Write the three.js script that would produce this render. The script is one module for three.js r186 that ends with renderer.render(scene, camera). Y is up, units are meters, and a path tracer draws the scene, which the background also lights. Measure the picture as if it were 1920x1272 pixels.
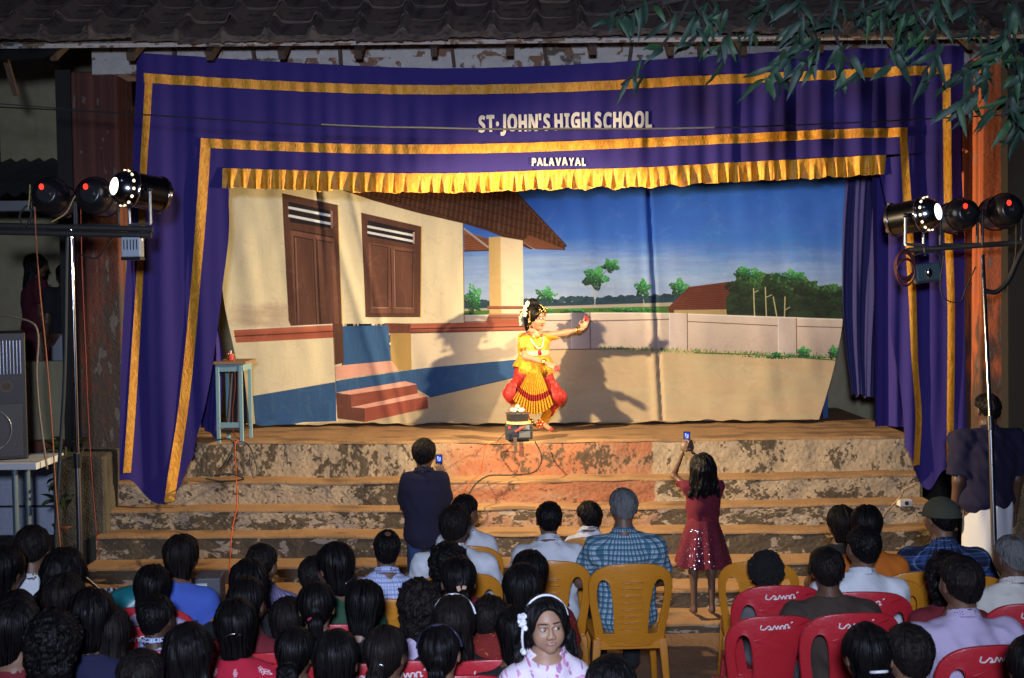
import * as THREE from 'three';
import { mergeGeometries, toCreasedNormals } from 'three/addons/utils/BufferGeometryUtils.js';
import { RoundedBoxGeometry } from 'three/addons/geometries/RoundedBoxGeometry.js';
import { TextGeometry } from 'three/addons/geometries/TextGeometry.js';
import { TessellateModifier } from 'three/addons/modifiers/TessellateModifier.js';
import { FontLoader } from 'three/addons/loaders/FontLoader.js';

const scene = new THREE.Scene();

// ---------- camera: standing behind the audience, 10 m from the stage edge (z = 0) ----------
const camera = new THREE.PerspectiveCamera(2 * Math.atan(636 / 2150) * 180 / Math.PI, 1024 / 678, 0.1, 400);
camera.position.set(0, 2.53, 10);
camera.focus = 8.6; camera.userData.fStop = 5;
camera.rotation.set(-0.04462, 0, -0.01, 'YXZ');

// ---------- night sky, moon, exposure ----------
{
  const w = 32, h = 16, d = new Float32Array(w * h * 4);
  for (let i = 0; i < w * h; i++) { d[i * 4] = 0.0032; d[i * 4 + 1] = 0.0036; d[i * 4 + 2] = 0.0085; d[i * 4 + 3] = 1; }
  const sky = new THREE.DataTexture(d, w, h, THREE.RGBAFormat, THREE.FloatType);
  sky.mapping = THREE.EquirectangularReflectionMapping; sky.magFilter = THREE.LinearFilter; sky.needsUpdate = true;
  scene.background = sky; scene.environment = sky;
}
const moon = new THREE.DirectionalLight(0xbfd0ff, 0.025);
moon.position.set(-6, 14, 12); moon.castShadow = true; moon.shadow.mapSize.set(2048, 2048);
Object.assign(moon.shadow.camera, { left: -9, right: 9, top: 9, bottom: -9, near: 1, far: 60 });
scene.add(moon, moon.target);

const renderer = new THREE.WebGLRenderer({ antialias: true });
renderer.toneMapping = THREE.LinearToneMapping;
renderer.toneMappingExposure = 1.0;
renderer.shadowMap.enabled = true;

// the photographer's flash on a tall stand behind the camera, and the two lit stage lanterns (their housings are built further down)
const FLASH = { at: [-0.1, 3.1, 10.8], to: [0, 2.1, 0], color: [0.76, 0.88, 1.2], cd: 122, angle: 0.7, blend: 0.75 };
const LANTERN_WEST = { color: [1.0, 0.74, 0.42], cd: 185, angle: 0.68, blend: 1 };
const LANTERN_EAST = { color: [1.0, 0.74, 0.42], cd: 178, angle: 0.56, blend: 1 };
function spot(spec, at, to, radius) {
  const l = new THREE.SpotLight(new THREE.Color().setRGB(...spec.color), spec.cd, 0, spec.angle, spec.blend, 2);
  l.position.set(...at); l.target.position.set(...to); l.castShadow = true; l.shadow.radius = radius; l.shadow.mapSize.set(2048, 2048);
  scene.add(l, l.target); return l;
}

// ---------- helpers ----------
let seed = 7;
const rnd = () => { seed = (seed + 0x6d2b79f5) | 0; let t = Math.imul(seed ^ (seed >>> 15), 1 | seed); t = (t + Math.imul(t ^ (t >>> 7), 61 | t)) ^ t; return ((t ^ (t >>> 14)) >>> 0) / 4294967296; };
const rr = (a, b) => a + (b - a) * rnd();
const { lerp, clamp, smoothstep } = THREE.MathUtils;
const V = (a) => new THREE.Vector3(...a);
const hash = (x, y, z) => { let h = Math.imul(x, 374761393) + Math.imul(y, 668265263) + Math.imul(z, 2147483647 ^ 0x5bd1e995) | 0; h = Math.imul(h ^ (h >>> 13), 1274126177); return ((h ^ (h >>> 16)) >>> 0) / 4294967296; };
const fade = (t) => t * t * (3 - 2 * t);
function n2(x, y) {
  const i = Math.floor(x), j = Math.floor(y), u = fade(x - i), v = fade(y - j);
  const a = hash(i, j, 0), b = hash(i + 1, j, 0), c = hash(i, j + 1, 0), d = hash(i + 1, j + 1, 0);
  return a + (b - a) * u + (c - a) * v + (a - b - c + d) * u * v;
}
function n3(x, y, z) {
  const k = Math.floor(z), w = fade(z - k), i = Math.floor(x), j = Math.floor(y), u = fade(x - i), v = fade(y - j);
  const s = (q) => { const a = hash(i, j, q), b = hash(i + 1, j, q), c = hash(i, j + 1, q), d = hash(i + 1, j + 1, q); return a + (b - a) * u + (c - a) * v + (a - b - c + d) * u * v; };
  const p = s(k), r = s(k + 1); return p + (r - p) * w;
}
const fbm = (x, y, o = 4) => { let s = 0, a = 0.5, t = 0; for (let i = 0; i < o; i++) { s += a * n2(x, y); t += a; a *= 0.5; x = x * 2.03 + 17.1; y = y * 2.03 + 9.7; } return s / t; };
const mix = (a, b, t) => [a[0] + (b[0] - a[0]) * t, a[1] + (b[1] - a[1]) * t, a[2] + (b[2] - a[2]) * t];
const toS = (c) => (c <= 0.0031308 ? 12.92 * c : 1.055 * Math.pow(c, 1 / 2.4) - 0.055) * 255;
// colour texture from a function of (u, v) that returns a linear colour; v runs upwards
function colourTex(w, h, fn, wrap = THREE.RepeatWrapping) {
  const d = new Uint8Array(w * h * 4);
  for (let y = 0, o = 0; y < h; y++) for (let x = 0; x < w; x++, o += 4) { const c = fn((x + 0.5) / w, (y + 0.5) / h); d[o] = clamp(toS(c[0]), 0, 255); d[o + 1] = clamp(toS(c[1]), 0, 255); d[o + 2] = clamp(toS(c[2]), 0, 255); d[o + 3] = 255; }
  const t = new THREE.DataTexture(d, w, h); t.colorSpace = THREE.SRGBColorSpace; t.magFilter = THREE.LinearFilter; t.wrapS = t.wrapT = wrap; t.needsUpdate = true; return t;
}
function greyTex(w, h, fn, wrap = THREE.RepeatWrapping) {
  const d = new Uint8Array(w * h * 4);
  for (let y = 0, o = 0; y < h; y++) for (let x = 0; x < w; x++, o += 4) { const c = clamp(fn((x + 0.5) / w, (y + 0.5) / h), 0, 1) * 255; d[o] = d[o + 1] = d[o + 2] = c; d[o + 3] = 255; }
  const t = new THREE.DataTexture(d, w, h); t.magFilter = THREE.LinearFilter; t.wrapS = t.wrapT = wrap; t.needsUpdate = true; return t;
}
const canvas = (w, h) => { const c = document.createElement('canvas'); c.width = w; c.height = h; return [c, c.getContext('2d')]; };
const canvasTex = (c, wrap = THREE.ClampToEdgeWrapping) => { const t = new THREE.CanvasTexture(c); t.colorSpace = THREE.SRGBColorSpace; t.wrapS = t.wrapT = wrap; return t; };
const rgb = (r, g, b) => new THREE.Color().setRGB(r, g, b);
const mat = (c, o = {}) => new THREE.MeshStandardMaterial({ color: rgb(...c), roughness: 0.8, ...o });
const phys = (c, o = {}) => new THREE.MeshPhysicalMaterial({ color: rgb(...c), roughness: 0.8, ...o });
const glow = (c, k, o = {}) => new THREE.MeshStandardMaterial({ color: 0x111111, emissive: rgb(...c), emissiveIntensity: k, ...o });

const taken = new Map();
function numbered(n) { const k = taken.get(n) ?? 0; taken.set(n, k + 1); return k ? n + '_' + String(k).padStart(3, '0') : n; }
function mesh(name, geo, material, parent) { const m = new THREE.Mesh(geo, material); m.name = name; m.castShadow = m.receiveShadow = true; if (parent) parent.add(m); return m; }
function thing(name, label, category, at = [0, 0, 0], turn = 0, group) {
  const o = new THREE.Group(); o.name = numbered(name); o.position.set(...at); o.rotation.y = turn; o.userData = { label, category }; if (group) o.userData.group = group; scene.add(o); return o;
}
function solo(name, label, category, geo, material, at = [0, 0, 0], group) { const m = mesh(numbered(name), geo, material); m.position.set(...at); m.userData = { label, category }; if (group) m.userData.group = group; scene.add(m); return m; }
function struct(name, geo, material, at = [0, 0, 0]) { const m = geo ? mesh(numbered(name), geo, material) : Object.assign(new THREE.Group(), { name: numbered(name) }); m.position.set(...at); m.userData = { kind: 'structure' }; scene.add(m); return m; }
// boxes with uv in metres
function box(w, h, d, at = [0, 0, 0], turn = [0, 0, 0], r = 0) {
  let g = r ? new RoundedBoxGeometry(w, h, d, 2, r) : new THREE.BoxGeometry(w, h, d);
  if (g.index) g = g.toNonIndexed();
  const p = g.attributes.position, n = g.attributes.normal, uv = g.attributes.uv;
  for (let i = 0; i < p.count; i++) { const ax = Math.abs(n.getX(i)), ay = Math.abs(n.getY(i)), az = Math.abs(n.getZ(i)); if (ax > ay && ax > az) uv.setXY(i, p.getZ(i), p.getY(i)); else if (ay > az) uv.setXY(i, p.getX(i), p.getZ(i)); else uv.setXY(i, p.getX(i), p.getY(i)); }
  return g.applyMatrix4(new THREE.Matrix4().compose(V(at), new THREE.Quaternion().setFromEuler(new THREE.Euler(...turn)), V([1, 1, 1])));
}
const curve = (pts) => new THREE.CatmullRomCurve3(pts.map(V), false, 'centripetal');
const tube = (pts, r, seg = 0, rad = 6) => { const g = new THREE.TubeGeometry(curve(pts), seg || pts.length * 6, r, rad); return g.toNonIndexed(); };
function rod(a, b, r0, r1 = r0, n = 12) { const A = V(a), B = V(b), g = new THREE.CylinderGeometry(r1, r0, A.distanceTo(B), n, 1).toNonIndexed(); const q = new THREE.Quaternion().setFromUnitVectors(new THREE.Vector3(0, 1, 0), B.clone().sub(A).normalize()); return g.applyMatrix4(new THREE.Matrix4().compose(A.clone().add(B).multiplyScalar(0.5), q, V([1, 1, 1]))); }
const join = (list) => mergeGeometries(list.map((g) => { const q = g.index ? g.toNonIndexed() : g; for (const k of Object.keys(q.attributes)) if (!['position', 'normal', 'uv'].includes(k)) q.deleteAttribute(k); if (!q.attributes.uv) q.setAttribute('uv', new THREE.BufferAttribute(new Float32Array(q.attributes.position.count * 2), 2)); return q; }));
const poly = (pts, t) => { const n = pts.length - 1, f = clamp(t, 0, 1) * n, i = Math.min(n - 1, Math.floor(f)), u = f - i, a = pts[Math.max(0, i - 1)], b = pts[i], c = pts[i + 1], d = pts[Math.min(n, i + 2)]; return b.map((_, k) => 0.5 * (2 * b[k] + (c[k] - a[k]) * u + (2 * a[k] - 5 * b[k] + 4 * c[k] - d[k]) * u * u + (3 * b[k] - a[k] - 3 * c[k] + d[k]) * u * u * u)); };
// grid surface from fn(u, v) -> [x, y, z]; uv from uvfn or (u, v)
function grid(nu, nv, fn, uvfn) {
  const p = [], t = [], idx = [];
  for (let j = 0; j <= nv; j++) for (let i = 0; i <= nu; i++) { const u = i / nu, v = j / nv, q = fn(u, v); p.push(...q); t.push(...(uvfn ? uvfn(u, v, q) : [u, v])); }
  for (let j = 0; j < nv; j++) for (let i = 0; i < nu; i++) { const a = j * (nu + 1) + i, b = a + 1, c = a + nu + 1, d = c + 1; idx.push(a, b, d, a, d, c); }
  const g = new THREE.BufferGeometry(); g.setAttribute('position', new THREE.Float32BufferAttribute(p, 3)); g.setAttribute('uv', new THREE.Float32BufferAttribute(t, 2)); g.setIndex(idx); g.computeVertexNormals(); return g;
}
// paint on the stage cloth: the colour (0..255) that it shows under the warm lanterns, turned into the pigment's own colour
const dye = (r, g, b) => { const c = [r, g, b].map((v, i) => { v /= 255; v = v <= 0.04045 ? v / 12.92 : Math.pow((v + 0.055) / 1.055, 2.4); return Math.round(toS(Math.min(0.85, v * 0.78 / [1, 0.8, 0.56][i]))); }); return 'rgb(' + c.join(',') + ')'; };

// ---------- surfaces ----------
const plasterTex = (base, stain, sx, sy, amount, sd) => colourTex(512, 512, (u, v) => {
  const a = fbm(u * sx + sd, v * sy + sd, 5), b = fbm(u * 40 + sd, v * 40, 3), streak = fbm(u * 26 + sd, v * 2.2 + sd, 4);
  return mix(mix(base, [base[0] * 0.8, base[1] * 0.78, base[2] * 0.72], b), stain, clamp((a * 0.6 + streak * 0.5 - 0.62 + amount) * 3.2, 0, 1) * 0.85);
}, THREE.MirroredRepeatWrapping);
const fineBump = greyTex(512, 512, (u, v) => 0.5 * fbm(u * 60, v * 60, 3) + 0.5 * fbm(u * 12, v * 12, 4), THREE.MirroredRepeatWrapping);
const scaled = (t, k, l = k) => { const c = t.clone(); c.repeat.set(k, l); c.needsUpdate = true; return c; };
const creamWall = mat([1, 1, 1], { map: scaled(plasterTex([0.42, 0.37, 0.23], [0.16, 0.14, 0.09], 3, 3, 0.02, 3), 0.3), bumpMap: scaled(fineBump, 0.8), bumpScale: 0.006, roughness: 0.92 });
const yellowWall = mat([1, 1, 1], { map: scaled(plasterTex([0.62, 0.48, 0.2], [0.3, 0.22, 0.1], 3, 3, -0.05, 31), 0.4), roughness: 0.9 });
const pillarTex = (paint, moss, sd) => colourTex(256, 1024, (u, v) => { const y = v * 4.42, a = fbm(u * 3 + sd, y * 1.2, 4), b = fbm(u * 12 + sd, y * 7, 4), st = fbm(u * 9 + sd, y * 0.7, 3); let c = mix(paint, mul3(paint, 0.55), clamp((st - 0.45) * 4, 0, 1)); c = mix(c, moss, clamp((2.5 - y + (a - 0.5) * 2.2 + (b - 0.5) * 1.4) * 1.6, 0, 0.95)); if (b > 0.71) c = mix(c, [0.2, 0.18, 0.165], 0.5); return c; }, THREE.ClampToEdgeWrapping);
const mul3 = (c, k) => c.map((v) => v * k);
const pillarMat = (t) => { t.repeat.set(2, 1 / 4.42); t.offset.set(0.5, 0.5); return mat([1, 1, 1], { map: t, bumpMap: scaled(fineBump, 1), bumpScale: 0.006, roughness: 0.85 }); };
const redPaint = pillarMat(pillarTex([0.15, 0.05, 0.034], [0.06, 0.05, 0.042], 9)), orangePaint = pillarMat(pillarTex([0.5, 0.125, 0.045], [0.07, 0.05, 0.036], 19));
const plinthStone = mat([1, 1, 1], { map: scaled(plasterTex([0.1, 0.09, 0.07], [0.022, 0.02, 0.016], 5, 5, 0.12, 27), 0.8), bumpMap: scaled(fineBump, 2), bumpScale: 0.02, roughness: 0.95 });
const peeling = mat([1, 1, 1], { map: scaled(colourTex(1024, 256, (u, v) => {
  const wx = fbm(u * 60, v * 15, 3) * 1.6, wy = fbm(u * 60 + 9, v * 15 + 5, 3) * 1.6, a = fbm(u * 46 + wx, v * 11 + wy, 5), b = fbm(u * 90 + 5, v * 22, 4), c = fbm(u * 22 + 3 + wy, v * 5 + wx, 4);
  let q = mix([0.46, 0.42, 0.38], [0.62, 0.58, 0.52], b);
  if (a > 0.56) q = mix(q, [0.24, 0.13, 0.075], clamp((a - 0.56) * 14, 0, 1));
  if (c > 0.62) q = mix(q, [0.1, 0.085, 0.065], clamp((c - 0.62) * 9, 0, 0.9));
  return q;
}), 0.24, 0.96), bumpMap: scaled(fineBump, 1.4), bumpScale: 0.008, roughness: 0.9 });
const oldWood = mat([1, 1, 1], { map: scaled(colourTex(256, 512, (u, v) => mix([0.055, 0.036, 0.024], [0.12, 0.08, 0.05], fbm(u * 30, v * 4, 4))), 1.5), roughness: 0.85 });
const darkPost = mat([0.018, 0.016, 0.014], { roughness: 0.8 });
const paleBlue = mat([1, 1, 1], { map: scaled(plasterTex([0.56, 0.62, 0.78], [0.34, 0.38, 0.5], 5, 5, -0.1, 43), 1), roughness: 0.7 });
const terracotta = mat([0.2, 0.07, 0.04], { roughness: 0.9 });

// ---------- ground ----------
const dustTex = colourTex(1024, 1024, (u, v) => mix(mix([0.16, 0.095, 0.05], [0.25, 0.15, 0.08], fbm(u * 18, v * 18, 5)), [0.08, 0.055, 0.035], clamp((fbm(u * 5 + 8, v * 5, 4) - 0.5) * 3, 0, 0.7)), THREE.MirroredRepeatWrapping);
struct('ground', (() => { const g = new THREE.PlaneGeometry(160, 160, 1, 1); g.rotateX(-Math.PI / 2); const uv = g.attributes.uv; for (let i = 0; i < 4; i++) uv.setXY(i, uv.getX(i) * 160, uv.getY(i) * 160); return g; })(), mat([1, 1, 1], { map: scaled(dustTex, 0.35), bumpMap: scaled(fineBump, 0.9), bumpScale: 0.012, roughness: 0.95 }));

// ---------- stage and its steps ----------
const TREADS = [[1.205, 0], [0.897, 0.23], [0.698, 0.46], [0.53, 0.7], [0.345, 0.97], [0.215, 1.28], [0.08, 1.68]];   // height, front edge z of the stage and of each step
const WEST = -3.42, EAST = 3.52;
const riserTex = colourTex(2048, 1024, (u, v) => {
  const row = Math.min(6, Math.floor(v * 7)), x = WEST + u * (EAST - WEST), w = v * 7 - row, y = w * 0.28 + row * 3.1;
  const wx = fbm(x * 6 + row, y * 6, 3) * 0.5, wy = fbm(x * 6 + 40, y * 6 + row, 3) * 0.5;
  const blot = fbm(x * 3.4 + wx * 1.8 + row * 5, y * 4.4 + wy * 1.8, 5), fine = fbm(x * 19 + row * 2, y * 17, 4), speck = fbm(x * 60, y * 54 + row, 3), big = fbm(x * 0.8 + row * 9, 3.3 + row, 3), drip = fbm(x * 9 + wx, y * 1.6 + row * 3, 3);
  const plaster = mix([0.38, 0.29, 0.18], [0.56, 0.45, 0.31], fine);
  const algae = mix([0.042, 0.034, 0.021], [0.115, 0.085, 0.052], speck);
  let cover = [0.0, 0.05, 0.24, 0.38, 0.46, 0.52, 0.56][row] + (big - 0.5) * 0.45;
  const red = (row < 2 ? 1 : row === 2 ? 0.55 : 0) * smoothstep(x + (fine - 0.5) * 0.25, -0.8, -0.42) * (1 - smoothstep(x + (fine - 0.5) * 0.03, 1.2, 1.225));
  let c = mix(plaster, [0.38, 0.15, 0.075], red * clamp(0.35 + fbm(x * 5 + wx, y * 9 + 40, 4) * 1.1, 0, 1));
  const edge = blot * 0.46 + drip * 0.12 + fine * 0.34 + speck * 0.22;
  c = mix(c, algae, clamp((edge - 0.6 + cover * 0.46 - red * 0.05) * 16, 0, 1) * 0.92);
  c = mix(c, mul3(c, 0.5), clamp((speck - 0.62) * 6, 0, 0.5));
  const flake = fbm(x * 10 + wx * 3, y * 12 + row * 4 + wy * 3, 4); if (row > 1 && flake > 0.64) c = mix(c, [0.46, 0.38, 0.28], clamp((flake - 0.64) * 18, 0, 0.85));
  return c;
}, THREE.ClampToEdgeWrapping);
const riserBump = greyTex(1024, 512, (u, v) => 0.6 * fbm(u * 260, v * 60, 3) + 0.4 * fbm(u * 70, v * 18, 4), THREE.ClampToEdgeWrapping);
const riserMat = mat([1, 1, 1], { map: riserTex, bumpMap: riserBump, bumpScale: 0.009, roughness: 0.95 });
const treadMat = mat([1, 1, 1], { map: scaled(colourTex(1024, 512, (u, v) => mix(mix([0.29, 0.165, 0.074], [0.42, 0.25, 0.12], fbm(u * 24, v * 12, 5)), [0.14, 0.085, 0.045], clamp((fbm(u * 9 + 4, v * 9, 4) - 0.56) * 5, 0, 0.75)), THREE.MirroredRepeatWrapping), 0.3, 0.6), bumpMap: scaled(fineBump, 1), bumpScale: 0.006, roughness: 0.93 });
const sag = (i, x) => 0.018 * (n2(x * 1.3 + i * 11, i) - 0.5) + 0.01 * (n2(x * 5 + i * 3, 4) - 0.5);
const jut = (i, x) => 0.05 * (n2(x * 0.9 + i * 7, 20 + i) - 0.5) + 0.014 * (n2(x * 6 + i, 30) - 0.5) + 0.07 * (1 - (x / 3.5) ** 2);
const nz = (i, x) => (i > 6 ? 1.82 : TREADS[i][1]) + jut(i, x);
const stage = struct('stage_platform'), steps = struct('stage_steps');
for (let i = 0; i < 7; i++) {
  const top = TREADS[i][0], low = i < 6 ? TREADS[i + 1][0] : 0, parent = i ? steps : stage;
  const X = (u) => WEST + u * (EAST - WEST);
  mesh(i ? 'step_riser' : 'stage_front', grid(160, 8, (u, v) => { const x = X(u), y = lerp(low - 0.02, top - 0.022 + sag(i, x), v); return [x, y, nz(i, x) - 0.012 + 0.012 * (n2(x * 9, y * 12 + i * 5) - 0.5)]; }, (u, v) => [u, (i + 0.03 + v * 0.94) / 7]), riserMat, parent);
  // the tread with a rounded nose; the stage floor runs back to the rear wall
  const back = i ? TREADS[i - 1][1] - 0.1 : -2.4;
  mesh(i ? 'step_tread' : 'stage_floor', grid(160, 8, (u, v) => {
    const x = X(u), f = nz(i, x), y = top + sag(i, x);
    if (v < 0.4) { const a = (v / 0.4) * Math.PI / 2; return [x, y - 0.022 + 0.022 * Math.sin(a), f - 0.008 - 0.014 * (1 - Math.cos(a))]; }
    const t = (v - 0.4) / 0.6; return [x, y + 0.004 * (n2(x * 7, t * 5 + i) - 0.5) * (t < 1 ? 1 : 0), lerp(f - 0.022, back, t)];
  }, (u, v, q) => [q[0], -q[2] + q[1]]), treadMat, parent);
}
mesh('step_end', join([0, 1, 2, 3, 4, 5, 6].flatMap((i) => [[WEST + 0.012, -1], [EAST - 0.012, 1]].map(([x]) => { const y = TREADS[i][0] - 0.03, z0 = -2.4, z1 = TREADS[i][1] - 0.02; return box(0.02, y, z1 - z0, [x + i * 0.0007, y / 2, (z0 + z1) / 2]); }))), plinthStone, steps);

// ---------- hall behind the stage ----------
const hall = thing('school_hall', 'cream plastered school hall with red pillars and tiled roof behind the stage', 'building');
mesh('rear_wall', box(11, 5.4, 0.2, [0, 2.7, -2.55]), creamWall, hall);
mesh('side_wall', box(0.2, 4.3, 2.2, [-3.72, 2.15, -1.5]), creamWall, hall);
mesh('side_wall', box(0.2, 4.3, 0.7, [4.1, 2.15, -2.1]), creamWall, hall);
mesh('lintel', box(7.7, 0.24, 0.35, [0.3, 4.5, -0.02]), peeling, hall);
mesh('pillar', box(0.4, 4.42, 0.42, [-3.56, 2.21, -0.1], [0, 0, 0], 0.03), redPaint, hall);
mesh('pillar', box(0.34, 4.42, 0.42, [4.06, 2.21, 0.26], [0, 0, 0], 0.03), orangePaint, hall);
mesh('pillar_base', box(0.42, 1.18, 0.5, [-3.6, 0.59, 0.36], [0, 0.05, 0], 0.02), plinthStone, hall);
mesh('post', box(0.15, 3.0, 0.13, [4.13, 2.8, 0.56], [0, 0, 0.012]), darkPost, hall);
mesh('post_base', box(0.24, 1.32, 0.3, [4.19, 0.66, 0.6], [0, 0, 0], 0.015), plinthStone, hall);
mesh('post', box(0.13, 3.3, 0.12, [-3.86, 2.8, -0.05]), darkPost, hall);
mesh('stage_post', box(0.05, 1.6, 0.05, [3.13, 2.0, -1.45]), mat([0.03, 0.09, 0.28], { roughness: 0.5 }), hall);
// side verandas: parapet, coloured boards, lean-to roof of corrugated sheets
function veranda(x0, x1, wall, deep) {
  const w = x1 - x0, c = (x0 + x1) / 2;
  mesh('veranda_parapet', box(w, 0.75, 0.14, [c, 1.5, -0.95]), creamWall, hall);
  mesh('parapet_coping', box(w + 0.04, 0.1, 0.2, [c, 1.08, -0.85]), terracotta, hall);
  for (let k = 0; k < 2; k++) mesh('painted_panel', box(w, 0.5, 0.06, [c, 0.77 - k * 0.52, -0.78], [0, 0, 0], 0.008), paleBlue, hall);
  mesh('veranda_floor', box(w, 1.3, 1.3, [c, 0.65, -1.72]), plinthStone, hall);
  mesh('veranda_wall', box(w, 2.6, 0.08, [c, 2.3, -deep]), wall, hall);
  const sheet = mat([0.05, 0.052, 0.055], { roughness: 0.7 });
  const n = Math.round(w / 0.55);
  for (let k = 0; k < n; k++) mesh('roof_sheet', grid(24, 2, (u, v) => { const x = x0 + (k + u * 1.04) * w / n; return [x, lerp(3.42, 3.95, v) + 0.022 * Math.sin(x * 2 * Math.PI / 0.15) + k * 0.004, lerp(-0.55, -2.38, v)]; }), sheet, hall);
  mesh('eave_board', box(w, 0.09, 0.03, [c, 3.33, -0.6]), mat([0.22, 0.23, 0.25], { roughness: 0.8 }), hall);
}
veranda(-5.6, -3.98, creamWall, 2.4); veranda(4.24, 5.8, yellowWall, 1.5);

// main roof: rafters, battens, clay tiles
const EAVE_Y = 4.46, EAVE_Z = 0.82, SLOPE = 0.52, roof = mesh('roof', box(10.6, 0.03, 4.2, [0.1, EAVE_Y + 1.12, EAVE_Z - 2.02], [SLOPE - 0.02, 0, 0]), oldWood, hall);
for (let k = 0; k < 15; k++) { const x = -4.3 + k * 0.62 + rr(-0.04, 0.04); mesh('rafter', box(0.045 + rr(0, 0.02), 0.07, 0.8, [x, EAVE_Y + 0.17 + rr(-0.015, 0.015), EAVE_Z - 0.5], [SLOPE, 0, rr(-0.03, 0.03)]), oldWood, hall); }
for (let k = 0; k < 9; k++) mesh('roof_bracket', box(0.03, rr(0.13, 0.2), 0.04, [-3 + k * 0.78 + rr(-0.2, 0.2), 4.5, 0.2], [0, 0, rr(-0.15, 0.15)]), oldWood, hall);
mesh('eave_batten', box(9.6, 0.035, 0.05, [0.1, EAVE_Y + 0.055, EAVE_Z - 0.12], [SLOPE, 0, 0]), peeling, hall);
{
  const pitch = 0.353, len = 0.44;
  const tileGeo = (sd, flare) => { const g = grid(22, 3, (u, v) => {
    const x = (u - 0.5) * (pitch + 0.02), e = Math.abs(x) / (pitch / 2), ridge = 0.062 * Math.exp(-(((Math.abs(x) - pitch / 2 + 0.012) / 0.026) ** 2)), pan = 0.016 * e * e + 0.006 * (n2(x * 30 + sd, v * 4) - 0.5);
    return [x, ridge * (1 - 0.2 * v) + pan + flare * (1 - v) * 0.01, -v * len];
  }); const b = grid(22, 1, (u, v) => { const x = (u - 0.5) * (pitch + 0.02), e = Math.abs(x) / (pitch / 2); return [x, 0.062 * Math.exp(-(((Math.abs(x) - pitch / 2 + 0.012) / 0.026) ** 2)) + 0.016 * e * e + flare * 0.01 - (1 - v) * (0.02 + 0.008 * n2(x * 20, sd)), 0.002 + (v ? 0 : -0.004)]; }); return join([g, b]); };
  const clay = (c) => mat([1, 1, 1], { map: scaled(colourTex(128, 128, (u, v) => mix(c, c.map((q) => q * 0.35), clamp((fbm(u * 6 + c[0] * 50, v * 6, 4) - 0.4) * 3, 0, 1))), 1), roughness: 0.95 });
  const tileMats = [[0.15, 0.105, 0.08], [0.18, 0.125, 0.095], [0.12, 0.085, 0.068]].map(clay);
  const lipGeo = (sd) => grid(26, 5, (u, v) => { const x = (u - 0.5) * (pitch + 0.02), e = Math.abs(x) / (pitch / 2), up = 0.062 * Math.exp(-(((Math.abs(x) - pitch / 2 + 0.012) / 0.026) ** 2)) + 0.016 * e * e, rough = 0.016 * (n2(x * 40 + sd * 9, v * 3) - 0.5); return [x, lerp(-0.045 + 0.012 * n2(x * 22, sd * 5), up + 0.006, v) + rough * 0.6, 0.012 + 0.012 * Math.sin(v * Math.PI) + rough]; }), lips = [1, 2, 3, 4, 5].map(lipGeo);
  const eaveGeos = [1, 2, 3, 4].map((s) => tileGeo(s, s % 2)), up = new THREE.Quaternion().setFromEuler(new THREE.Euler(SLOPE, 0, 0));
  for (let row = 0; row < 6; row++) for (let k = 0; k < 27; k++) {
    const m = mesh('roof_tile', eaveGeos[Math.floor(rnd() * 4)], tileMats[Math.floor(rnd() * 3)], hall), s = row * 0.36 - 0.04;
    m.position.set(-4.55 + k * pitch + rr(-0.006, 0.006), EAVE_Y + 0.1 + s * Math.sin(SLOPE) + row * 0.012 + rr(-0.012, 0.012) + 0.02 * Math.sin(k * 0.42 + 1), EAVE_Z - s * Math.cos(SLOPE) + rr(-0.025, 0.02));
    m.quaternion.copy(up); m.rotateZ(rr(-0.02, 0.02));
    if (!row) { const l = mesh('eave_mortar', lips[k % 5], tileMats[Math.floor(rnd() * 3)], hall); l.position.copy(m.position); l.rotation.z = rr(-0.025, 0.025); }
  }
}
// dark lower roof of the wing on the west side
mesh('wing_roof', grid(60, 4, (u, v) => { const x = lerp(-5.9, -3.62, u); return [x, lerp(4.33, 5.3, v) + 0.02 * Math.abs(Math.sin(x * 9)), lerp(1.0, -1.4, v)]; }), mat([0.02, 0.018, 0.018], { roughness: 0.9 }), hall);
mesh('wing_bracket', box(0.04, 0.3, 0.04, [-4.05, 4.28, 0.6], [0, 0, 0.25]), oldWood, hall);

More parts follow.
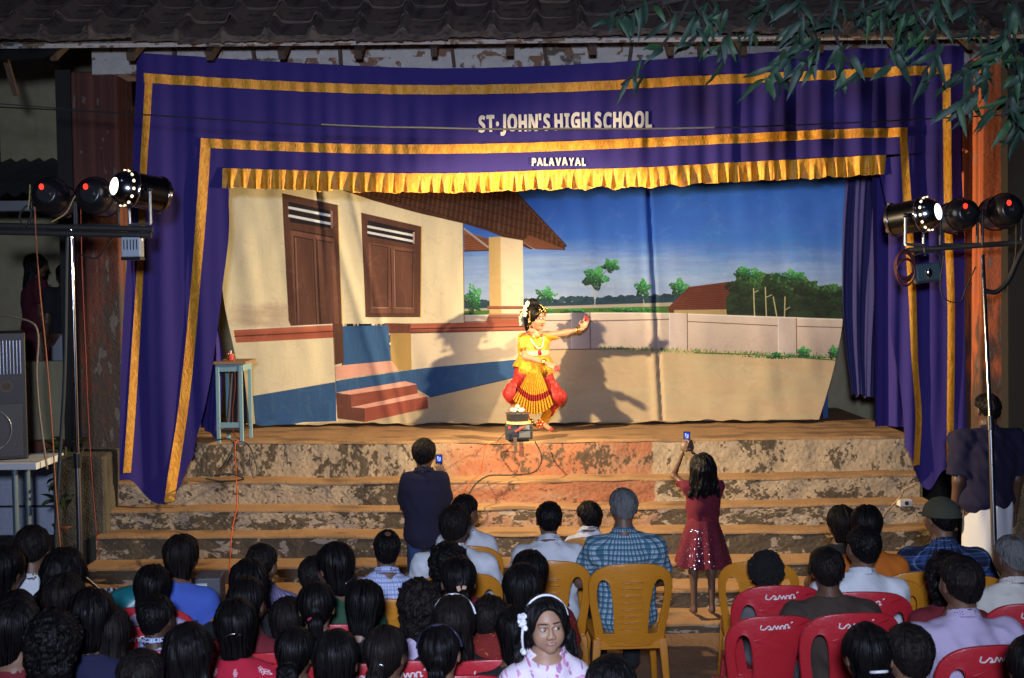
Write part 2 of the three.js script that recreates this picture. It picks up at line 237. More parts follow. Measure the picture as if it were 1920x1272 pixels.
// ---------- the painted cloth at the back of the stage ----------
{
  const k = 2048 / 1195, [cv, g] = canvas(2048, 878);
  g.scale(k, k); g.translate(-405, -300);
  const P = (c, pts, stroke, w = 1) => { g.beginPath(); pts.split(' ').forEach((q, i) => { const [x, y] = q.split(',').map(Number); i ? g.lineTo(x, y) : g.moveTo(x, y); }); if (stroke) { g.strokeStyle = c; g.lineWidth = w; g.lineCap = 'round'; g.lineJoin = 'round'; g.stroke(); } else { g.closePath(); g.fillStyle = c; g.fill(); } };
  const grad = (x0, y0, x1, y1, ...st) => { const q = g.createLinearGradient(x0, y0, x1, y1); st.forEach(([o, c]) => q.addColorStop(o, c)); return q; };
  // sky with clouds
  g.fillStyle = grad(0, 340, 0, 570, [0, dye(36,84,158)], [0.45, dye(58,104,172)], [0.72, dye(128,150,180)], [1, dye(165,168,170)]); g.fillRect(405, 300, 1195, 280);
  for (let i = 0; i < 420; i++) { const x = rr(860, 1600), y = 500 + (rnd() + rnd() - 1) * 55 + (x - 1200) * 0.03, r = rr(20, 90); g.globalAlpha = 0.05 * clamp(1.4 - Math.abs(y - 510) / 60, 0, 1); g.fillStyle = [dye(214,204,196), dye(190,190,190), dye(120,140,168)][i % 3]; g.beginPath(); g.ellipse(x, y, r, r * rr(0.05, 0.16), -0.04, 0, 7); g.fill(); }
  g.globalAlpha = 0.5; g.fillStyle = dye(72,120,190); for (let i = 0; i < 60; i++) { g.globalAlpha = 0.05; g.beginPath(); g.ellipse(rr(1260, 1600), rr(360, 480), rr(20, 70), rr(20, 60), 0, 0, 7); g.fill(); } g.globalAlpha = 1;
  // far treeline, field, grass strip
  P(dye(34,58,66), '866,566 960,563 1060,566 1140,556 1260,552 1420,548 1600,545 1600,590 866,590');
  for (let i = 0; i < 160; i++) { g.fillStyle = [dye(30,52,60), dye(40,66,70)][i % 2]; const x = rr(866, 1440); g.beginPath(); g.ellipse(x, 566 - (x - 866) * 0.028 + rr(-2, 3), rr(3, 8), rr(2, 5), 0, 0, 7); g.fill(); }
  P(dye(170,150,120), '866,578 1260,566 1260,575 866,586'); P(dye(70,104,40), '866,582 1270,573 1270,588 866,594');
  const leafy = (cx, cy, rx, ry, n, cols, rs = 2.2) => { for (let i = 0; i < n; i++) { const a = rr(0, 6.283), q = Math.sqrt(rnd()), lump = 0.78 + 0.22 * Math.sin(a * 5 + cx), x = cx + Math.cos(a) * rx * q * lump, y = cy + Math.sin(a) * ry * q * lump, up = clamp(0.5 - (y - cy) / (2 * ry) + (x - cx) / (4 * rx) + rr(-0.25, 0.25), 0, 0.999); g.fillStyle = cols[Math.floor(up * cols.length)]; g.globalAlpha = 0.85; g.beginPath(); g.ellipse(x, y, rr(0.5, 1) * rs, rr(0.35, 0.8) * rs, rr(0, 3), 0, 7); g.fill(); } g.globalAlpha = 1; };
  const greens = [dye(20,48,28), dye(30,76,40), dye(44,112,52), dye(78,156,72)], darkGreens = [dye(24,34,22), dye(32,48,28), dye(44,66,36), dye(72,118,52)];
  leafy(884, 560, 18, 32, 420, greens); leafy(1020, 552, 22, 16, 260, greens); leafy(1010, 582, 30, 6, 150, greens);
  P(dye(170,160,140), '1113,548 1112,575', 1, 2); P(dye(170,160,140), '1105,535 1112,552 1122,535', 1, 1.4); leafy(1113, 520, 27, 24, 700, greens); leafy(1143, 497, 18, 14, 320, greens); P(dye(90,90,60), '1120,520 1138,504', 1, 1.3);
  P(dye(170,160,140), '1204,560 1206,574', 1, 1.4); leafy(1203, 540, 17, 19, 330, greens); leafy(1272, 540, 20, 20, 420, greens); leafy(1075, 583, 30, 5, 130, greens); leafy(1180, 580, 70, 5, 240, greens);
  // small tiled house and the wood on the right
  P(dye(102,48,32), '1290,537 1360,528 1420,524 1420,588 1256,588 1250,577'); for (let i = 0; i < 12; i++) P(dye(66,30,22), (1288 - i * 3) + ',' + (540 + i * 4) + ' 1420,' + (529 + i * 4.6), 1, 1); for (let i = 0; i < 34; i++) P(dye(120,62,42), (1294 + i * 4) + ',' + (536 - i * 0.3) + ' ' + (1270 + i * 4.6) + ',586', 1, 0.5);
  P(dye(176,140,84), '1262,580 1400,578 1400,590 1262,592'); P(dye(80,60,36), '1262,580 1400,578', 1, 1);
  P(dye(38,54,30), '1360,560 1380,525 1420,510 1460,515 1500,520 1540,540 1600,540 1600,600 1362,596');
  leafy(1400, 535, 42, 36, 1300, darkGreens, 2.6); leafy(1470, 540, 45, 34, 1200, darkGreens, 2.6); leafy(1545, 565, 60, 32, 1500, darkGreens.slice(0, 3), 2.8); leafy(1440, 575, 90, 20, 900, darkGreens.slice(0, 2), 3); leafy(1540, 546, 50, 16, 900, darkGreens, 2.8); leafy(1590, 548, 30, 14, 500, darkGreens, 2.8); leafy(1505, 535, 30, 18, 500, darkGreens, 2.6); leafy(1400, 512, 26, 14, 300, greens); leafy(1480, 516, 30, 12, 260, greens);
  for (const [a, b] of [['1412,540 1414,596', '1412,548 1420,544'], ['1434,538 1436,596', '1436,556 1446,552'], ['1449,556 1456,596', ''], ['1471,556 1470,596', '1472,580 1480,575']]) { P(dye(196,170,110), a, 1, 2.2); if (b) P(dye(196,170,110), b, 1, 1.6); }
  // boundary wall: courses, piers, coping lines
  g.fillStyle = grad(1000, 590, 1000, 660, [0, dye(218,186,152)], [1, dye(196,164,134)]); P(g.fillStyle, '866,590 980,588 1120,586 1255,586 1600,598 1600,672 1480,664 1255,654 1060,654 866,656');
  P(dye(236,208,176), '866,591 1120,586 1255,587 1600,599', 1, 2.4); P(dye(112,84,66), '866,603 980,600 1068,600', 1, 1.6); P(dye(110,82,64), '1103,601 1252,598', 1, 1.8); P(dye(120,90,70), '1288,602 1458,610 1492,611 1600,614', 1, 1.6);
  for (const [x0, x1, y0, y1] of [[1068, 1103, 585, 654], [1254, 1287, 587, 656], [1458, 1492, 596, 664]]) { P(grad(x0, 0, x1, 0, [0, dye(214,184,156)], [1, dye(198,168,140)]), x0 + ',' + y0 + ' ' + x1 + ',' + y0 + ' ' + x1 + ',' + y1 + ' ' + x0 + ',' + y1); P(dye(110,82,64), x1 + ',' + y0 + ' ' + x1 + ',' + y1, 1, 1.6); P(dye(240,216,190), x0 + ',' + y0 + ' ' + x0 + ',' + y1, 1, 1.4); }
  // bare ground
  g.fillStyle = dye(205,165,115); P(dye(205,165,115), '405,820 405,740 620,720 795,745 850,656 1060,653 1255,653 1480,666 1600,674 1600,820');
  for (let i = 0; i < 500; i++) { g.globalAlpha = 0.035; g.fillStyle = [dye(224,186,136), dye(176,138,94), dye(196,158,116)][i % 3]; g.beginPath(); g.ellipse(rr(640, 1600), rr(668, 815), rr(15, 80), rr(4, 16), rr(-0.1, 0.1), 0, 7); g.fill(); } g.globalAlpha = 1;
  P(dye(120,96,68), '1000,656 1060,654 1190,653', 1, 2);
  for (let i = 0; i < 900; i++) { const x = rr(1120, 1590), t = (x - 1120) / 470, y = 652 + t * 20 + rr(-3, 3) * (0.6 + t), up = rnd() < 0.45; g.strokeStyle = up ? [dye(64,104,40), dye(110,150,60), dye(44,64,30)][i % 3] : dye(150,160,80); g.globalAlpha = up ? 0.65 : 0.25; g.lineWidth = 1.1; g.beginPath(); g.moveTo(x, y); g.lineTo(x + rr(-3, 3), y + (up ? -rr(1, 6) : rr(0, 9))); g.stroke(); } g.globalAlpha = 1;
  P(dye(76,92,44), '1300,661 1400,664 1480,668 1580,676', 1, 2); leafy(1505, 660, 15, 12, 220, greens, 2); leafy(1562, 660, 12, 14, 200, greens, 2); leafy(1455, 664, 10, 6, 90, greens, 1.8); leafy(1475, 668, 90, 4, 160, greens, 1.8);
  // house: wall, roof, door, window, veranda post
  P(grad(430, 400, 860, 640, [0, dye(246,214,152)], [1, dye(238,206,150)]), '405,300 640,300 866,415 866,604 780,606 640,606 625,790 470,800 405,800');
  g.save(); g.beginPath(); for (const [x, y] of [[600, 300], [905, 300], [962, 358], [1058, 464], [1056, 470], [600, 470]]) g.lineTo(x, y); g.clip();
  P(dye(78,40,22), '640,356 700,376 780,398 866,418 912,432 960,452 990,466 1058,468 1055,460 930,330 905,300 600,300');
  for (let i = 0; i < 96; i++) { const x = 628 + i * 4.4; P(i % 2 ? dye(112,62,34) : dye(54,28,18), (x + 14) + ',300 ' + (x - 6 + i * 0.1) + ',' + clamp(350 + (x - 640) * 0.285, 350, 466), 1, 1.5); }
  for (let i = 0; i < 7; i++) P(dye(44,24,16), (620 + i * 2) + ',' + (340 - i * 7) + ' ' + (900 - i * 4) + ',' + (424 - i * 17) + ' ' + (1050 - i * 20) + ',' + (462 - i * 20), 1, 1.2);
  g.restore();
  P(dye(66,34,22), '905,300 960,356 1057,460', 1, 6); P(dye(130,74,44), '908,304 962,358', 1, 1.5);
  for (let i = 0; i < 22; i++) { const t = i / 22; P(dye(104,58,34), (912 + t * 146) + ',' + (306 + t * 156) + ' ' + (916 + t * 146) + ',' + (313 + t * 152), 1, 2.4); }
  P(dye(150,84,46), '868,432 916,448 916,470 868,470'); for (let i = 0; i < 9; i++) P(dye(88,44,24), '868,' + (440 + i * 3.4) + ' 914,' + (448 + i * 2.6), 1, 1.2); P(dye(60,32,22), '868,470 916,468', 1, 2); P(dye(168,150,130), '868,428 912,462', 1, 4); P(dye(168,150,130), '978,452 1000,466', 1, 3);
  P(dye(120,66,38), '976,452 1000,466 1056,466 990,440');
  P(dye(206,160,92), '914,444 936,443 936,600 914,600'); P(grad(936, 0, 978, 0, [0, dye(232,196,144)], [1, dye(240,204,150)]), '936,443 978,450 978,600 936,600');
  for (const [y, h, c, e] of [[573, 5, dye(150,80,52), 4], [587, 4, dye(186,120,88), 2], [592, 4, dye(140,76,50), 4], [597, 9, dye(164,84,54), 6]]) { P(c, (914 - e) + ',' + y + ' ' + (978 + e) + ',' + y + ' ' + (978 + e) + ',' + (y + h) + ' ' + (914 - e) + ',' + (y + h)); P(dye(86,44,30), (914 - e) + ',' + (y + h) + ' ' + (978 + e) + ',' + (y + h), 1, 1); }
  // plinth wall of the veranda with its red coping and blue skirting
  P(dye(232,198,148), '765,620 990,616 990,690 795,745 765,720'); P(dye(186,140,70), '726,625 765,622 765,694 726,694');
  P(dye(112,58,40), '715,605 765,606 763,624 724,624'); P(grad(0, 604, 0, 624, [0, dye(166,82,54)], [0.5, dye(190,98,66)], [1, dye(120,58,40)]), '765,606 990,602 990,618 763,624'); P(dye(84,40,28), '765,616 990,611', 1, 2); P(dye(90,44,30), '765,624 990,618', 1, 1.5);
  P(dye(52,88,116), '636,611 722,609 727,676 636,684'); P(dye(238,160,122), '622,686 728,676 740,694 622,712');
  P(dye(50,84,112), '622,714 790,690 980,672 990,700 800,745 750,716 622,740'); P(dye(50,84,112), '466,742 622,716 622,790 560,792 470,806'); P(dye(34,58,80), '800,745 990,700', 1, 1.4);
  // steps of the painted house
  P(dye(104,54,38), '622,738 650,740 650,764 676,766 676,792 624,785'); P(dye(150,72,48), '650,740 775,722 776,738 650,764'); P(dye(238,158,120), '622,736 752,715 775,721 650,740'); P(dye(238,158,120), '650,764 776,738 794,744 676,766'); P(dye(160,74,50), '676,766 794,744 796,766 676,792');
  // coping on the left
  P(grad(0, 612, 0, 642, [0, dye(206,106,68)], [0.5, dye(176,84,54)], [1, dye(196,98,64)]), '432,618 626,608 626,632 436,642'); P(dye(96,44,28), '434,630 626,620', 1, 2); P(dye(250,226,180), '432,617 626,607', 1, 2);
  // door
  P(dye(94,54,36), '528,362 632,384 638,680 620,684 618,606 540,610 536,600'); P(dye(30,20,20), '540,378 622,396 622,428 542,416'); for (const y of [389, 404]) { P(dye(238,222,196), '541,' + y + ' 618,' + (y + 15), 1, 5); } P(dye(150,104,84), '618,394 622,396 622,428 618,427'); P(dye(120,72,50), '543,430 624,446 630,606 548,608');
  P(dye(40,22,16), '545,430 622,444', 1, 2); P(dye(98,58,40), '552,442 582,448 586,606 556,607'); P(dye(98,58,40), '594,448 618,452 622,606 596,606'); P(dye(44,24,18), '552,607 549,442 584,449 588,606', 1, 1.6); P(dye(44,24,18), '596,606 592,449 620,454', 1, 1.6); P(dye(150,104,78), '556,600 552,446', 1, 1);  P(dye(36,20,14), '590,446 594,606', 1, 1.5);
  // window
  P(dye(96,56,38), '675,398 788,424 784,594 680,594'); P(dye(30,20,22), '687,412 774,432 772,458 687,442'); for (const y of [424, 435]) P(dye(240,224,196), '688,' + y + ' 770,' + (y + 16), 1, 4.6); P(dye(206,160,130), '771,434 775,434 774,456 771,456');
  P(dye(124,74,50), '688,454 770,466 772,586 690,586'); P(dye(106,62,42), '692,460 722,465 722,576 694,576'); P(dye(106,62,42), '736,467 768,472 768,578 736,576'); P(dye(50,28,20), '722,574 724,463 692,458', 1, 1.6); P(dye(170,120,92), '694,576 722,576 691,460', 1, 0.01); P(dye(182,132,100), '694,576 722,576', 1, 1.4); P(dye(50,28,20), '768,576 770,472 736,468', 1, 1.6); P(dye(182,132,100), '736,468 736,576 768,577', 1, 1.2); P(dye(44,26,18), '729,464 730,586', 1, 1.4); P(dye(232,176,80), '788,424 784,594', 1, 2); P(dye(230,180,96), '632,384 636,606', 1, 1.6);
  P(dye(120,92,60), '866,418 866,604', 1, 1.4); P(dye(150,120,80), '620,632 622,735', 1, 1.2);
  // brushwork and stains of the cloth
  for (let i = 0; i < 700; i++) { const x = rr(430, 860), y = rr(350, 780); g.globalAlpha = 0.03; g.strokeStyle = [dye(255,236,190), dye(190,150,100), dye(160,126,84)][i % 3]; g.lineWidth = rr(1, 5); g.beginPath(); g.moveTo(x, y); g.lineTo(x + rr(-6, 6), y + rr(10, 60)); g.stroke(); }
  for (let i = 0; i < 1500; i++) { const x = rr(420, 1590), y = rr(340, 800); g.globalAlpha = 0.028; g.strokeStyle = ['rgb(255,255,255)', 'rgb(60,50,40)', 'rgb(150,120,90)'][i % 3]; g.lineWidth = rr(1, 7); g.beginPath(); g.moveTo(x, y); g.quadraticCurveTo(x + rr(-12, 12), y + rr(-8, 8), x + rr(-26, 26), y + rr(-6, 22)); g.stroke(); }
  for (let i = 0; i < 120; i++) { g.globalAlpha = 0.025; g.fillStyle = dye(120,90,56); g.beginPath(); g.ellipse(rr(440, 540), rr(570, 612), rr(8, 30), rr(3, 10), 0, 0, 7); g.fill(); } g.globalAlpha = 1;
  const T = canvasTex(cv), d = 11.08;
  const lt = [-2.826, 3.786, -1.08], rb = [3.305, 1.09, -1.08];
  const edgeL = [[-2.71, 3.683, -1.08], [-2.739, 3.275, -1.08], [-2.789, 2.866, -1.08], [-2.777, 2.455, -1.08], [-2.703, 2.042, -1.08], [-2.629, 1.627, -1.08], [-2.567, 1.097, -1.08]], edgeR = [[3.255, 3.634, -1.08], [3.226, 3.216, -1.08], [3.212, 2.806, -1.08], [3.198, 2.189, -1.08], [3.127, 1.777, -1.08], [3.035, 1.441, -1.08], [2.922, 1.073, -1.08]];
  const cloth = thing('painted_stage_cloth', 'large painted stage cloth showing a cream house, garden wall and blue sky', 'stage cloth', [0, 1.205, -1.08]);
  const seamX = (y) => 1.36 + (2.9 - y) * 0.055;
  const Z = (x, y, v) => {
    const s = x - seamX(y), hem = clamp((v - 0.93) / 0.07, 0, 1);
    return 0.02 * Math.sin(x * 2.3 + 0.6) + 0.045 * (fbm(x * 1.6, y * 0.7, 3) - 0.5) + 0.02 * (n2(x * 7 + y, y * 1.1) - 0.5) + 0.012 * (n2(x * 4 - y * 3, y * 2 + x) - 0.5) - 0.026 * Math.exp(-((s / 0.014) ** 2)) + 0.02 * Math.exp(-(((s + 0.05) / 0.04) ** 2))
      - 0.024 * Math.exp(-(((x + 1.78 - (y - 2) * -0.05) / 0.022) ** 2)) * smoothstep(y, 2.0, 3.2) + 0.016 * Math.exp(-(((x + 1.5 + (y - 2.4) * 0.28) / 0.05) ** 2)) + 0.012 * Math.exp(-(((x + 1.3 + (y - 2.4) * 0.22) / 0.03) ** 2))
      + hem * hem * (0.05 + 0.07 * n2(x * 5, 3)) + hem * 0.03 * Math.sin(x * 21 + 3 * n2(x * 4, 1));
  };
  mesh('cloth_sheet', grid(260, 120, (u, v) => {
    const L = poly(edgeL, v), R = poly(edgeR, v), x = lerp(L[0], R[0], u), y = lerp(L[1], R[1], u) + (v > 0.97 ? 0.025 * (n2(x * 6, 9) - 0.5) : 0);
    return [x, Math.max(y - 1.205, 0.01 + 0.03 * n2(x * 8, v * 9) * clamp((v - 0.9) * 12, 0, 1)), Z(x, y, v)];
  }, (u, v, q) => [(q[0] - lt[0]) / (rb[0] - lt[0]), ((q[1] + 1.205) + q[0] * 0.01 - rb[1] - 0.01 * rb[0]) / (lt[1] + lt[0] * 0.01 - rb[1] - 0.01 * rb[0])]), mat([1, 1, 1], { map: T, bumpMap: scaled(fineBump, 5, 3), bumpScale: 0.002, roughness: 0.95, side: THREE.DoubleSide }), cloth);
  mesh('hanging_rod', rod([-2.9, 2.45, -0.02], [3.4, 2.5, -0.02], 0.02), oldWood, cloth);
}

// ---------- purple proscenium curtain with gold bands ----------
const purple = phys([0.03, 0.019, 0.175], { roughness: 0.9, sheen: 0.12, sheenColor: rgb(0.08, 0.05, 0.25), sheenRoughness: 0.6, side: THREE.DoubleSide, bumpMap: scaled(fineBump, 6), bumpScale: 0.0012 });
const navyCloth = phys([0.03, 0.03, 0.14], { roughness: 0.9, side: THREE.DoubleSide, bumpMap: scaled(fineBump, 6), bumpScale: 0.001 });
const goldTex = colourTex(512, 512, (u, v) => { const a = fbm(u * 34 + 2 * n2(u * 9, v * 9), v * 14, 3), b = fbm(u * 130 + 7, v * 90, 2), c = fbm(u * 16, v * 3 + 5, 3); return mix(mix([0.66, 0.23, 0.01], [0.88, 0.42, 0.022], clamp(a * 1.7 - 0.35, 0, 1)), [0.94, 0.58, 0.07], clamp((b - 0.55) * 4, 0, 0.7) * clamp(c * 1.6 - 0.3, 0, 1)); });
const goldBump = greyTex(512, 512, (u, v) => 0.6 * fbm(u * 60, v * 30, 4) + 0.4 * fbm(u * 22, v * 8, 3));
const gold = phys([1, 1, 1], { map: scaled(goldTex, 1.6), bumpMap: scaled(goldBump, 1.6), bumpScale: 0.005, roughness: 0.55, metalness: 0, side: THREE.DoubleSide });
{
  const CZ = 0.35, curtain = thing('stage_curtain', 'purple proscenium curtain with gold bands and white lettering framing the stage', 'curtain', [0, 0, CZ]);
  // how far the cloth stands out from its plane: soft pleats, stronger towards the east
  const fold = (x, y) => {
    const e = smoothstep(x, 0.4, 2.6), w = smoothstep(-x, 2.3, 3.2), ph = x * 17 + 2.4 * fbm(x * 2.2, y * 0.35, 3) + 0.25 * y;
    return (0.005 + 0.01 * e + 0.01 * w) * Math.sin(ph) + (0.0025 + 0.006 * e) * Math.sin(x * 41 + 3 * n2(x * 3, y * 0.5)) + 0.02 * (fbm(x * 1.3 + 4, y * 0.8, 3) - 0.5) + 0.03 * Math.sin(x * 1.1);
  };
  const sheet = (name, nu, nv, L, R, T, B, m, off = 0, extra = 0) => mesh(name, grid(nu, nv, (u, v) => {
    const x = lerp(poly(L, v)[0], poly(R, v)[0], u), y = lerp(poly(T, u)[1], poly(B, u)[1], v); return [x, y, fold(x, y) + off + extra * Math.sin(x * 30 + y * 0.4) * v];
  }, (u, v, q) => [q[0], q[1]]), m, curtain);
  const sag = (y0, ym, y1) => [y0, ym, y1];
  // pelmet
  const pT = [[-3.104, 4.514, 0.35], [-2.376, 4.458, 0.35], [-1.399, 4.405, 0.35], [-0.422, 4.369, 0.35], [0.556, 4.377, 0.35], [1.534, 4.415, 0.35], [2.512, 4.463, 0.35], [3.312, 4.494, 0.35], [3.81, 4.516, 0.35]], pB = [[-3.128, 3.533, 0.35], [-2.396, 3.526, 0.35], [-1.415, 3.494, 0.35], [-0.433, 3.48, 0.35], [0.55, 3.497, 0.35], [1.532, 3.527, 0.35], [2.514, 3.566, 0.35], [3.317, 3.607, 0.35], [3.816, 3.628, 0.35]];
  sheet('pelmet', 420, 26, [pT[0], [-3.164, 3.534, 0.35]], [[3.81, 4.516, 0.35], [3.79, 3.629, 0.35]], pT, pB, purple);
  // hanging legs
  const wL = [[-3.162, 3.578, 0.35], [-3.219, 3.098, 0.35], [-3.271, 2.473, 0.35], [-3.307, 1.754, 0.35], [-3.328, 0.916, 0.35]], wR = [[-2.377, 3.57, 0.35], [-2.369, 3.09, 0.35], [-2.433, 2.644, 0.35], [-2.5, 2.016, 0.35], [-2.588, 1.294, 0.35], [-2.715, 0.842, 0.35]];
  sheet('hanging_leg', 70, 90, wL, wR, [[-3.163, 3.551, 0.35], [-2.378, 3.535, 0.35]], [[-3.327, 0.939, 0.35], [-3.165, 0.928, 0.35], [-3.059, 0.8, 0.35], [-2.925, 0.734, 0.35], [-2.798, 0.76, 0.35], [-2.696, 0.905, 0.35], [-2.664, 1.114, 0.35]], purple);
  const eL = [[3.076, 3.569, 0.35], [3.177, 3.035, 0.35], [3.198, 2.408, 0.35], [3.201, 1.779, 0.35], [3.284, 1.326, 0.35], [3.322, 0.872, 0.35]], eR = [[3.789, 3.642, 0.35], [3.82, 3.117, 0.35], [3.826, 2.402, 0.35], [3.84, 1.682, 0.35], [3.864, 0.994, 0.35]];
  sheet('hanging_leg', 90, 90, eL, eR, [[3.049, 3.587, 0.35], [3.789, 3.642, 0.35]], [[3.285, 1.145, 0.35], [3.386, 0.889, 0.35], [3.477, 0.779, 0.35], [3.539, 0.942, 0.35], [3.693, 0.932, 0.35], [3.873, 0.994, 0.35]], purple, 0, 0.012);
  // gold bands sewn on: along the pelmet and down the legs, mitred at the corners
  const band = (pts, w, vert) => mesh('gold_band', grid(vert ? 6 : 460, vert ? 120 : 4, (u, v) => {
    const t = vert ? v : u, s = (vert ? u : v) - 0.5, p = poly(pts, t), x = p[0] + (vert ? s * w : 0), y = p[1] - (vert ? 0 : s * w);
    return [x, y, fold(x, y) + (vert ? 0.0085 : 0.012) + (vert ? 0.012 * Math.sin(x * 30 + y * 0.4) * (x > 3 ? clamp((3.5 - y) / 2.6, 0, 1) : 0) : 0.004 * Math.sin(x * 46 + 4 * n2(x * 5, 2)))];
  }, (u, v, q) => [q[0], q[1]]), gold, curtain);
  band([[-3.038, 4.306, 0.35], [-2.203, 4.254, 0.35], [-1.358, 4.21, 0.35], [-0.424, 4.188, 0.35], [0.555, 4.196, 0.35], [1.534, 4.235, 0.35], [2.513, 4.269, 0.35], [3.224, 4.302, 0.35], [3.687, 4.319, 0.35]], 0.078, false);
  band([[-2.583, 3.767, 0.35], [-1.946, 3.734, 0.35], [-1.144, 3.704, 0.35], [-0.029, 3.698, 0.35], [0.997, 3.723, 0.35], [1.978, 3.757, 0.35], [2.692, 3.786, 0.35], [3.325, 3.797, 0.35]], 0.078, false);
  band([[-2.997, 4.341, 0.35], [-3.029, 3.94, 0.35], [-3.065, 3.542, 0.35], [-3.109, 2.829, 0.35], [-3.174, 2.023, 0.35], [-3.226, 1.391, 0.35], [-3.262, 1.002, 0.35]], 0.062, true);
  band([[-2.542, 3.802, 0.35], [-2.578, 3.359, 0.35], [-2.63, 2.825, 0.35], [-2.709, 2.108, 0.35], [-2.785, 1.523, 0.35], [-2.853, 1.116, 0.35], [-2.916, 0.748, 0.35]], 0.082, true);
  band([[3.646, 4.35, 0.35], [3.659, 3.785, 0.35], [3.673, 3.03, 0.35], [3.7, 2.403, 0.35], [3.705, 1.774, 0.35], [3.705, 1.013, 0.35]], 0.064, true);
  band([[3.284, 3.829, 0.35], [3.313, 3.389, 0.35], [3.338, 2.988, 0.35], [3.368, 2.496, 0.35], [3.398, 1.867, 0.35], [3.437, 1.415, 0.35], [3.417, 0.994, 0.35]], 0.07, true);
  // pleated gold fringe under the pelmet
  const fT = [[-2.413, 3.544, 0.35], [-1.771, 3.52, 0.35], [-1.058, 3.491, 0.35], [-0.343, 3.483, 0.35], [0.371, 3.499, 0.35], [1.085, 3.509, 0.35], [1.978, 3.549, 0.35], [2.603, 3.574, 0.35], [3.152, 3.6, 0.35]], drop = 0.162;
  mesh('gold_fringe', grid(900, 8, (u, v) => {
    const p = poly(fT, u), x = p[0], ph = x * 62 + 5 * fbm(x * 4, 7, 3), a = 0.005 + 0.014 * v;
    return [x + 0.008 * Math.cos(ph) * v, p[1] + 0.012 - v * (drop + 0.012 * Math.sin(x * 23) * n2(x * 3, 1) + 0.012 * (n2(x * 30, 4) - 0.5)), fold(x, p[1]) + 0.014 + a * Math.sin(ph) + 0.008 * Math.sin(ph * 2.1 + 1) * v];
  }, (u, v, q) => [q[0], q[1]]), gold, curtain);
  // lettering cut from white cloth
  const font = await new FontLoader().loadAsync('fonts/droid/droid_sans_bold.typeface.json');
  const white = mat([0.72, 0.68, 0.6], { roughness: 0.9 });
  const write = (text, h, x0, x1, y0, y1) => {
    const gs = []; let pen = 0;
    for (const ch of text) { if (ch === ' ') { pen += h * 0.3; continue; } const dot = ch === '.'; const g = new TextGeometry(dot ? '.' : ch, { font, size: h, depth: 0.003, curveSegments: 5, bevelEnabled: true, bevelSize: h * 0.035, bevelThickness: 0.001, bevelSegments: 1 }); g.computeBoundingBox(); const b = g.boundingBox, cw = b.max.x - b.min.x; g.translate(-b.min.x, dot ? h * 0.36 : 0, 0); gs.push([g, pen, cw]); pen += cw + h * 0.13; }
    const k = (x1 - x0) / (pen - h * 0.13);
    for (const [g, at, cw] of gs) {
      const x = x0 + at * k, t = (x - x0) / (x1 - x0), y = lerp(y0, y1, t) + rr(-0.004, 0.004), tilt = rr(-0.04, 0.04);
      g.scale(k, 1, 1); g.translate(-cw * k / 2, 0, 0); g.rotateZ(tilt); g.translate(x + cw * k / 2, y, 0);
      const p = g.attributes.position; for (let i = 0; i < p.count; i++) p.setZ(i, p.getZ(i) + fold(p.getX(i), p.getY(i)) + 0.007);
      g.computeVertexNormals(); mesh('letter', g, white, curtain);
    }
  };
  const a0 = [-0.263, 3.837, 0.35], a1 = [1.185, 3.854, 0.35], b0 = [0.18, 3.549, 0.35], b1 = [0.63, 3.545, 0.35];
  write("ST.JOHN'S HIGH SCHOOL", 0.132, a0[0], a1[0], a0[1], a1[1]);
  write('PALAVAYAL', 0.062, b0[0], b1[0], b0[1], b1[1]);
  // the inner wings: a purple drop and the bunched navy cloth
  const drop2 = thing('wing_curtain', 'plain purple wing curtain hanging inside the stage opening on the right', 'curtain', [0, 0, -0.1]);
  const iL = [[3.163, 3.618, -0.1], [3.165, 3.153, -0.1], [3.187, 2.404, -0.1], [3.201, 1.272, -0.1]], iR = [[3.565, 3.614, -0.1], [3.54, 3.056, -0.1], [3.535, 2.401, -0.1], [3.55, 1.269, -0.1]];
  mesh('cloth_panel', grid(60, 60, (u, v) => { const x = lerp(poly(iL, v)[0], poly(iR, v)[0], u), y = lerp(poly(iL, v)[1], poly(iR, v)[1], u); return [x, y, 0.03 * Math.sin(x * 26 + y * 0.5) + 0.012 * Math.sin(x * 60)]; }), purple, drop2);
  const bun = thing('bunched_curtain', 'gathered navy blue curtain hanging beside the painted cloth', 'curtain', [0, 0, -0.55]);
  const nL = [[3.08, 3.582, -0.55], [3.043, 3.086, -0.55], [3.034, 2.5, -0.55], [3.065, 2.009, -0.55], [3.126, 1.54, -0.55]], nR = [[3.451, 3.578, -0.55], [3.444, 2.984, -0.55], [3.437, 2.398, -0.55], [3.4, 1.956, -0.55], [3.362, 1.513, -0.55]];
  mesh('cloth_panel', grid(90, 70, (u, v) => { const x = lerp(poly(nL, v)[0], poly(nR, v)[0], u), y = lerp(poly(nL, v)[1], poly(nR, v)[1], u) - (v > 0.9 ? 0.05 * n2(u * 9, 3) * (v - 0.9) * 10 : 0); return [x, y, 0.028 * Math.sin(u * 17 + 2.5 * n2(u * 4, v * 1.5)) * (0.5 + 0.5 * Math.sin(v * 3.1)) + 0.008 * Math.sin(u * 45 + v)]; }), navyCloth, bun);
  const left = thing('wing_curtain', 'purple wing curtain bunched behind the left leg beside the small table', 'curtain', [0, 0, 0.02]);
  const lL = [[-2.663, 3.525, 0.02], [-2.697, 2.835, 0.02], [-2.684, 2.186, 0.02], [-2.73, 1.346, 0.02]], lR = [[-2.433, 3.523, 0.02], [-2.492, 2.879, 0.02], [-2.585, 2.463, 0.02], [-2.53, 1.998, 0.02], [-2.549, 1.532, 0.02], [-2.583, 1.232, 0.02]];
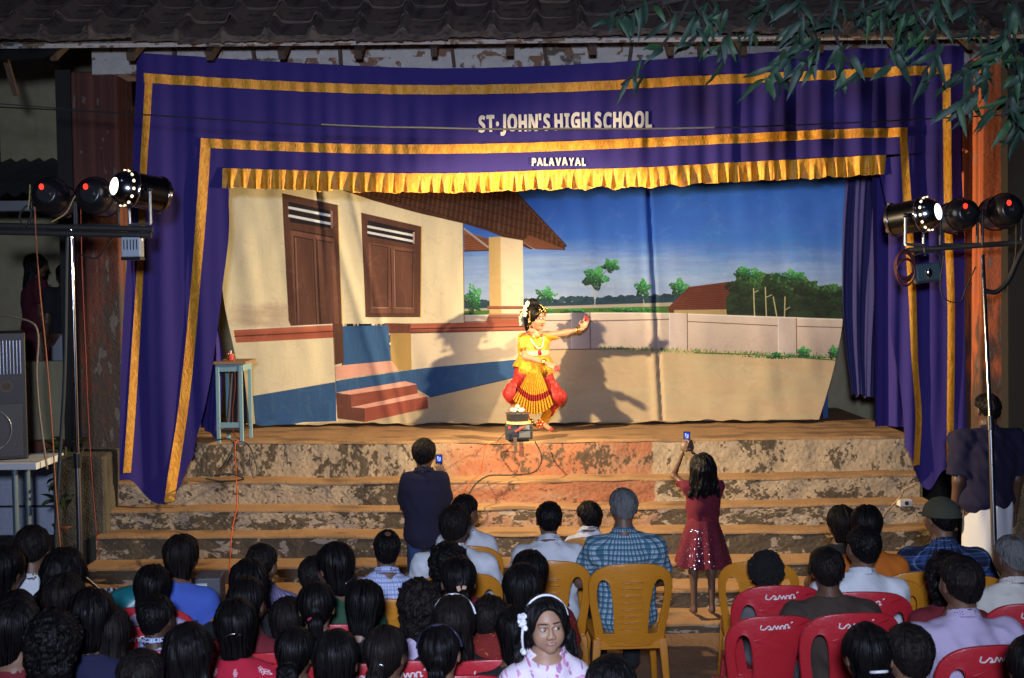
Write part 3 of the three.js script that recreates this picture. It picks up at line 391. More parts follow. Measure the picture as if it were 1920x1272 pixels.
  mesh('cloth_panel', grid(50, 60, (u, v) => { const x = lerp(poly(lL, v)[0], poly(lR, v)[0], u), y = lerp(poly(lL, v)[1], poly(lR, v)[1], u); return [x, y, 0.03 * Math.sin(u * 16 + 3 * n2(u * 3, v * 2))]; }), purple, left);
}

// ---------- people: one continuous skin meshed from a distance field over the joints; clothes and hair are its children ----------
const sub = (a, b) => [a[0] - b[0], a[1] - b[1], a[2] - b[2]], add = (a, b) => [a[0] + b[0], a[1] + b[1], a[2] + b[2]], mul = (a, k) => [a[0] * k, a[1] * k, a[2] * k], dot = (a, b) => a[0] * b[0] + a[1] * b[1] + a[2] * b[2];
const len = (a) => Math.hypot(a[0], a[1], a[2]), unit = (a) => mul(a, 1 / (len(a) || 1)), cross = (a, b) => [a[1] * b[2] - a[2] * b[1], a[2] * b[0] - a[0] * b[2], a[0] * b[1] - a[1] * b[0]], mid = (a, b, t = 0.5) => add(mul(a, 1 - t), mul(b, t));
const smin = (a, b, k) => { const h = Math.max(k - Math.abs(a - b), 0) / k; return Math.min(a, b) - h * h * k * 0.25; };
const smax = (a, b, k) => -smin(-a, -b, k);
const cone = (p, a, b, ra, rb) => { const x = b[0] - a[0], y = b[1] - a[1], z = b[2] - a[2], px = p[0] - a[0], py = p[1] - a[1], pz = p[2] - a[2]; const t = clamp((px * x + py * y + pz * z) / (x * x + y * y + z * z + 1e-9), 0, 1); return Math.hypot(px - x * t, py - y * t, pz - z * t) - (ra + (rb - ra) * t); };
const ell = (p, c, r) => { const x = (p[0] - c[0]) / r[0], y = (p[1] - c[1]) / r[1], z = (p[2] - c[2]) / r[2], k = Math.hypot(x, y, z), g = Math.hypot(x / r[0], y / r[1], z / r[2]); return k < 1e-6 ? -Math.min(...r) : k * (k - 1) / g; };
// naive surface nets over a box
function nets(f, lo, hi, h) {
  const n = [0, 1, 2].map((i) => Math.max(3, Math.ceil((hi[i] - lo[i]) / h) + 1)), [nx, ny, nz_] = n, val = new Float32Array(nx * ny * nz_), p = [0, 0, 0];
  for (let k = 0, o = 0; k < nz_; k++) for (let j = 0; j < ny; j++) for (let i = 0; i < nx; i++, o++) { p[0] = lo[0] + i * h; p[1] = lo[1] + j * h; p[2] = lo[2] + k * h; val[o] = f(p); }
  const id = new Int32Array(nx * ny * nz_).fill(-1), pos = [], idx = [], sx = 1, sy = nx, sz = nx * ny, off = [0, sx, sy, sx + sy, sz, sz + sx, sz + sy, sz + sx + sy], E = [[0, 1], [2, 3], [4, 5], [6, 7], [0, 2], [1, 3], [4, 6], [5, 7], [0, 4], [1, 5], [2, 6], [3, 7]];
  for (let k = 0; k < nz_ - 1; k++) for (let j = 0; j < ny - 1; j++) for (let i = 0; i < nx - 1; i++) {
    const o = i + j * sy + k * sz; let m = 0; for (let c = 0; c < 8; c++) if (val[o + off[c]] < 0) m |= 1 << c;
    if (m === 0 || m === 255) continue;
    let X = 0, Y = 0, Z = 0, q = 0;
    for (const [a, b] of E) if (((m >> a) & 1) !== ((m >> b) & 1)) { const va = val[o + off[a]], vb = val[o + off[b]], t = va / (va - vb); X += (a & 1) + ((b & 1) - (a & 1)) * t; Y += ((a >> 1) & 1) + (((b >> 1) & 1) - ((a >> 1) & 1)) * t; Z += (a >> 2) + ((b >> 2) - (a >> 2)) * t; q++; }
    id[o] = pos.length / 3; pos.push(lo[0] + (i + X / q) * h, lo[1] + (j + Y / q) * h, lo[2] + (k + Z / q) * h);
  }
  const quad = (a, b, c, d, flip) => { if (a < 0 || b < 0 || c < 0 || d < 0) return; flip ? idx.push(a, c, b, a, d, c) : idx.push(a, b, c, a, c, d); };
  for (let k = 1; k < nz_ - 1; k++) for (let j = 1; j < ny - 1; j++) for (let i = 1; i < nx - 1; i++) {
    const o = i + j * sy + k * sz, s = val[o] < 0;
    if (s !== val[o + sx] < 0) quad(id[o - sy - sz], id[o - sz], id[o], id[o - sy], !s);
    if (s !== val[o + sy] < 0) quad(id[o - sx - sz], id[o - sx], id[o], id[o - sz], !s);
    if (s !== val[o + sz] < 0) quad(id[o - sx - sy], id[o - sy], id[o], id[o - sx], !s);
  }
  const nor = new Float32Array(pos.length), e = h * 0.6;
  for (let i = 0; i < pos.length; i += 3) { const a = pos[i], b = pos[i + 1], c = pos[i + 2], g = [f([a + e, b, c]) - f([a - e, b, c]), f([a, b + e, c]) - f([a, b - e, c]), f([a, b, c + e]) - f([a, b, c - e])], l = Math.hypot(...g) || 1; nor[i] = g[0] / l; nor[i + 1] = g[1] / l; nor[i + 2] = g[2] / l; }
  const geo = new THREE.BufferGeometry(); geo.setAttribute('position', new THREE.Float32BufferAttribute(pos, 3)); geo.setAttribute('normal', new THREE.BufferAttribute(nor, 3)); geo.setAttribute('uv', new THREE.Float32BufferAttribute(new Float32Array(pos.length / 3 * 2), 2)); geo.setIndex(idx); return geo;
}
const bounds = (pts, pad) => [[0, 1, 2].map((i) => Math.min(...pts.map((p) => p[i])) - pad), [0, 1, 2].map((i) => Math.max(...pts.map((p) => p[i])) + pad)];
const setUV = (g, f) => { const p = g.attributes.position, uv = g.attributes.uv; for (let i = 0; i < p.count; i++) uv.setXY(i, ...f([p.getX(i), p.getY(i), p.getZ(i)])); return g; };
const setColour = (g, f) => { const p = g.attributes.position, c = new Float32Array(p.count * 3); for (let i = 0; i < p.count; i++) c.set(f([p.getX(i), p.getY(i), p.getZ(i)]), i * 3); g.setAttribute('color', new THREE.BufferAttribute(c, 3)); return g; };

// joints of a seated or standing figure facing -z, feet on y = 0 (H: height of the standing figure, top: seated height of the crown)
function sitJoints({ top = 1.27, lean = 0, side = 0, wide = 1, headPitch = 0 } = {}) {
  const k = (top - 0.44) / 0.84, c = Math.cos(lean), s = Math.sin(lean), up = (x, y, z) => { const Y = (y - 0.5) * k, X = x + side * Y; return [X, 0.5 + Y * c - z * s * 0 + (-z) * 0 - 0, z - Y * s]; };
  const w = wide * Math.sqrt(k), J = { pelvis: [0, 0.5, 0.02], neck: up(0, 1.02, 0), head: up(0, 1.165, -0.02), shL: up(-0.165 * w, 0.925, 0.01), shR: up(0.165 * w, 0.925, 0.01), k };
  J.elL = up(-0.235 * w, 0.72, -0.04); J.elR = up(0.235 * w, 0.72, -0.04); J.wrL = [-0.12, 0.6, -0.3 * Math.max(0.75, k)]; J.wrR = [0.12, 0.6, -0.3 * Math.max(0.75, k)];
  J.hipL = [-0.085, 0.5, 0]; J.hipR = [0.085, 0.5, 0]; J.knL = [-0.11, 0.5, -0.4 * k]; J.knR = [0.11, 0.5, -0.4 * k]; J.anL = [-0.11, 0.09, -0.38 * k]; J.anR = [0.11, 0.09, -0.38 * k]; J.toL = [-0.12, 0.035, -0.5 * k]; J.toR = [0.12, 0.035, -0.5 * k];
  return J;
}
function standJoints(H, wide = 1) {
  const q = H, J = { pelvis: [0, 0.53 * q, 0], neck: [0, 0.845 * q, 0], head: [0, 0.93 * q, -0.015], shL: [-0.108 * q * wide, 0.81 * q, 0], shR: [0.108 * q * wide, 0.81 * q, 0], k: q / 1.65 };
  J.elL = [-0.135 * q, 0.625 * q, 0.01]; J.elR = [0.135 * q, 0.625 * q, 0.01]; J.wrL = [-0.14 * q, 0.475 * q, -0.04]; J.wrR = [0.14 * q, 0.475 * q, -0.04];
  J.hipL = [-0.05 * q, 0.51 * q, 0]; J.hipR = [0.05 * q, 0.51 * q, 0]; J.knL = [-0.055 * q, 0.28 * q, -0.01]; J.knR = [0.055 * q, 0.28 * q, -0.01]; J.anL = [-0.055 * q, 0.05 * q, 0.02]; J.anR = [0.055 * q, 0.05 * q, 0.02]; J.toL = [-0.06 * q, 0.02 * q, -0.1 * q]; J.toR = [0.06 * q, 0.02 * q, -0.1 * q];
  return J;
}
function frame(J) { const U = unit(sub(J.neck, J.pelvis)), S0 = sub(J.shR, J.shL), S = unit(sub(S0, mul(U, dot(S0, U)))), F = cross(U, S); return { U, S, F, L: len(sub(J.neck, J.pelvis)), O: J.pelvis }; }
const PROFILE = [[-0.16, 0.12, 0.1], [0, 0.168, 0.122], [0.25, 0.15, 0.108], [0.5, 0.163, 0.12], [0.72, 0.16, 0.112], [0.9, 0.1, 0.082], [1.02, 0.055, 0.055]];
function torso(p, fr, grow, k, prof = PROFILE) {
  const d = sub(p, fr.O), a = dot(d, fr.S), b = dot(d, fr.U) / fr.L, c = dot(d, fr.F); let i = 0; while (i < prof.length - 2 && b > prof[i + 1][0]) i++;
  const t = fade(clamp((b - prof[i][0]) / (prof[i + 1][0] - prof[i][0]), 0, 1)), rx = lerp(prof[i][1], prof[i + 1][1], t) * k + grow, rz = lerp(prof[i][2], prof[i + 1][2], t) * k + grow;
  const dd = (Math.hypot(a / rx, c / rz) - 1) * Math.min(rx, rz), over = (Math.max(0, b - prof[prof.length - 1][0]) + Math.max(0, prof[0][0] - b)) * fr.L;
  return over > 0 ? Math.hypot(Math.max(dd, 0), over) : dd;
}
// head axes: yaw to the figure's left, pitch down, roll
function headAxes(J, { yaw = 0, pitch = 0, roll = 0 } = {}) { const m = new THREE.Matrix4().makeRotationFromEuler(new THREE.Euler(-pitch, yaw, roll, 'YXZ')), e = m.elements; return { X: [e[0], e[1], e[2]], Y: [e[4], e[5], e[6]], Z: [e[8], e[9], e[10]], O: J.head }; }
const toHead = (p, h, s) => { const d = [p[0] - h.O[0], p[1] - h.O[1], p[2] - h.O[2]]; return [dot(d, h.X) / s, dot(d, h.Y) / s, dot(d, h.Z) / s]; };
const fromHead = (q, h, s) => add(h.O, add(add(mul(h.X, q[0] * s), mul(h.Y, q[1] * s)), mul(h.Z, q[2] * s)));
function headField(q, fine, kid) {
  let d = ell(q, [0, 0.032, 0.012], [0.073, 0.085, 0.092]);
  d = smin(d, ell(q, [0, -0.03, -0.028], [0.059, 0.074, 0.06]), 0.05);
  d = smin(d, ell(q, [0, -0.088, -0.062], [0.02, 0.017, 0.018]), 0.03);
  const x = Math.abs(q[0]), m = [x, q[1], q[2]];
  if (kid) d = smin(d, ell(m, [0.03, -0.045, -0.045], [0.033, 0.034, 0.034]), 0.02);
  d = smin(d, ell(m, [0.034, -0.028, -0.055], [0.026, 0.024, 0.026]), 0.02);
  d = smin(d, ell(m, [0.0765, -0.004, 0.014], [0.009, 0.03, 0.017]), 0.008);
  d = smin(d, cone(q, [0, 0.014, -0.088], [0, -0.026, kid ? -0.096 : -0.102], kid ? 0.005 : 0.007, kid ? 0.0095 : 0.012), 0.014);
  d = smin(d, ell(m, [0.011, -0.03, -0.093], [0.009, 0.008, 0.01]), 0.008);
  d = smax(d, -ell(m, [0.03, 0.004, -0.096], [0.019, 0.0125, 0.017]), 0.016);
  if (fine) {
    d = smin(d, ell(m, [0.03, 0.004, -0.074], [0.0145, 0.0125, 0.013]), 0.002);
    d = smin(d, cone(m, [0.014, 0.022, -0.091], [0.046, 0.022, -0.076], 0.005, 0.005), 0.014);
    d = smin(d, cone(m, [0, -0.0515, -0.091], [0.025, -0.0535, -0.08], 0.0042, 0.002), 0.005); d = smin(d, cone(m, [0, -0.0625, -0.089], [0.022, -0.057, -0.08], 0.0046, 0.002), 0.005);
    d = smax(d, -cone(m, [0, -0.0565, -0.1], [0.02, -0.0565, -0.088], 0.0022, 0.001), 0.003);
  }
  return smin(d, cone(q, [0, -0.03, 0.025], [0, -0.17, 0.035], 0.05, 0.052), 0.03);
}
// a hand with palm, four fingers of unequal length and a thumb; dir: along the fingers, nrm: out of the back of the hand; curl 0..1, per finger if an array
function handField(w, dir, nrm, sideSign, s, curl) {
  const D = unit(dir), N = unit(sub(nrm, mul(D, dot(nrm, D)))), A = mul(cross(D, N), sideSign), P = (x, y, z) => add(w, add(add(mul(D, x * s), mul(A, y * s)), mul(N, z * s))), list = [];
  list.push([P(0.0, 0, 0), P(0.05, 0, 0), 0.026 * s, 0.03 * s]);
  for (let i = 0; i < 4; i++) {
    const y = 0.03 - i * 0.02, L = [0.07, 0.078, 0.072, 0.057][i], c = (Array.isArray(curl) ? curl[i + 1] : curl) * 1.25; let x = 0.085 - Math.abs(i - 1.3) * 0.004, z = 0, a = c * 0.3, prev = P(x - 0.03, y * 0.8, 0);
    for (let j = 0; j < 3; j++) { const l = L * [0.42, 0.32, 0.26][j]; const q = P(x, y, z); list.push([prev, q, (j ? 0.0088 : 0.011) * s, (0.0092 - j * 0.0006) * s]); prev = q; x += Math.cos(a) * l; z -= Math.sin(a) * l; a += c; }
    list.push([prev, P(x, y, z), 0.008 * s, 0.0068 * s]);
  }
  const tc = Array.isArray(curl) ? curl[0] : curl; list.push([P(0.02, 0.024, 0), P(0.045, 0.052, -0.012 - tc * 0.015), 0.014 * s, 0.011 * s], [P(0.045, 0.052, -0.012 - tc * 0.015), P(0.078, 0.062 - tc * 0.03, -0.02 - tc * 0.03), 0.0105 * s, 0.008 * s]);
  return { list, f: (p) => { let d = 9; for (let i = 0; i < list.length; i++) { const l = list[i]; d = i ? smin(d, cone(p, l[0], l[1], l[2], l[3]), 0.006) : ell4(p, P(0.05, -0.002, 0), D, A, N, s); } return d; }, pts: list.flatMap((l) => [l[0], l[1]]) };
}
const ell4 = (p, c, D, A, N, s) => { const d = sub(p, c); return ell([dot(d, D), dot(d, A), dot(d, N)], [0, 0, 0], [0.05 * s, 0.04 * s, 0.016 * s]); };
const limbK = 0.03;
function bodyField(J, r) {
  const fr = frame(J), nb = add(J.neck, mul(fr.U, -0.045 * Math.sqrt(J.k))), k = J.k, R = (v) => v * Math.sqrt(k) * Math.sqrt(Math.min(1, k * 1.02)) * r, t = (p) => {
    let d = torso(p, fr, 0, Math.sqrt(k) * r);
    for (const q of [J.shL, J.shR]) d = smin(d, cone(p, nb, q, R(0.05), R(0.05)), 0.06);
    d = smin(d, cone(p, add(J.neck, mul(fr.U, -0.03)), J.head, R(0.056), R(0.05)), 0.05);
    return d;
  };
  const limbs = [[J.shL, J.elL, 0.05, 0.038], [J.shR, J.elR, 0.05, 0.038], [J.elL, J.wrL, 0.038, 0.025], [J.elR, J.wrR, 0.038, 0.025], [J.hipL, J.knL, 0.082, 0.055], [J.hipR, J.knR, 0.082, 0.055], [J.knL, J.anL, 0.056, 0.034], [J.knR, J.anR, 0.056, 0.034], [J.anL, J.toL, 0.034, 0.027], [J.anR, J.toR, 0.034, 0.027]].map(([a, b, x, y]) => [a, b, R(x), R(y)]);
  return { fr, torsoOnly: t, limbs, R, f: (p) => { let d = t(p); for (const l of limbs) d = smin(d, cone(p, l[0], l[1], l[2], l[3]), limbK); return d; } };
}
const skinTones = [[0.17, 0.088, 0.052], [0.12, 0.06, 0.036], [0.24, 0.13, 0.08], [0.09, 0.045, 0.028]];
const skinMat = phys([1, 1, 1], { vertexColors: true, roughness: 0.5, sheen: 0.2, sheenColor: rgb(0.3, 0.18, 0.14), sheenRoughness: 0.5 });
const strandTex = greyTex(1024, 64, (u, v) => 0.55 * fbm(u * 260, v * 2.5, 2) + 0.3 * fbm(u * 90, v * 2 + 4, 2) + 0.15 * fbm(u * 30, v * 3, 2));
const strandRough = greyTex(512, 64, (u, v) => 0.36 + 0.34 * fbm(u * 120, v * 3, 2));
const hairMat = (c, rough = 1) => phys(c, { roughness: rough, roughnessMap: strandRough, bumpMap: strandTex, bumpScale: 0.006, side: THREE.DoubleSide, anisotropy: 0.3, specularIntensity: 0.34 });
const blackHair = hairMat([0.0065, 0.0055, 0.006], 0.95), blackHair2 = hairMat([0.011, 0.008, 0.007], 1.15), greyHair = hairMat([0.14, 0.14, 0.14], 1.5), fuzzHair = phys([0.009, 0.008, 0.008], { roughness: 0.8, side: THREE.DoubleSide, bumpMap: scaled(fineBump, 9), bumpScale: 0.01 });

// hair as a field in head space; style: short, thin, long, loose, pony, bun, curly, fuzzy
function hairField(style, sd) {
  const wob = (q, a) => a * (n3(q[0] * 34 + sd, q[1] * 10, q[2] * 34) - 0.5) + a * 0.7 * (n3(q[0] * 80, q[1] * 18 + sd, q[2] * 80) - 0.5);
  const cap = (q, g) => ell(q, [0, 0.034, 0.014], [0.077 + g, 0.085 + g, 0.093 + g]);
  const part0 = Math.sin(sd * 3) * 0.022, part = (q) => (q[1] > 0.0 ? 0.009 * Math.exp(-(((q[0] - part0) / 0.005) ** 2)) * clamp(q[1] / 0.05, 0, 1) : 0);
  const face = (q) => ell(q, [0, -0.04, -0.102], [0.076, 0.112, 0.074]);
  const cut = (d, q, y, tilt, z0 = 0) => smax(d, -(q[1] - y - (z0 - q[2]) * tilt), 0.012);   // keeps what is above a plane that rises to the front
  if (style === 'short' || style === 'thin') return (q) => { const g = style === 'thin' ? 0.006 : 0.013; let d = cap(q, g) + wob(q, 0.007) + 0.008 * (n3(q[0] * 120 + sd, q[1] * 70, q[2] * 120) - 0.5); d = smin(d, ell(q, [0, -0.03, 0.05], [0.055, 0.06, 0.045]) + wob(q, 0.004), 0.03); d = cut(d, q, -0.075, 0.9, 0.1); d = smax(d, -ell([Math.abs(q[0]), q[1], q[2]], [0.085, -0.005, 0.0], [0.026, 0.036, 0.032]), 0.008); if (style === 'thin') d = smax(d, -ell(q, [0, 0.125, 0.055], [0.03, 0.02, 0.032]), 0.02); return smax(d, -face(q), 0.02); };
  if (style === 'fuzzy') return (q) => { let d = cap(q, 0.028) + 0.02 * (n3(q[0] * 60 + sd, q[1] * 60, q[2] * 60) - 0.5) + 0.02 * (n3(q[0] * 25, q[1] * 25 + sd, q[2] * 25) - 0.5); d = cut(d, q, -0.06, 0.7, 0.1); return smax(d, -face(q), 0.02); };
  const back = (q, y1, w, g) => { const y = clamp(q[1], y1, 0.02), t = (0.02 - y) / (0.02 - y1), rx = lerp(0.078, w, fade(t)) + g, rz = lerp(0.07, 0.042, t) + g, cz = lerp(0.032, 0.075, clamp(t * 1.6, 0, 1)), d = (Math.hypot(q[0] / rx, (q[2] - cz) / rz) - 1) * Math.min(rx, rz); return Math.hypot(Math.max(d, 0), q[1] - y) + Math.min(d, 0); };
  if (style === 'long') return (q) => { let d = cap(q, 0.017) + wob(q, 0.008) + part(q); d = smin(d, back(q, -0.3, 0.095, 0.004) + wob(q, 0.02), 0.04); return smax(d, -face(q), 0.02); };
  if (style === 'loose') return (q) => { let d = cap(q, 0.022) + wob(q, 0.012); d = smin(d, back(q, -0.19, 0.112, 0.012) + wob(q, 0.03), 0.05); return smax(d, -face(q), 0.02); };
  if (style === 'parted') return (q) => { let d = cap(q, 0.014 + 0.006 * Math.abs(q[0]) / 0.08) + wob(q, 0.012) + 0.008 * Math.exp(-((q[0] / 0.006) ** 2)); d = smin(d, back(q, -0.17, 0.115, 0.01) + wob(q, 0.05) + 0.02 * (n3(q[0] * 45, q[1] * 45, q[2] * 45) - 0.5), 0.04); return smax(d, -ell(q, [0, -0.03, -0.1], [0.072, 0.122, 0.082]), 0.014); };
  if (style === 'curly') return (q) => { const c = 0.022 * (n3(q[0] * 38 + sd, q[1] * 38, q[2] * 38) - 0.5) + 0.018 * (n3(q[0] * 90, q[1] * 90 + sd, q[2] * 90) - 0.5); let d = cap(q, 0.03) + c; d = smin(d, ell(q, [0, -0.06, 0.05], [0.095, 0.1, 0.065]) + c, 0.04); return smax(d, -face(q), 0.02); };
  if (style === 'bun') return (q) => { let d = cap(q, 0.011) + wob(q, 0.005); d = smin(d, ell(q, [0, -0.035, 0.06], [0.05, 0.05, 0.04]), 0.03); d = smin(d, ell(q, [0, -0.045, 0.125], [0.05, 0.046, 0.038]) + wob(q, 0.012) + 0.004 * Math.sin(Math.atan2(q[0], q[1] + 0.045) * 5 + 60 * Math.hypot(q[0], q[1] + 0.045)), 0.012); d = smax(d, -ell([Math.abs(q[0]), q[1], q[2]], [0.088, -0.005, 0.0], [0.026, 0.036, 0.03]), 0.008); return smax(d, -face(q), 0.02); };
  if (style === 'low') return (q) => { let d = cap(q, 0.016) + wob(q, 0.009) + part(q); d = smin(d, ell(q, [0, -0.06, 0.05], [0.068, 0.095, 0.05]) + wob(q, 0.01), 0.04); return smax(d, -face(q), 0.02); };
  return (q) => { let d = cap(q, 0.012) + wob(q, 0.007) + part(q); d = smin(d, ell(q, [0, -0.03, 0.055], [0.052, 0.055, 0.045]), 0.03); d = smin(d, cone(q, [0, -0.01, 0.1], [0, -0.05, 0.128], 0.024, 0.03) + wob(q, 0.01), 0.02); d = smin(d, cone(q, [0, -0.05, 0.128], [0.012 * Math.sin(sd), -0.27, 0.115], 0.034, 0.014) + wob(q, 0.016), 0.02); d = smax(d, -ell([Math.abs(q[0]), q[1], q[2]], [0.088, -0.005, 0.0], [0.024, 0.034, 0.03]), 0.008); return smax(d, -face(q), 0.02); };
}
const HAIR_LOW = { long: -0.36, loose: -0.27, parted: -0.26, curly: -0.2, pony: -0.32, bun: -0.13, low: -0.2 };
function hairGeo(style, sd, h, s, fine) {
  const f = hairField(style, sd), low = HAIR_LOW[style] ?? -0.13, g = nets(f, [-0.15, low, -0.13], [0.15, 0.18, 0.19], fine ? 0.0055 : 0.0075);
  setUV(g, (q) => [Math.atan2(q[0], q[2] - 0.0) / 6.283 + 0.5, q[1] * 2.2 + 0.5]);
  // loose strands lying on and lifting off the surface
  const src = g.attributes.position, list = [g.toNonIndexed()], P = [], N = [], T = [], n = ['fuzzy', 'short', 'thin'].includes(style) ? 140 : 240, seg = 5, short = ['fuzzy', 'short', 'thin'].includes(style);
  for (let i = 0; i < n; i++) {
    const k = Math.floor(rnd() * src.count); let p = [src.getX(k), src.getY(k), src.getZ(k)], row = []; const lift = rr(0.0004, 0.004) + (rnd() < 0.2 ? 0.009 : 0), w = rr(0.0006, 0.0013), st = short ? 0.008 : 0.022, curl = style === 'curly' ? 0.6 : 0.12;
    for (let j = 0; j <= seg; j++) {
      const e = 0.003, gr = unit([f([p[0] + e, p[1], p[2]]) - f([p[0] - e, p[1], p[2]]), f([p[0], p[1] + e, p[2]]) - f([p[0], p[1] - e, p[2]]), f([p[0], p[1], p[2] + e]) - f([p[0], p[1], p[2] - e])]);
      const dn = p[1] > 0.09 ? [p[0] * 6 + 0.001, -0.5, (p[2] - 0.01) * 6 + 0.3] : [rr(-curl, curl), -1, rr(-curl, curl) * 0.6], tg = unit(sub(dn, mul(gr, dot(dn, gr)))), q = add(p, mul(gr, lift * (0.3 + j / seg) - f(p) * 0.9)), sd2 = mul(cross(tg, gr), w * (1 - j / (seg + 1)));
      row.push([add(q, sd2), sub(q, sd2), gr]); p = add(p, mul(tg, st));
    }
    for (let j = 0; j < seg; j++) { const [a, b, n0] = row[j], [c, d, n1] = row[j + 1]; P.push(...a, ...b, ...c, ...b, ...d, ...c); N.push(...n0, ...n0, ...n1, ...n0, ...n1, ...n1); for (let m = 0; m < 6; m++) T.push(i / n, j / seg); }
  }
  const sg = new THREE.BufferGeometry(); sg.setAttribute('position', new THREE.Float32BufferAttribute(P, 3)); sg.setAttribute('normal', new THREE.Float32BufferAttribute(N, 3)); sg.setAttribute('uv', new THREE.Float32BufferAttribute(T, 2)); list.push(sg);
  const m = new THREE.Matrix4().set(h.X[0] * s, h.Y[0] * s, h.Z[0] * s, h.O[0], h.X[1] * s, h.Y[1] * s, h.Z[1] * s, h.O[1], h.X[2] * s, h.Y[2] * s, h.Z[2] * s, h.O[2], 0, 0, 0, 1);
  return mergeGeometries(list).applyMatrix4(m);
}
const headMatrix = (h, s) => new THREE.Matrix4().set(h.X[0] * s, h.Y[0] * s, h.Z[0] * s, h.O[0], h.X[1] * s, h.Y[1] * s, h.Z[1] * s, h.O[1], h.X[2] * s, h.Y[2] * s, h.Z[2] * s, h.O[2], 0, 0, 0, 1);
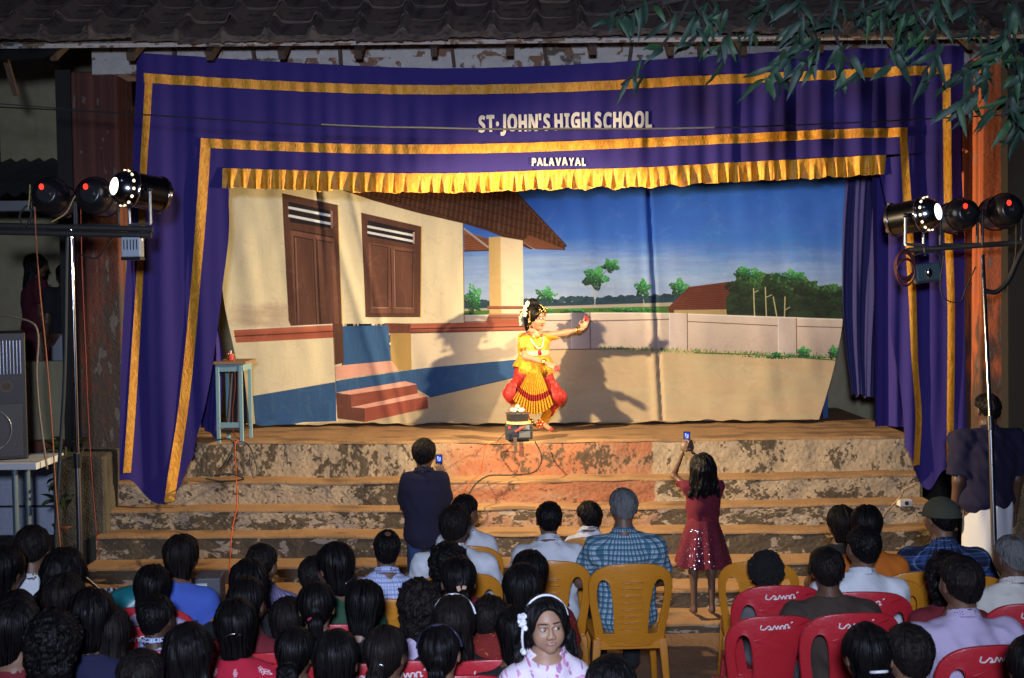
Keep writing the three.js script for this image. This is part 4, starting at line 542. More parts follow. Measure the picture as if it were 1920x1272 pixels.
/* person: o = { label, at, turn, J, head:{yaw,pitch,roll}, hs (head size), skin, hair:{style,mat}, top:{mat,sleeve,collar,hem,open}, bottom:{mat,kind}, r (build), hands:{L:{dir,nrm,curl},R:..}, fine } */
function person(o) {
  const t = thing('person', o.label, 'person', o.at, o.turn ?? 0, o.group), J = o.J, hs = o.hs ?? 1, h = headAxes(J, o.head), r = o.r ?? 1, B = bodyField(J, r), fr = B.fr, sk = Array.isArray(o.skin) ? o.skin : skinTones[o.skin ?? 0];
  const pts = Object.values(J).filter(Array.isArray), [lo, hi] = bounds(pts, 0.13), sd = rr(0, 50);
  const handAt = (w, el, sp, sg) => { const d = sp?.dir ?? sub(w, el); return handField(w, d, sp?.nrm ?? [0, 1, 0.2], sg, (sp?.size ?? 0.95) * Math.sqrt(Math.min(1.05, J.k)), sp?.curl ?? 0.45); };
  const HL = handAt(J.wrL, J.elL, o.hands?.L, 1), HR = handAt(J.wrR, J.elR, o.hands?.R, -1);
  const parts = [nets((p) => B.f(p), lo, [hi[0], Math.min(hi[1], Math.max(J.head[1] + 0.02, J.wrL[1] + 0.05, J.wrR[1] + 0.05, J.elL[1] + 0.06)), hi[2]], o.fine ? 0.012 : 0.017), nets((q) => headField(q, o.fine, o.kid), [-0.1, -0.16, -0.125], [0.1, 0.13, 0.12], o.fine ? 0.0032 : 0.006).applyMatrix4(headMatrix(h, hs))];
  for (const H of [HL, HR]) { const [a, b] = bounds(H.pts, 0.03); parts.push(nets(H.f, a, b, o.fine ? 0.0045 : 0.0065)); }
  const body = mergeGeometries(parts);
  const lip = o.lips ?? [sk[0] * 0.95, sk[1] * 0.7, sk[2] * 0.75];
  setColour(body, (p) => {
    const v = 0.9 + 0.2 * n3(p[0] * 30, p[1] * 30, p[2] * 30); let c = mul(sk, v);
    if (o.fine) { const q = toHead(p, h, hs), x = Math.abs(q[0]); if (q[2] < -0.05) { if (Math.abs(q[1] + 0.0565) < 0.0095 - x * 0.2 && x < 0.025) c = lip; if (o.kid && Math.abs(q[1] + 0.057) < 0.0022 && x < 0.013) c = [0.5, 0.46, 0.44]; const by = 0.0295 - 7 * (x - 0.03) ** 2; if (x > 0.012 && x < 0.05 && Math.abs(q[1] - by) < 0.003 - x * 0.02) c = [0.01, 0.008, 0.007]; if (o.kohl && Math.hypot((x - 0.03) / 0.019, (q[1] - 0.004) / 0.0095) < 1 && q[2] < -0.06) c = [0.012, 0.01, 0.01]; } if (o.tips) for (const tp of o.tips) if (len(sub(p, tp)) < 0.034) c = [0.42, 0.03, 0.035]; }
    return c;
  });
  mesh('body', body, skinMat, t);
  if (o.fine) for (const s of [-1, 1]) {
    const gaze = o.gaze ?? [0, 0], e = mesh('eye', new THREE.SphereGeometry(0.0112 * hs, 20, 14), phys([0.45, 0.43, 0.42], { roughness: 0.45 }), t); e.position.set(...fromHead([s * 0.03, 0.0045, -0.0795], h, hs)); e.scale.set(1.15, 0.8, 1);
    const ir = mesh('iris', new THREE.SphereGeometry(0.0074 * hs, 16, 12), phys([0.012, 0.008, 0.006], { roughness: 0.1, clearcoat: 1 }), t); ir.position.set(...fromHead([s * 0.03 + gaze[0] * 0.004, 0.0045 + gaze[1] * 0.003, -0.0852], h, hs));
  }
  // clothes
  const fabUV = (g) => setUV(g, (p) => { const d = sub(p, fr.O), a = dot(d, fr.S), b = dot(d, fr.U), c = dot(d, fr.F); return o.planar ? [a, b + c * 0.4] : [Math.atan2(a, -c) * 0.17, b]; });
  if (o.top) {
    const T = o.top, sl = T.sleeve ?? 0.6, gr = T.loose ?? 0.014, nr = T.neck ?? 0.066, hem = T.hem ?? -0.12, arms = [];
    for (const [s, e, w] of [[J.shL, J.elL, J.wrL], [J.shR, J.elR, J.wrR]]) { const R = B.R; if (sl > 0) arms.push([s, mid(s, e, Math.min(1, sl)), R(0.05) + gr, R(lerp(0.05, 0.038, Math.min(1, sl))) + gr + 0.006, mid(s, e, Math.min(1, sl)), unit(sub(e, s)), sl <= 1]); if (sl > 1) arms.push([e, mid(e, w, sl - 1), R(0.038) + gr + 0.004, R(0.03) + gr, null]); }
    const nb = add(J.neck, mul(fr.U, -0.045 * Math.sqrt(J.k))), nk = add(J.neck, add(mul(fr.U, T.neckUp ?? 0.012), mul(fr.F, -0.012))), nU = unit(add(fr.U, mul(fr.F, 0.35)));
    const amp = T.fold ?? (T.fine ? 0.026 : 0.018), fold = (p) => amp * (n3(p[0] * 9 + sd, p[1] * 5, p[2] * 9) - 0.5) + amp * 0.7 * (n3(p[0] * 22 + p[1] * 12, p[1] * 14 + sd, p[2] * 22) - 0.5);
    const f = (p) => {
      let d = torso(p, fr, gr, Math.sqrt(J.k) * r); for (const q of [J.shL, J.shR]) d = smin(d, cone(p, nb, q, B.R(0.05) + gr * 0.7, B.R(0.052) + gr * 0.7), 0.06);
      for (const a of arms) { let c = cone(p, a[0], a[1], a[2], a[3]); if (a[6]) c = smax(c, dot(sub(p, a[4]), a[5]), 0.008); d = smin(d, c, 0.035); }
      d += fold(p);
      const dn = sub(p, nk), along = dot(dn, nU), rad = Math.sqrt(Math.max(0, dot(dn, dn) - along * along));
      d = smax(d, along - 0.0, 0.01); d = smax(d, -Math.max(rad - nr * 0.86, -along - 0.014), 0.006);
      if (T.collar) { const ring = Math.max(Math.abs(rad - nr * 0.96 - clamp(0.018 - along, 0, 0.05) * 0.35) - 0.006, Math.abs(along - 0.004) - 0.02); d = smin(d, ring, 0.006); }
      d = smax(d, (hem * fr.L) - dot(sub(p, fr.O), fr.U), 0.012);
      return d;
    };
    const bp = bounds([J.shL, J.shR, J.neck, J.pelvis, ...arms.map((a) => a[1]), add(fr.O, mul(fr.U, hem * fr.L))], 0.24 * Math.sqrt(J.k));
    mesh(T.name ?? 'shirt', fabUV(nets(f, bp[0], bp[1], o.fine || T.fine ? 0.009 : 0.013)), T.mat, t);
  }
  if (o.bottom) {
    const b = o.bottom, R = B.R, f = (p) => {
      let d; if (b.kind === 'mundu') d = Math.max(cone(p, mid(J.hipL, J.hipR), mid(J.anL, J.anR), R(0.158), R(0.15)), -(p[1] - J.anL[1] - 0.02)) + 0.03 * (n3(p[0] * 14, p[1] * 2, p[2] * 14) - 0.5);
      else { d = torso(p, fr, 0.008, Math.sqrt(J.k) * r, [[-0.16, 0.12, 0.1], [0, 0.168, 0.122], [0.2, 0.155, 0.112]]); const e = b.len ?? 0.97; for (const [a, k2, n] of [[J.hipL, J.knL, J.anL], [J.hipR, J.knR, J.anR]]) { d = smin(d, cone(p, a, k2, R(0.088), R(0.066)), 0.03); d = smin(d, cone(p, k2, mid(k2, n, e), R(0.066), R(0.055)), 0.02); } d += 0.012 * (n3(p[0] * 16, p[1] * 10 + sd, p[2] * 16) - 0.5); }
      return d;
    };
    const bp = bounds([J.pelvis, J.knL, J.knR, J.anL, J.anR, add(fr.O, mul(fr.U, 0.2 * fr.L))], 0.2); bp[0][1] = Math.max(bp[0][1], 0.02);
    mesh(b.name ?? (b.kind === 'mundu' ? 'waist_cloth' : 'trousers'), setUV(nets(f, bp[0], bp[1], 0.016), (p) => [p[0], p[1]]), b.mat, t);
  }
  let hair = null;
  if (o.hair) { hair = mesh('hair', hairGeo(o.hair.style, sd, h, hs * (o.hair.size ?? 1), o.fine), o.hair.mat ?? blackHair, t); }
  return { t, hair, h, hs, J, fr, at: (q) => fromHead(q, h, hs) };
}

// ---------- fabrics ----------
const weave = greyTex(128, 128, (u, v) => 0.5 + 0.25 * Math.sin(u * 128 * 1.57) + 0.25 * Math.sin(v * 128 * 1.57));
const fab = (c, o = {}) => phys(c, { roughness: 0.9, sheen: 0.15, sheenColor: rgb(...c.map((v) => Math.min(1, v + 0.1))), sheenRoughness: 0.7, side: THREE.DoubleSide, ...o });
function printed(size, draw, px = 256) { const [c, g] = canvas(px, px); draw(g, px); const t = canvasTex(c, THREE.RepeatWrapping); t.repeat.set(1 / size, 1 / size); return phys([1, 1, 1], { map: t, roughness: 0.9, side: THREE.DoubleSide }); }
const check = (base, lines) => (g, n) => { g.fillStyle = base; g.fillRect(0, 0, n, n); for (const [c, a, p, w] of lines) { g.globalAlpha = a; g.fillStyle = c; g.fillRect(p * n, 0, w * n, n); g.fillRect(0, p * n, n, w * n); } g.globalAlpha = 1; };
const F = {
  white: fab([0.66, 0.68, 0.72]), cream: fab([0.66, 0.62, 0.56]), lilac: fab([0.5, 0.42, 0.6]), paleBlue: fab([0.42, 0.52, 0.68]), blue: fab([0.06, 0.12, 0.5]), black: fab([0.012, 0.012, 0.015]), brown: fab([0.045, 0.03, 0.022]), navy: fab([0.012, 0.012, 0.05]), green: fab([0.02, 0.07, 0.035]), maroon: fab([0.16, 0.012, 0.02]), orange: fab([0.55, 0.14, 0.01]), red: fab([0.4, 0.012, 0.018]), grey: fab([0.12, 0.12, 0.13]), khaki: fab([0.2, 0.18, 0.13]), teal: fab([0.02, 0.17, 0.18]),
  denim: fab([0.035, 0.07, 0.17]), mundu: fab([0.62, 0.64, 0.68]),
  whiteCheck: printed(0.062, check('rgb(206,214,232)', [['rgb(90,110,190)', 0.5, 0.1, 0.16], ['rgb(70,90,170)', 0.45, 0.5, 0.06], ['rgb(120,140,210)', 0.4, 0.68, 0.2]])),
  gingham: printed(0.032, check('rgb(178,196,206)', [['rgb(24,74,104)', 0.62, 0.0, 0.46], ['rgb(20,60,90)', 0.4, 0.6, 0.1]]), 128),
  navyPlaid: printed(0.085, check('rgb(26,44,84)', [['rgb(120,160,210)', 0.5, 0.1, 0.06], ['rgb(12,16,40)', 0.6, 0.3, 0.25], ['rgb(150,180,220)', 0.45, 0.62, 0.05], ['rgb(60,90,150)', 0.5, 0.75, 0.15]])),
  stripe: printed(0.02, (g, n) => { g.fillStyle = 'rgb(132,124,158)'; g.fillRect(0, 0, n, n); g.fillStyle = 'rgb(86,78,120)'; g.fillRect(0, 0, n * 0.4, n); }, 64),
  redFlower: printed(0.16, (g, n) => { g.fillStyle = 'rgb(176,24,52)'; g.fillRect(0, 0, n, n); g.strokeStyle = 'rgb(230,205,210)'; g.lineWidth = 4; for (const [x, y] of [[60, 60], [190, 170]]) for (let k = 0; k < 6; k++) { g.beginPath(); g.ellipse(x + 16 * Math.cos(k), y + 16 * Math.sin(k), 9, 6, k, 0, 7); g.stroke(); } }),
  pinkFlower: printed(0.14, (g, n) => { g.fillStyle = 'rgb(228,214,226)'; g.fillRect(0, 0, n, n); for (let k = 0; k < 46; k++) { g.globalAlpha = 0.7; g.fillStyle = ['rgb(178,80,140)', 'rgb(206,120,172)', 'rgb(150,96,150)'][k % 3]; g.beginPath(); g.ellipse(rr(0, n), rr(0, n), rr(6, 20), rr(5, 13), rr(0, 3), 0, 7); g.fill(); } g.globalAlpha = 1; }),
  blueFlower: printed(0.1, (g, n) => { g.fillStyle = 'rgb(150,160,190)'; g.fillRect(0, 0, n, n); for (let k = 0; k < 60; k++) { g.fillStyle = ['rgb(50,60,110)', 'rgb(200,200,220)', 'rgb(90,40,80)'][k % 3]; g.beginPath(); g.ellipse(rr(0, n), rr(0, n), rr(4, 12), rr(3, 9), rr(0, 3), 0, 7); g.fill(); } }),
  purplePrint: printed(0.12, (g, n) => { g.fillStyle = 'rgb(110,70,130)'; g.fillRect(0, 0, n, n); for (let k = 0; k < 60; k++) { g.fillStyle = ['rgb(190,170,200)', 'rgb(70,40,90)', 'rgb(180,60,90)'][k % 3]; g.beginPath(); g.ellipse(rr(0, n), rr(0, n), rr(4, 12), rr(3, 9), rr(0, 3), 0, 7); g.fill(); } }),
  sari: printed(0.1, (g, n) => { g.fillStyle = 'rgb(120,28,22)'; g.fillRect(0, 0, n, n); for (let k = 0; k < 50; k++) { g.fillStyle = ['rgb(206,120,50)', 'rgb(70,14,20)', 'rgb(160,50,30)'][k % 3]; g.beginPath(); g.ellipse(rr(0, n), rr(0, n), rr(3, 12), rr(2, 6), rr(0, 3), 0, 7); g.fill(); } }),
  sequin: printed(0.2, (g, n) => { g.fillStyle = 'rgb(92,10,34)'; g.fillRect(0, 0, n, n); for (let k = 0; k < 420; k++) { g.fillStyle = ['rgb(190,90,130)', 'rgb(60,4,24)', 'rgb(130,30,70)'][k % 3]; g.fillRect(rr(0, n), rr(0, n), 2.4, 2.4); } }, 512),
};

// ---------- moulded plastic chairs ----------
function plasticChair(kind) {
  const red = kind === 'red', m = phys(red ? [0.48, 0.018, 0.03] : [0.62, 0.235, 0.018], { roughness: red ? 0.42 : 0.36, clearcoat: 0.25, clearcoatRoughness: 0.4, side: THREE.DoubleSide, bumpMap: scaled(fineBump, 1.5), bumpScale: 0.0025 });
  const g = new THREE.Group();
  const bend = (geo) => { const p = geo.attributes.position; for (let i = 0; i < p.count; i++) { const x = p.getX(i), y = p.getY(i), z = p.getZ(i); p.setZ(i, z + 0.215 + (y - 0.43) * 0.2 - x * x * 1.15 - 0.25 * Math.max(0, y - 0.78) ** 2 * 4); } geo.computeVertexNormals(); return toCreasedNormals(geo, 0.7); };
  const s = new THREE.Shape(); s.moveTo(-0.19, 0.4); s.bezierCurveTo(-0.2, 0.55, -0.232, 0.66, -0.232, 0.76); s.bezierCurveTo(-0.232, 0.86, -0.17, 0.895, -0.09, 0.905); s.bezierCurveTo(-0.03, 0.912, 0.03, 0.912, 0.09, 0.905); s.bezierCurveTo(0.17, 0.895, 0.232, 0.86, 0.232, 0.76); s.bezierCurveTo(0.232, 0.66, 0.2, 0.55, 0.19, 0.4); s.closePath();
  for (const q of [-1, 1]) { const h = new THREE.Path(); h.moveTo(q * 0.152, 0.47); h.bezierCurveTo(q * 0.165, 0.58, q * 0.2, 0.68, q * 0.19, 0.765); h.bezierCurveTo(q * 0.18, 0.835, q * 0.135, 0.83, q * 0.118, 0.765); h.bezierCurveTo(q * 0.1, 0.68, q * 0.094, 0.57, q * 0.094, 0.47); h.closePath(); s.holes.push(h); }
  if (!red) for (let k = 0; k < 8; k++) { const h = new THREE.Path(), y = 0.5 + k * 0.042, w = 0.058 + k * 0.001; h.moveTo(-w, y); h.lineTo(-w, y + 0.008); h.lineTo(w, y + 0.008); h.lineTo(w, y); h.closePath(); s.holes.push(h); }
  let bk = new THREE.ExtrudeGeometry(s, { depth: 0.012, bevelEnabled: true, bevelSize: 0.004, bevelThickness: 0.004, bevelSegments: 2, curveSegments: 10 }); bk = new TessellateModifier(0.045, 5).modify(bk);
  mesh('backrest', bend(bk), m, g);
  const st = new THREE.Shape(); st.moveTo(-0.2, -0.2); st.quadraticCurveTo(-0.215, 0, -0.185, 0.19); st.quadraticCurveTo(0, 0.22, 0.185, 0.19); st.quadraticCurveTo(0.215, 0, 0.2, -0.2); st.quadraticCurveTo(0, -0.235, -0.2, -0.2);
  let se = new THREE.ExtrudeGeometry(st, { depth: 0.018, bevelEnabled: true, bevelSize: 0.006, bevelThickness: 0.006, bevelSegments: 2, curveSegments: 8 }); se = new TessellateModifier(0.06, 5).modify(se); se.rotateX(Math.PI / 2); se.translate(0, 0.442, 0);
  { const p = se.attributes.position; for (let i = 0; i < p.count; i++) p.setY(i, p.getY(i) - 0.014 * Math.max(0, 1 - (p.getX(i) / 0.16) ** 2) * Math.max(0, 1 - (p.getZ(i) / 0.18) ** 2)); se.computeVertexNormals(); }
  mesh('seat', toCreasedNormals(se, 0.7), m, g);
  mesh('apron', join([box(0.36, 0.045, 0.014, [0, 0.4, 0.2], [0, 0, 0], 0.004), box(0.014, 0.045, 0.36, [-0.19, 0.4, 0], [0, 0, 0], 0.004), box(0.014, 0.045, 0.36, [0.19, 0.4, 0], [0, 0, 0], 0.004)]), m, g);
  for (const [x, z] of [[-1, -1], [1, -1], [-1, 1], [1, 1]]) { const a = new RoundedBoxGeometry(0.046, 0.44, 0.04, 2, 0.008).toNonIndexed(), p = a.attributes.position; for (let i = 0; i < p.count; i++) { const t = (0.22 - p.getY(i)) / 0.44; p.setXYZ(i, p.getX(i) * (1 - 0.3 * t) + x * (0.185 + 0.03 * t), p.getY(i) + 0.22, p.getZ(i) * (1 - 0.3 * t) + z * (0.19 + 0.045 * t)); } a.computeVertexNormals(); mesh('leg', toCreasedNormals(a, 0.8), m, g); }
  if (red) {
    const paint = mat([0.72, 0.66, 0.66], { roughness: 0.7 }), on = (x, y) => [x, y, 0.215 + 0.0175 + (y - 0.43) * 0.2 - x * x * 1.15 - Math.max(0, y - 0.78) ** 2];
    const strokes = [[[-0.075, 0.872], [-0.078, 0.85], [-0.06, 0.848], [-0.05, 0.858]], [[-0.05, 0.858], [-0.04, 0.866], [-0.03, 0.856], [-0.04, 0.848], [-0.02, 0.85]], [[-0.02, 0.85], [-0.012, 0.868], [-0.002, 0.85], [0.006, 0.866], [0.014, 0.85]], [[0.018, 0.85], [0.022, 0.866], [0.034, 0.864], [0.034, 0.85]], [[0.042, 0.85], [0.042, 0.868], [0.056, 0.87], [0.058, 0.852], [0.066, 0.858]], [[0.07, 0.878], [0.08, 0.882]]];
    for (const q of strokes) { const gq = tube(q.map(([x, y]) => on(x, y)), 0.0036, q.length * 6, 5); mesh('painted_mark', gq, paint, g); }
  }
  return g;
}
const CHAIRS = { red: plasticChair('red'), yellow: plasticChair('yellow') };
function chair(kind, label, x, z, turn = 0, y = 0) {
  const c = CHAIRS[kind].clone(); c.name = numbered(kind + '_plastic_chair'); c.position.set(x, y, z); c.rotation.y = turn; c.userData = { label, category: 'chair', group: kind + ' plastic chairs of the audience' }; scene.add(c); return c;
}

// ---------- the seated audience ----------
const silver = phys([0.6, 0.6, 0.62], { roughness: 0.25, metalness: 1 }), whiteBand = mat([0.75, 0.76, 0.8], { roughness: 0.5 }), pinkTie = mat([0.6, 0.05, 0.12], { roughness: 0.6 });
// hair ornaments sit on the hair
const arcBand = (a, up, r, rad = 0.005, from = -1.45, to = 1.45) => { const q = []; for (let i = 0; i <= 14; i++) { const t = lerp(from, to, i / 14); q.push([Math.sin(t) * r, up + Math.cos(t) * r * 1.12 - 0.01, a]); } return q; };
function ornament(p, kind) {
  const M = headMatrix(p.h, p.hs), put = (name, g, m) => mesh(name, g.applyMatrix4(M), m, p.hair);
  if (kind === 'band') put('hair_band', tube(arcBand(-0.01, 0.032, 0.096), 0.006, 40, 6), whiteBand);
  if (kind === 'darkband') put('hair_band', tube(arcBand(0.02, 0.03, 0.094), 0.007, 40, 6), mat([0.02, 0.02, 0.05], { roughness: 0.3 }));
  if (kind === 'clip') put('hair_clip', box(0.07, 0.022, 0.01, [0.02, -0.055, 0.125], [0.1, 0.1, 0.45], 0.004), silver);
  if (kind === 'butterfly') { put('hair_clip', join([box(0.02, 0.03, 0.014, [-0.012, -0.01, 0.135], [0, 0, 0.3], 0.004), box(0.02, 0.03, 0.014, [0.012, -0.01, 0.135], [0, 0, -0.3], 0.004)]), mat([0.5, 0.3, 0.2], { roughness: 0.4 })); }
  if (kind === 'tie') put('hair_tie', new THREE.TorusGeometry(0.026, 0.009, 8, 18).rotateX(1.2).translate(0, -0.03, 0.118).toNonIndexed(), pinkTie);
  if (kind === 'glitter') put('hair_slide', tube(arcBand(0.075, -0.02, 0.07, 0, -0.5, 0.5).map(([x, y]) => [x, y - 0.04, 0.118 - x * x * 6]), 0.004, 20, 6), silver);
  if (kind === 'whitetie') put('hair_tie', new THREE.TorusGeometry(0.03, 0.006, 8, 18).rotateX(1.2).translate(0, -0.02, 0.112).toNonIndexed(), whiteBand);
}
/* x, z, height of the crown | what it is | hair | shirt | chair | options */
const seats = [
  [-2.493, 4.11, 1.316, 'boy with cropped hair and white shirt in front of the pale blue panels', 'short', 'white', 'red', { collar: 1 }],
  [-2.521, 4.416, 1.259, 'woman with dark hair cut off by the left edge of the picture', 'low', 'maroon', 'red', {}],
  [-2.172, 4.625, 1.291, 'woman with loose black hair and flower-print sleeve behind the mixing desk', 'loose', 'blueFlower', 'red', { sleeve: 0.8 }],
  [-2.056, 4.832, 1.221, 'girl with a low black ponytail beside the flower-print sleeve', 'low', 'black', 'red', { yaw: -0.3 }],
  [-2.148, 5.114, 1.22, 'girl with dark hair and small pink bobble near the left edge', 'pony', 'black', 'red', { orn: 'tie' }],
  [-1.77, 5.346, 1.291, 'girl with smooth black bobbed hair left of the mixing desk', 'low', 'navy', 'red', { yaw: 0.2 }],
  [-1.84, 4.093, 1.225, 'person with tall black hair and bright blue shirt near the mixing desk', 'low', 'blue', 'red', { lean: 0.22, side: 0.12, sleeve: 0.9, wide: 1.1 }],
  [-1.79, 4.416, 1.146, 'woman with black hair tilted sideways and pale lilac blouse', 'low', 'lilac', 'red', { roll: -0.12, yaw: 0.3 }],
  [-1.657, 4.782, 1.08, 'small boy with cropped hair, ears showing, above a striped white collar', 'short', 'whiteCheck', 'red', { collar: 1, skin: 3, child: 1 }],
  [-1.721, 5.306, 1.19, 'girl with long glossy straight black hair and purple print dress', 'long', 'purplePrint', 'red', {}],
  [-1.821, 5.63, 1.254, 'girl with long wavy dark hair low in the left corner', 'curly', 'purplePrint', 'red', {}],
  [-1.991, 5.539, 1.305, 'woman with dark hair and brown neck at the lower left edge', 'low', 'maroon', 'red', { yaw: -0.5 }],
  [-1.367, 5.905, 1.194, 'crown of dark short hair at the bottom edge below the red chair', 'short', 'grey', 'red', {}],
  [-1.232, 5.7, 1.238, 'girl with long shining black hair left of the red flowered dress', 'long', 'black', 'red', {}],
  [-1.173, 5.243, 1.2, 'girl with sleek hair, glittering slide and red white-flowered dress', 'low', 'redFlower', 'red', { orn: 'glitter', fine: 1 }],
  [-1.346, 3.927, 1.128, 'man with neat black hair and grey purple striped shirt by the steps', 'short', 'stripe', 'yellow', { yaw: -0.35, lean: 0.1, collar: 1 }],
  [-1.262, 4.652, 1.233, 'girl with short black hair behind the striped shirt', 'low', 'black', 'red', { yaw: 0.4 }],
  [-1.195, 4.929, 1.216, 'girl with black hair pinned up in a small knot', 'bun', 'maroon', 'red', {}],
  [-1.043, 4.819, 1.079, 'small child with dark hair left of the red hair tie', 'low', 'green', 'red', { child: 1 }],
  [-0.882, 4.941, 1.192, 'girl with shiny bobbed hair, thin white band and red tie', 'pony', 'green', 'red', { orn: 'tie' }],
  [-0.87, 4.416, 1.261, 'woman with gathered black hair held by a silver clip', 'low', 'green', 'red', { orn: 'clip', yaw: 0.55, pitch: 0.1 }],
  [-1.066, 4.061, 1.091, 'small dark-haired child in black left of the silver clip', 'short', 'black', 'yellow', { child: 1 }],
  [-0.709, 3.75, 1.175, 'man with thinning crown and blue-checked white shirt', 'thin', 'whiteCheck', 'yellow', { collar: 1, sleeve: 0.7, fine: 1, wide: 1.08 }],
  [-0.682, 4.977, 1.197, 'girl with black hair leaning forward, bare brown neck showing', 'low', 'black', 'red', { lean: 0.12, pitch: 0.25 }],
  [-0.435, 4.941, 1.18, 'girl with thick curly black hair and lilac collar', 'curly', 'lilac', 'red', { skin: 1 }],
  [-0.359, 4.158, 1.18, 'woman with wavy black hair behind the butterfly clip', 'curly', 'maroon', 'yellow', {}],
  [-0.272, 4.598, 1.227, 'girl with a ponytail held by a beige butterfly clip', 'pony', 'black', 'red', { orn: 'butterfly' }],
  [-0.256, 5.136, 1.184, 'girl with long black hair and a white hair band', 'long', 'black', 'red', { orn: 'band' }],
  [-0.874, 5.426, 1.14, 'child with smooth dark hair at the bottom left of centre', 'bun', 'maroon', 'red', { child: 1 }],
  [-0.674, 5.751, 1.217, 'girl with shiny shoulder-length hair cut by the bottom edge', 'low', 'navy', 'red', {}],
  [-0.499, 5.558, 1.179, 'girl with rough black hair and a narrow parting band', 'pony', 'black', 'red', { orn: 'glitter' }],
  [-0.287, 5.576, 1.182, 'girl with glossy black hair and dark bow band near the bottom', 'pony', 'green', 'red', { orn: 'darkband' }],
  [-0.315, 2.535, 1.139, 'man with thick black hair and white shirt turned to the side', 'short', 'white', 'yellow', { yaw: -0.6, collar: 1 }],
  [-0.337, 3.239, 1.204, 'man with bushy black hair and loose white shirt', 'short', 'white', 'yellow', { collar: 1, sleeve: 0.9, wide: 1.2, size: 1.08, fine: 1 }],
  [0.227, 2.951, 1.161, 'man with round black hair and plain white shirt left of the grey-haired man', 'short', 'white', 'yellow', { collar: 1, sleeve: 0.8, wide: 1.18, lean: 0.1, fine: 1 }],
  [0.51, 2.321, 1.018, 'man with black hair bending towards his neighbour in white', 'short', 'white', 'yellow', { lean: 0.2, yaw: 0.6, roll: 0.15, collar: 1 }],
  [0.672, 3.042, 1.289, 'grey-haired man in a blue checked shirt sitting very upright', 'short', 'gingham', 'yellow', { hair: 'grey', collar: 1, sleeve: 0.75, wide: 1.12, fine: 1 }],
  [0.068, 4.416, 1.201, 'woman with covered dark hair and a reddish sari', 'low', 'sari', 'red', { sleeve: 0.7 }],
  [0.028, 4.941, 1.278, 'woman with smooth black hair and orange brocade neckline', 'low', 'sari', 'red', { yaw: 0.3 }],
  [-0.102, 4.941, 1.104, 'child with dark cropped hair below the orange brocade', 'short', 'black', 'red', { child: 1 }],
  [-0.007, 5.275, 1.175, 'child with dark hair just behind the white flower', 'low', 'black', 'red', { child: 1 }],
  [0.33, 6.105, 1.226, 'crown of black hair at the bottom edge under the yellow chair', 'short', 'grey', 'red', {}],
  [2.028, 3.019, 1.13, 'person with dark hair half hidden behind the men in white', 'low', 'black', 'yellow', {}],
  [2.043, 3.445, 1.226, 'woman with tied black hair and orange sari by the steps', 'low', 'orange', 'yellow', { yaw: -0.3 }],
  [1.802, 3.944, 1.22, 'man with black hair in a pale blue-white shirt leaning right', 'short', 'white', 'red', { side: 0.1, collar: 1, sleeve: 1.4, wide: 1.25, fine: 1 }],
  [1.592, 4.312, 1.183, 'man with cropped black hair, bare nape and dark brown shirt', 'short', 'brown', 'red', { skin: 1, wide: 1.25, fine: 1 }],
  [2.526, 3.385, 1.253, 'man in an olive cap and navy plaid shirt', 'short', 'navyPlaid', 'yellow', { cap: 1, collar: 1, sleeve: 0.9, wide: 1.25, fine: 1 }],
  [2.153, 4.416, 1.159, 'person with curly dark hair left of the lilac shirt', 'curly', 'maroon', 'red', {}],
  [2.048, 4.819, 1.267, 'man with thick dark hair and a creased pale lilac shirt', 'short', 'lilac', 'red', { collar: 1, sleeve: 1.4, wide: 1.3, size: 1.08, fine: 1, lean: -0.02 }],
  [2.561, 4.189, 1.213, 'grey-haired man in a cream shirt at the right edge', 'thin', 'cream', 'red', { hair: 'grey', collar: 1, wide: 1.2, fine: 1 }],
  [1.351, 5.683, 1.208, 'girl with smooth black hair and a thin band, bottom right', 'low', 'black', 'red', { orn: 'whitetie' }],
  [1.492, 5.768, 1.224, 'boy with short tousled dark hair in front of the lilac shirt', 'short', 'black', 'red', {}],
  [1.891, 5.865, 1.203, 'person with black hair cut off by the right edge', 'low', 'black', 'red', {}],
  [1.382, 3.804, 0.998, 'small child with fuzzy dark hair peeping over a red chair', 'fuzzy', 'grey', 'red', { child: 1 }],
];
const shortName = (t) => { const w = t.split(' ').slice(0, 11), stop = ['in', 'of', 'the', 'a', 'an', 'and', 'at', 'by', 'below', 'behind', 'left', 'with', 'front', 'on', 'to', 'right', 'beside', 'under', 'near', 'bottom']; while (stop.includes(w[w.length - 1])) w.pop(); return w.join(' '); };
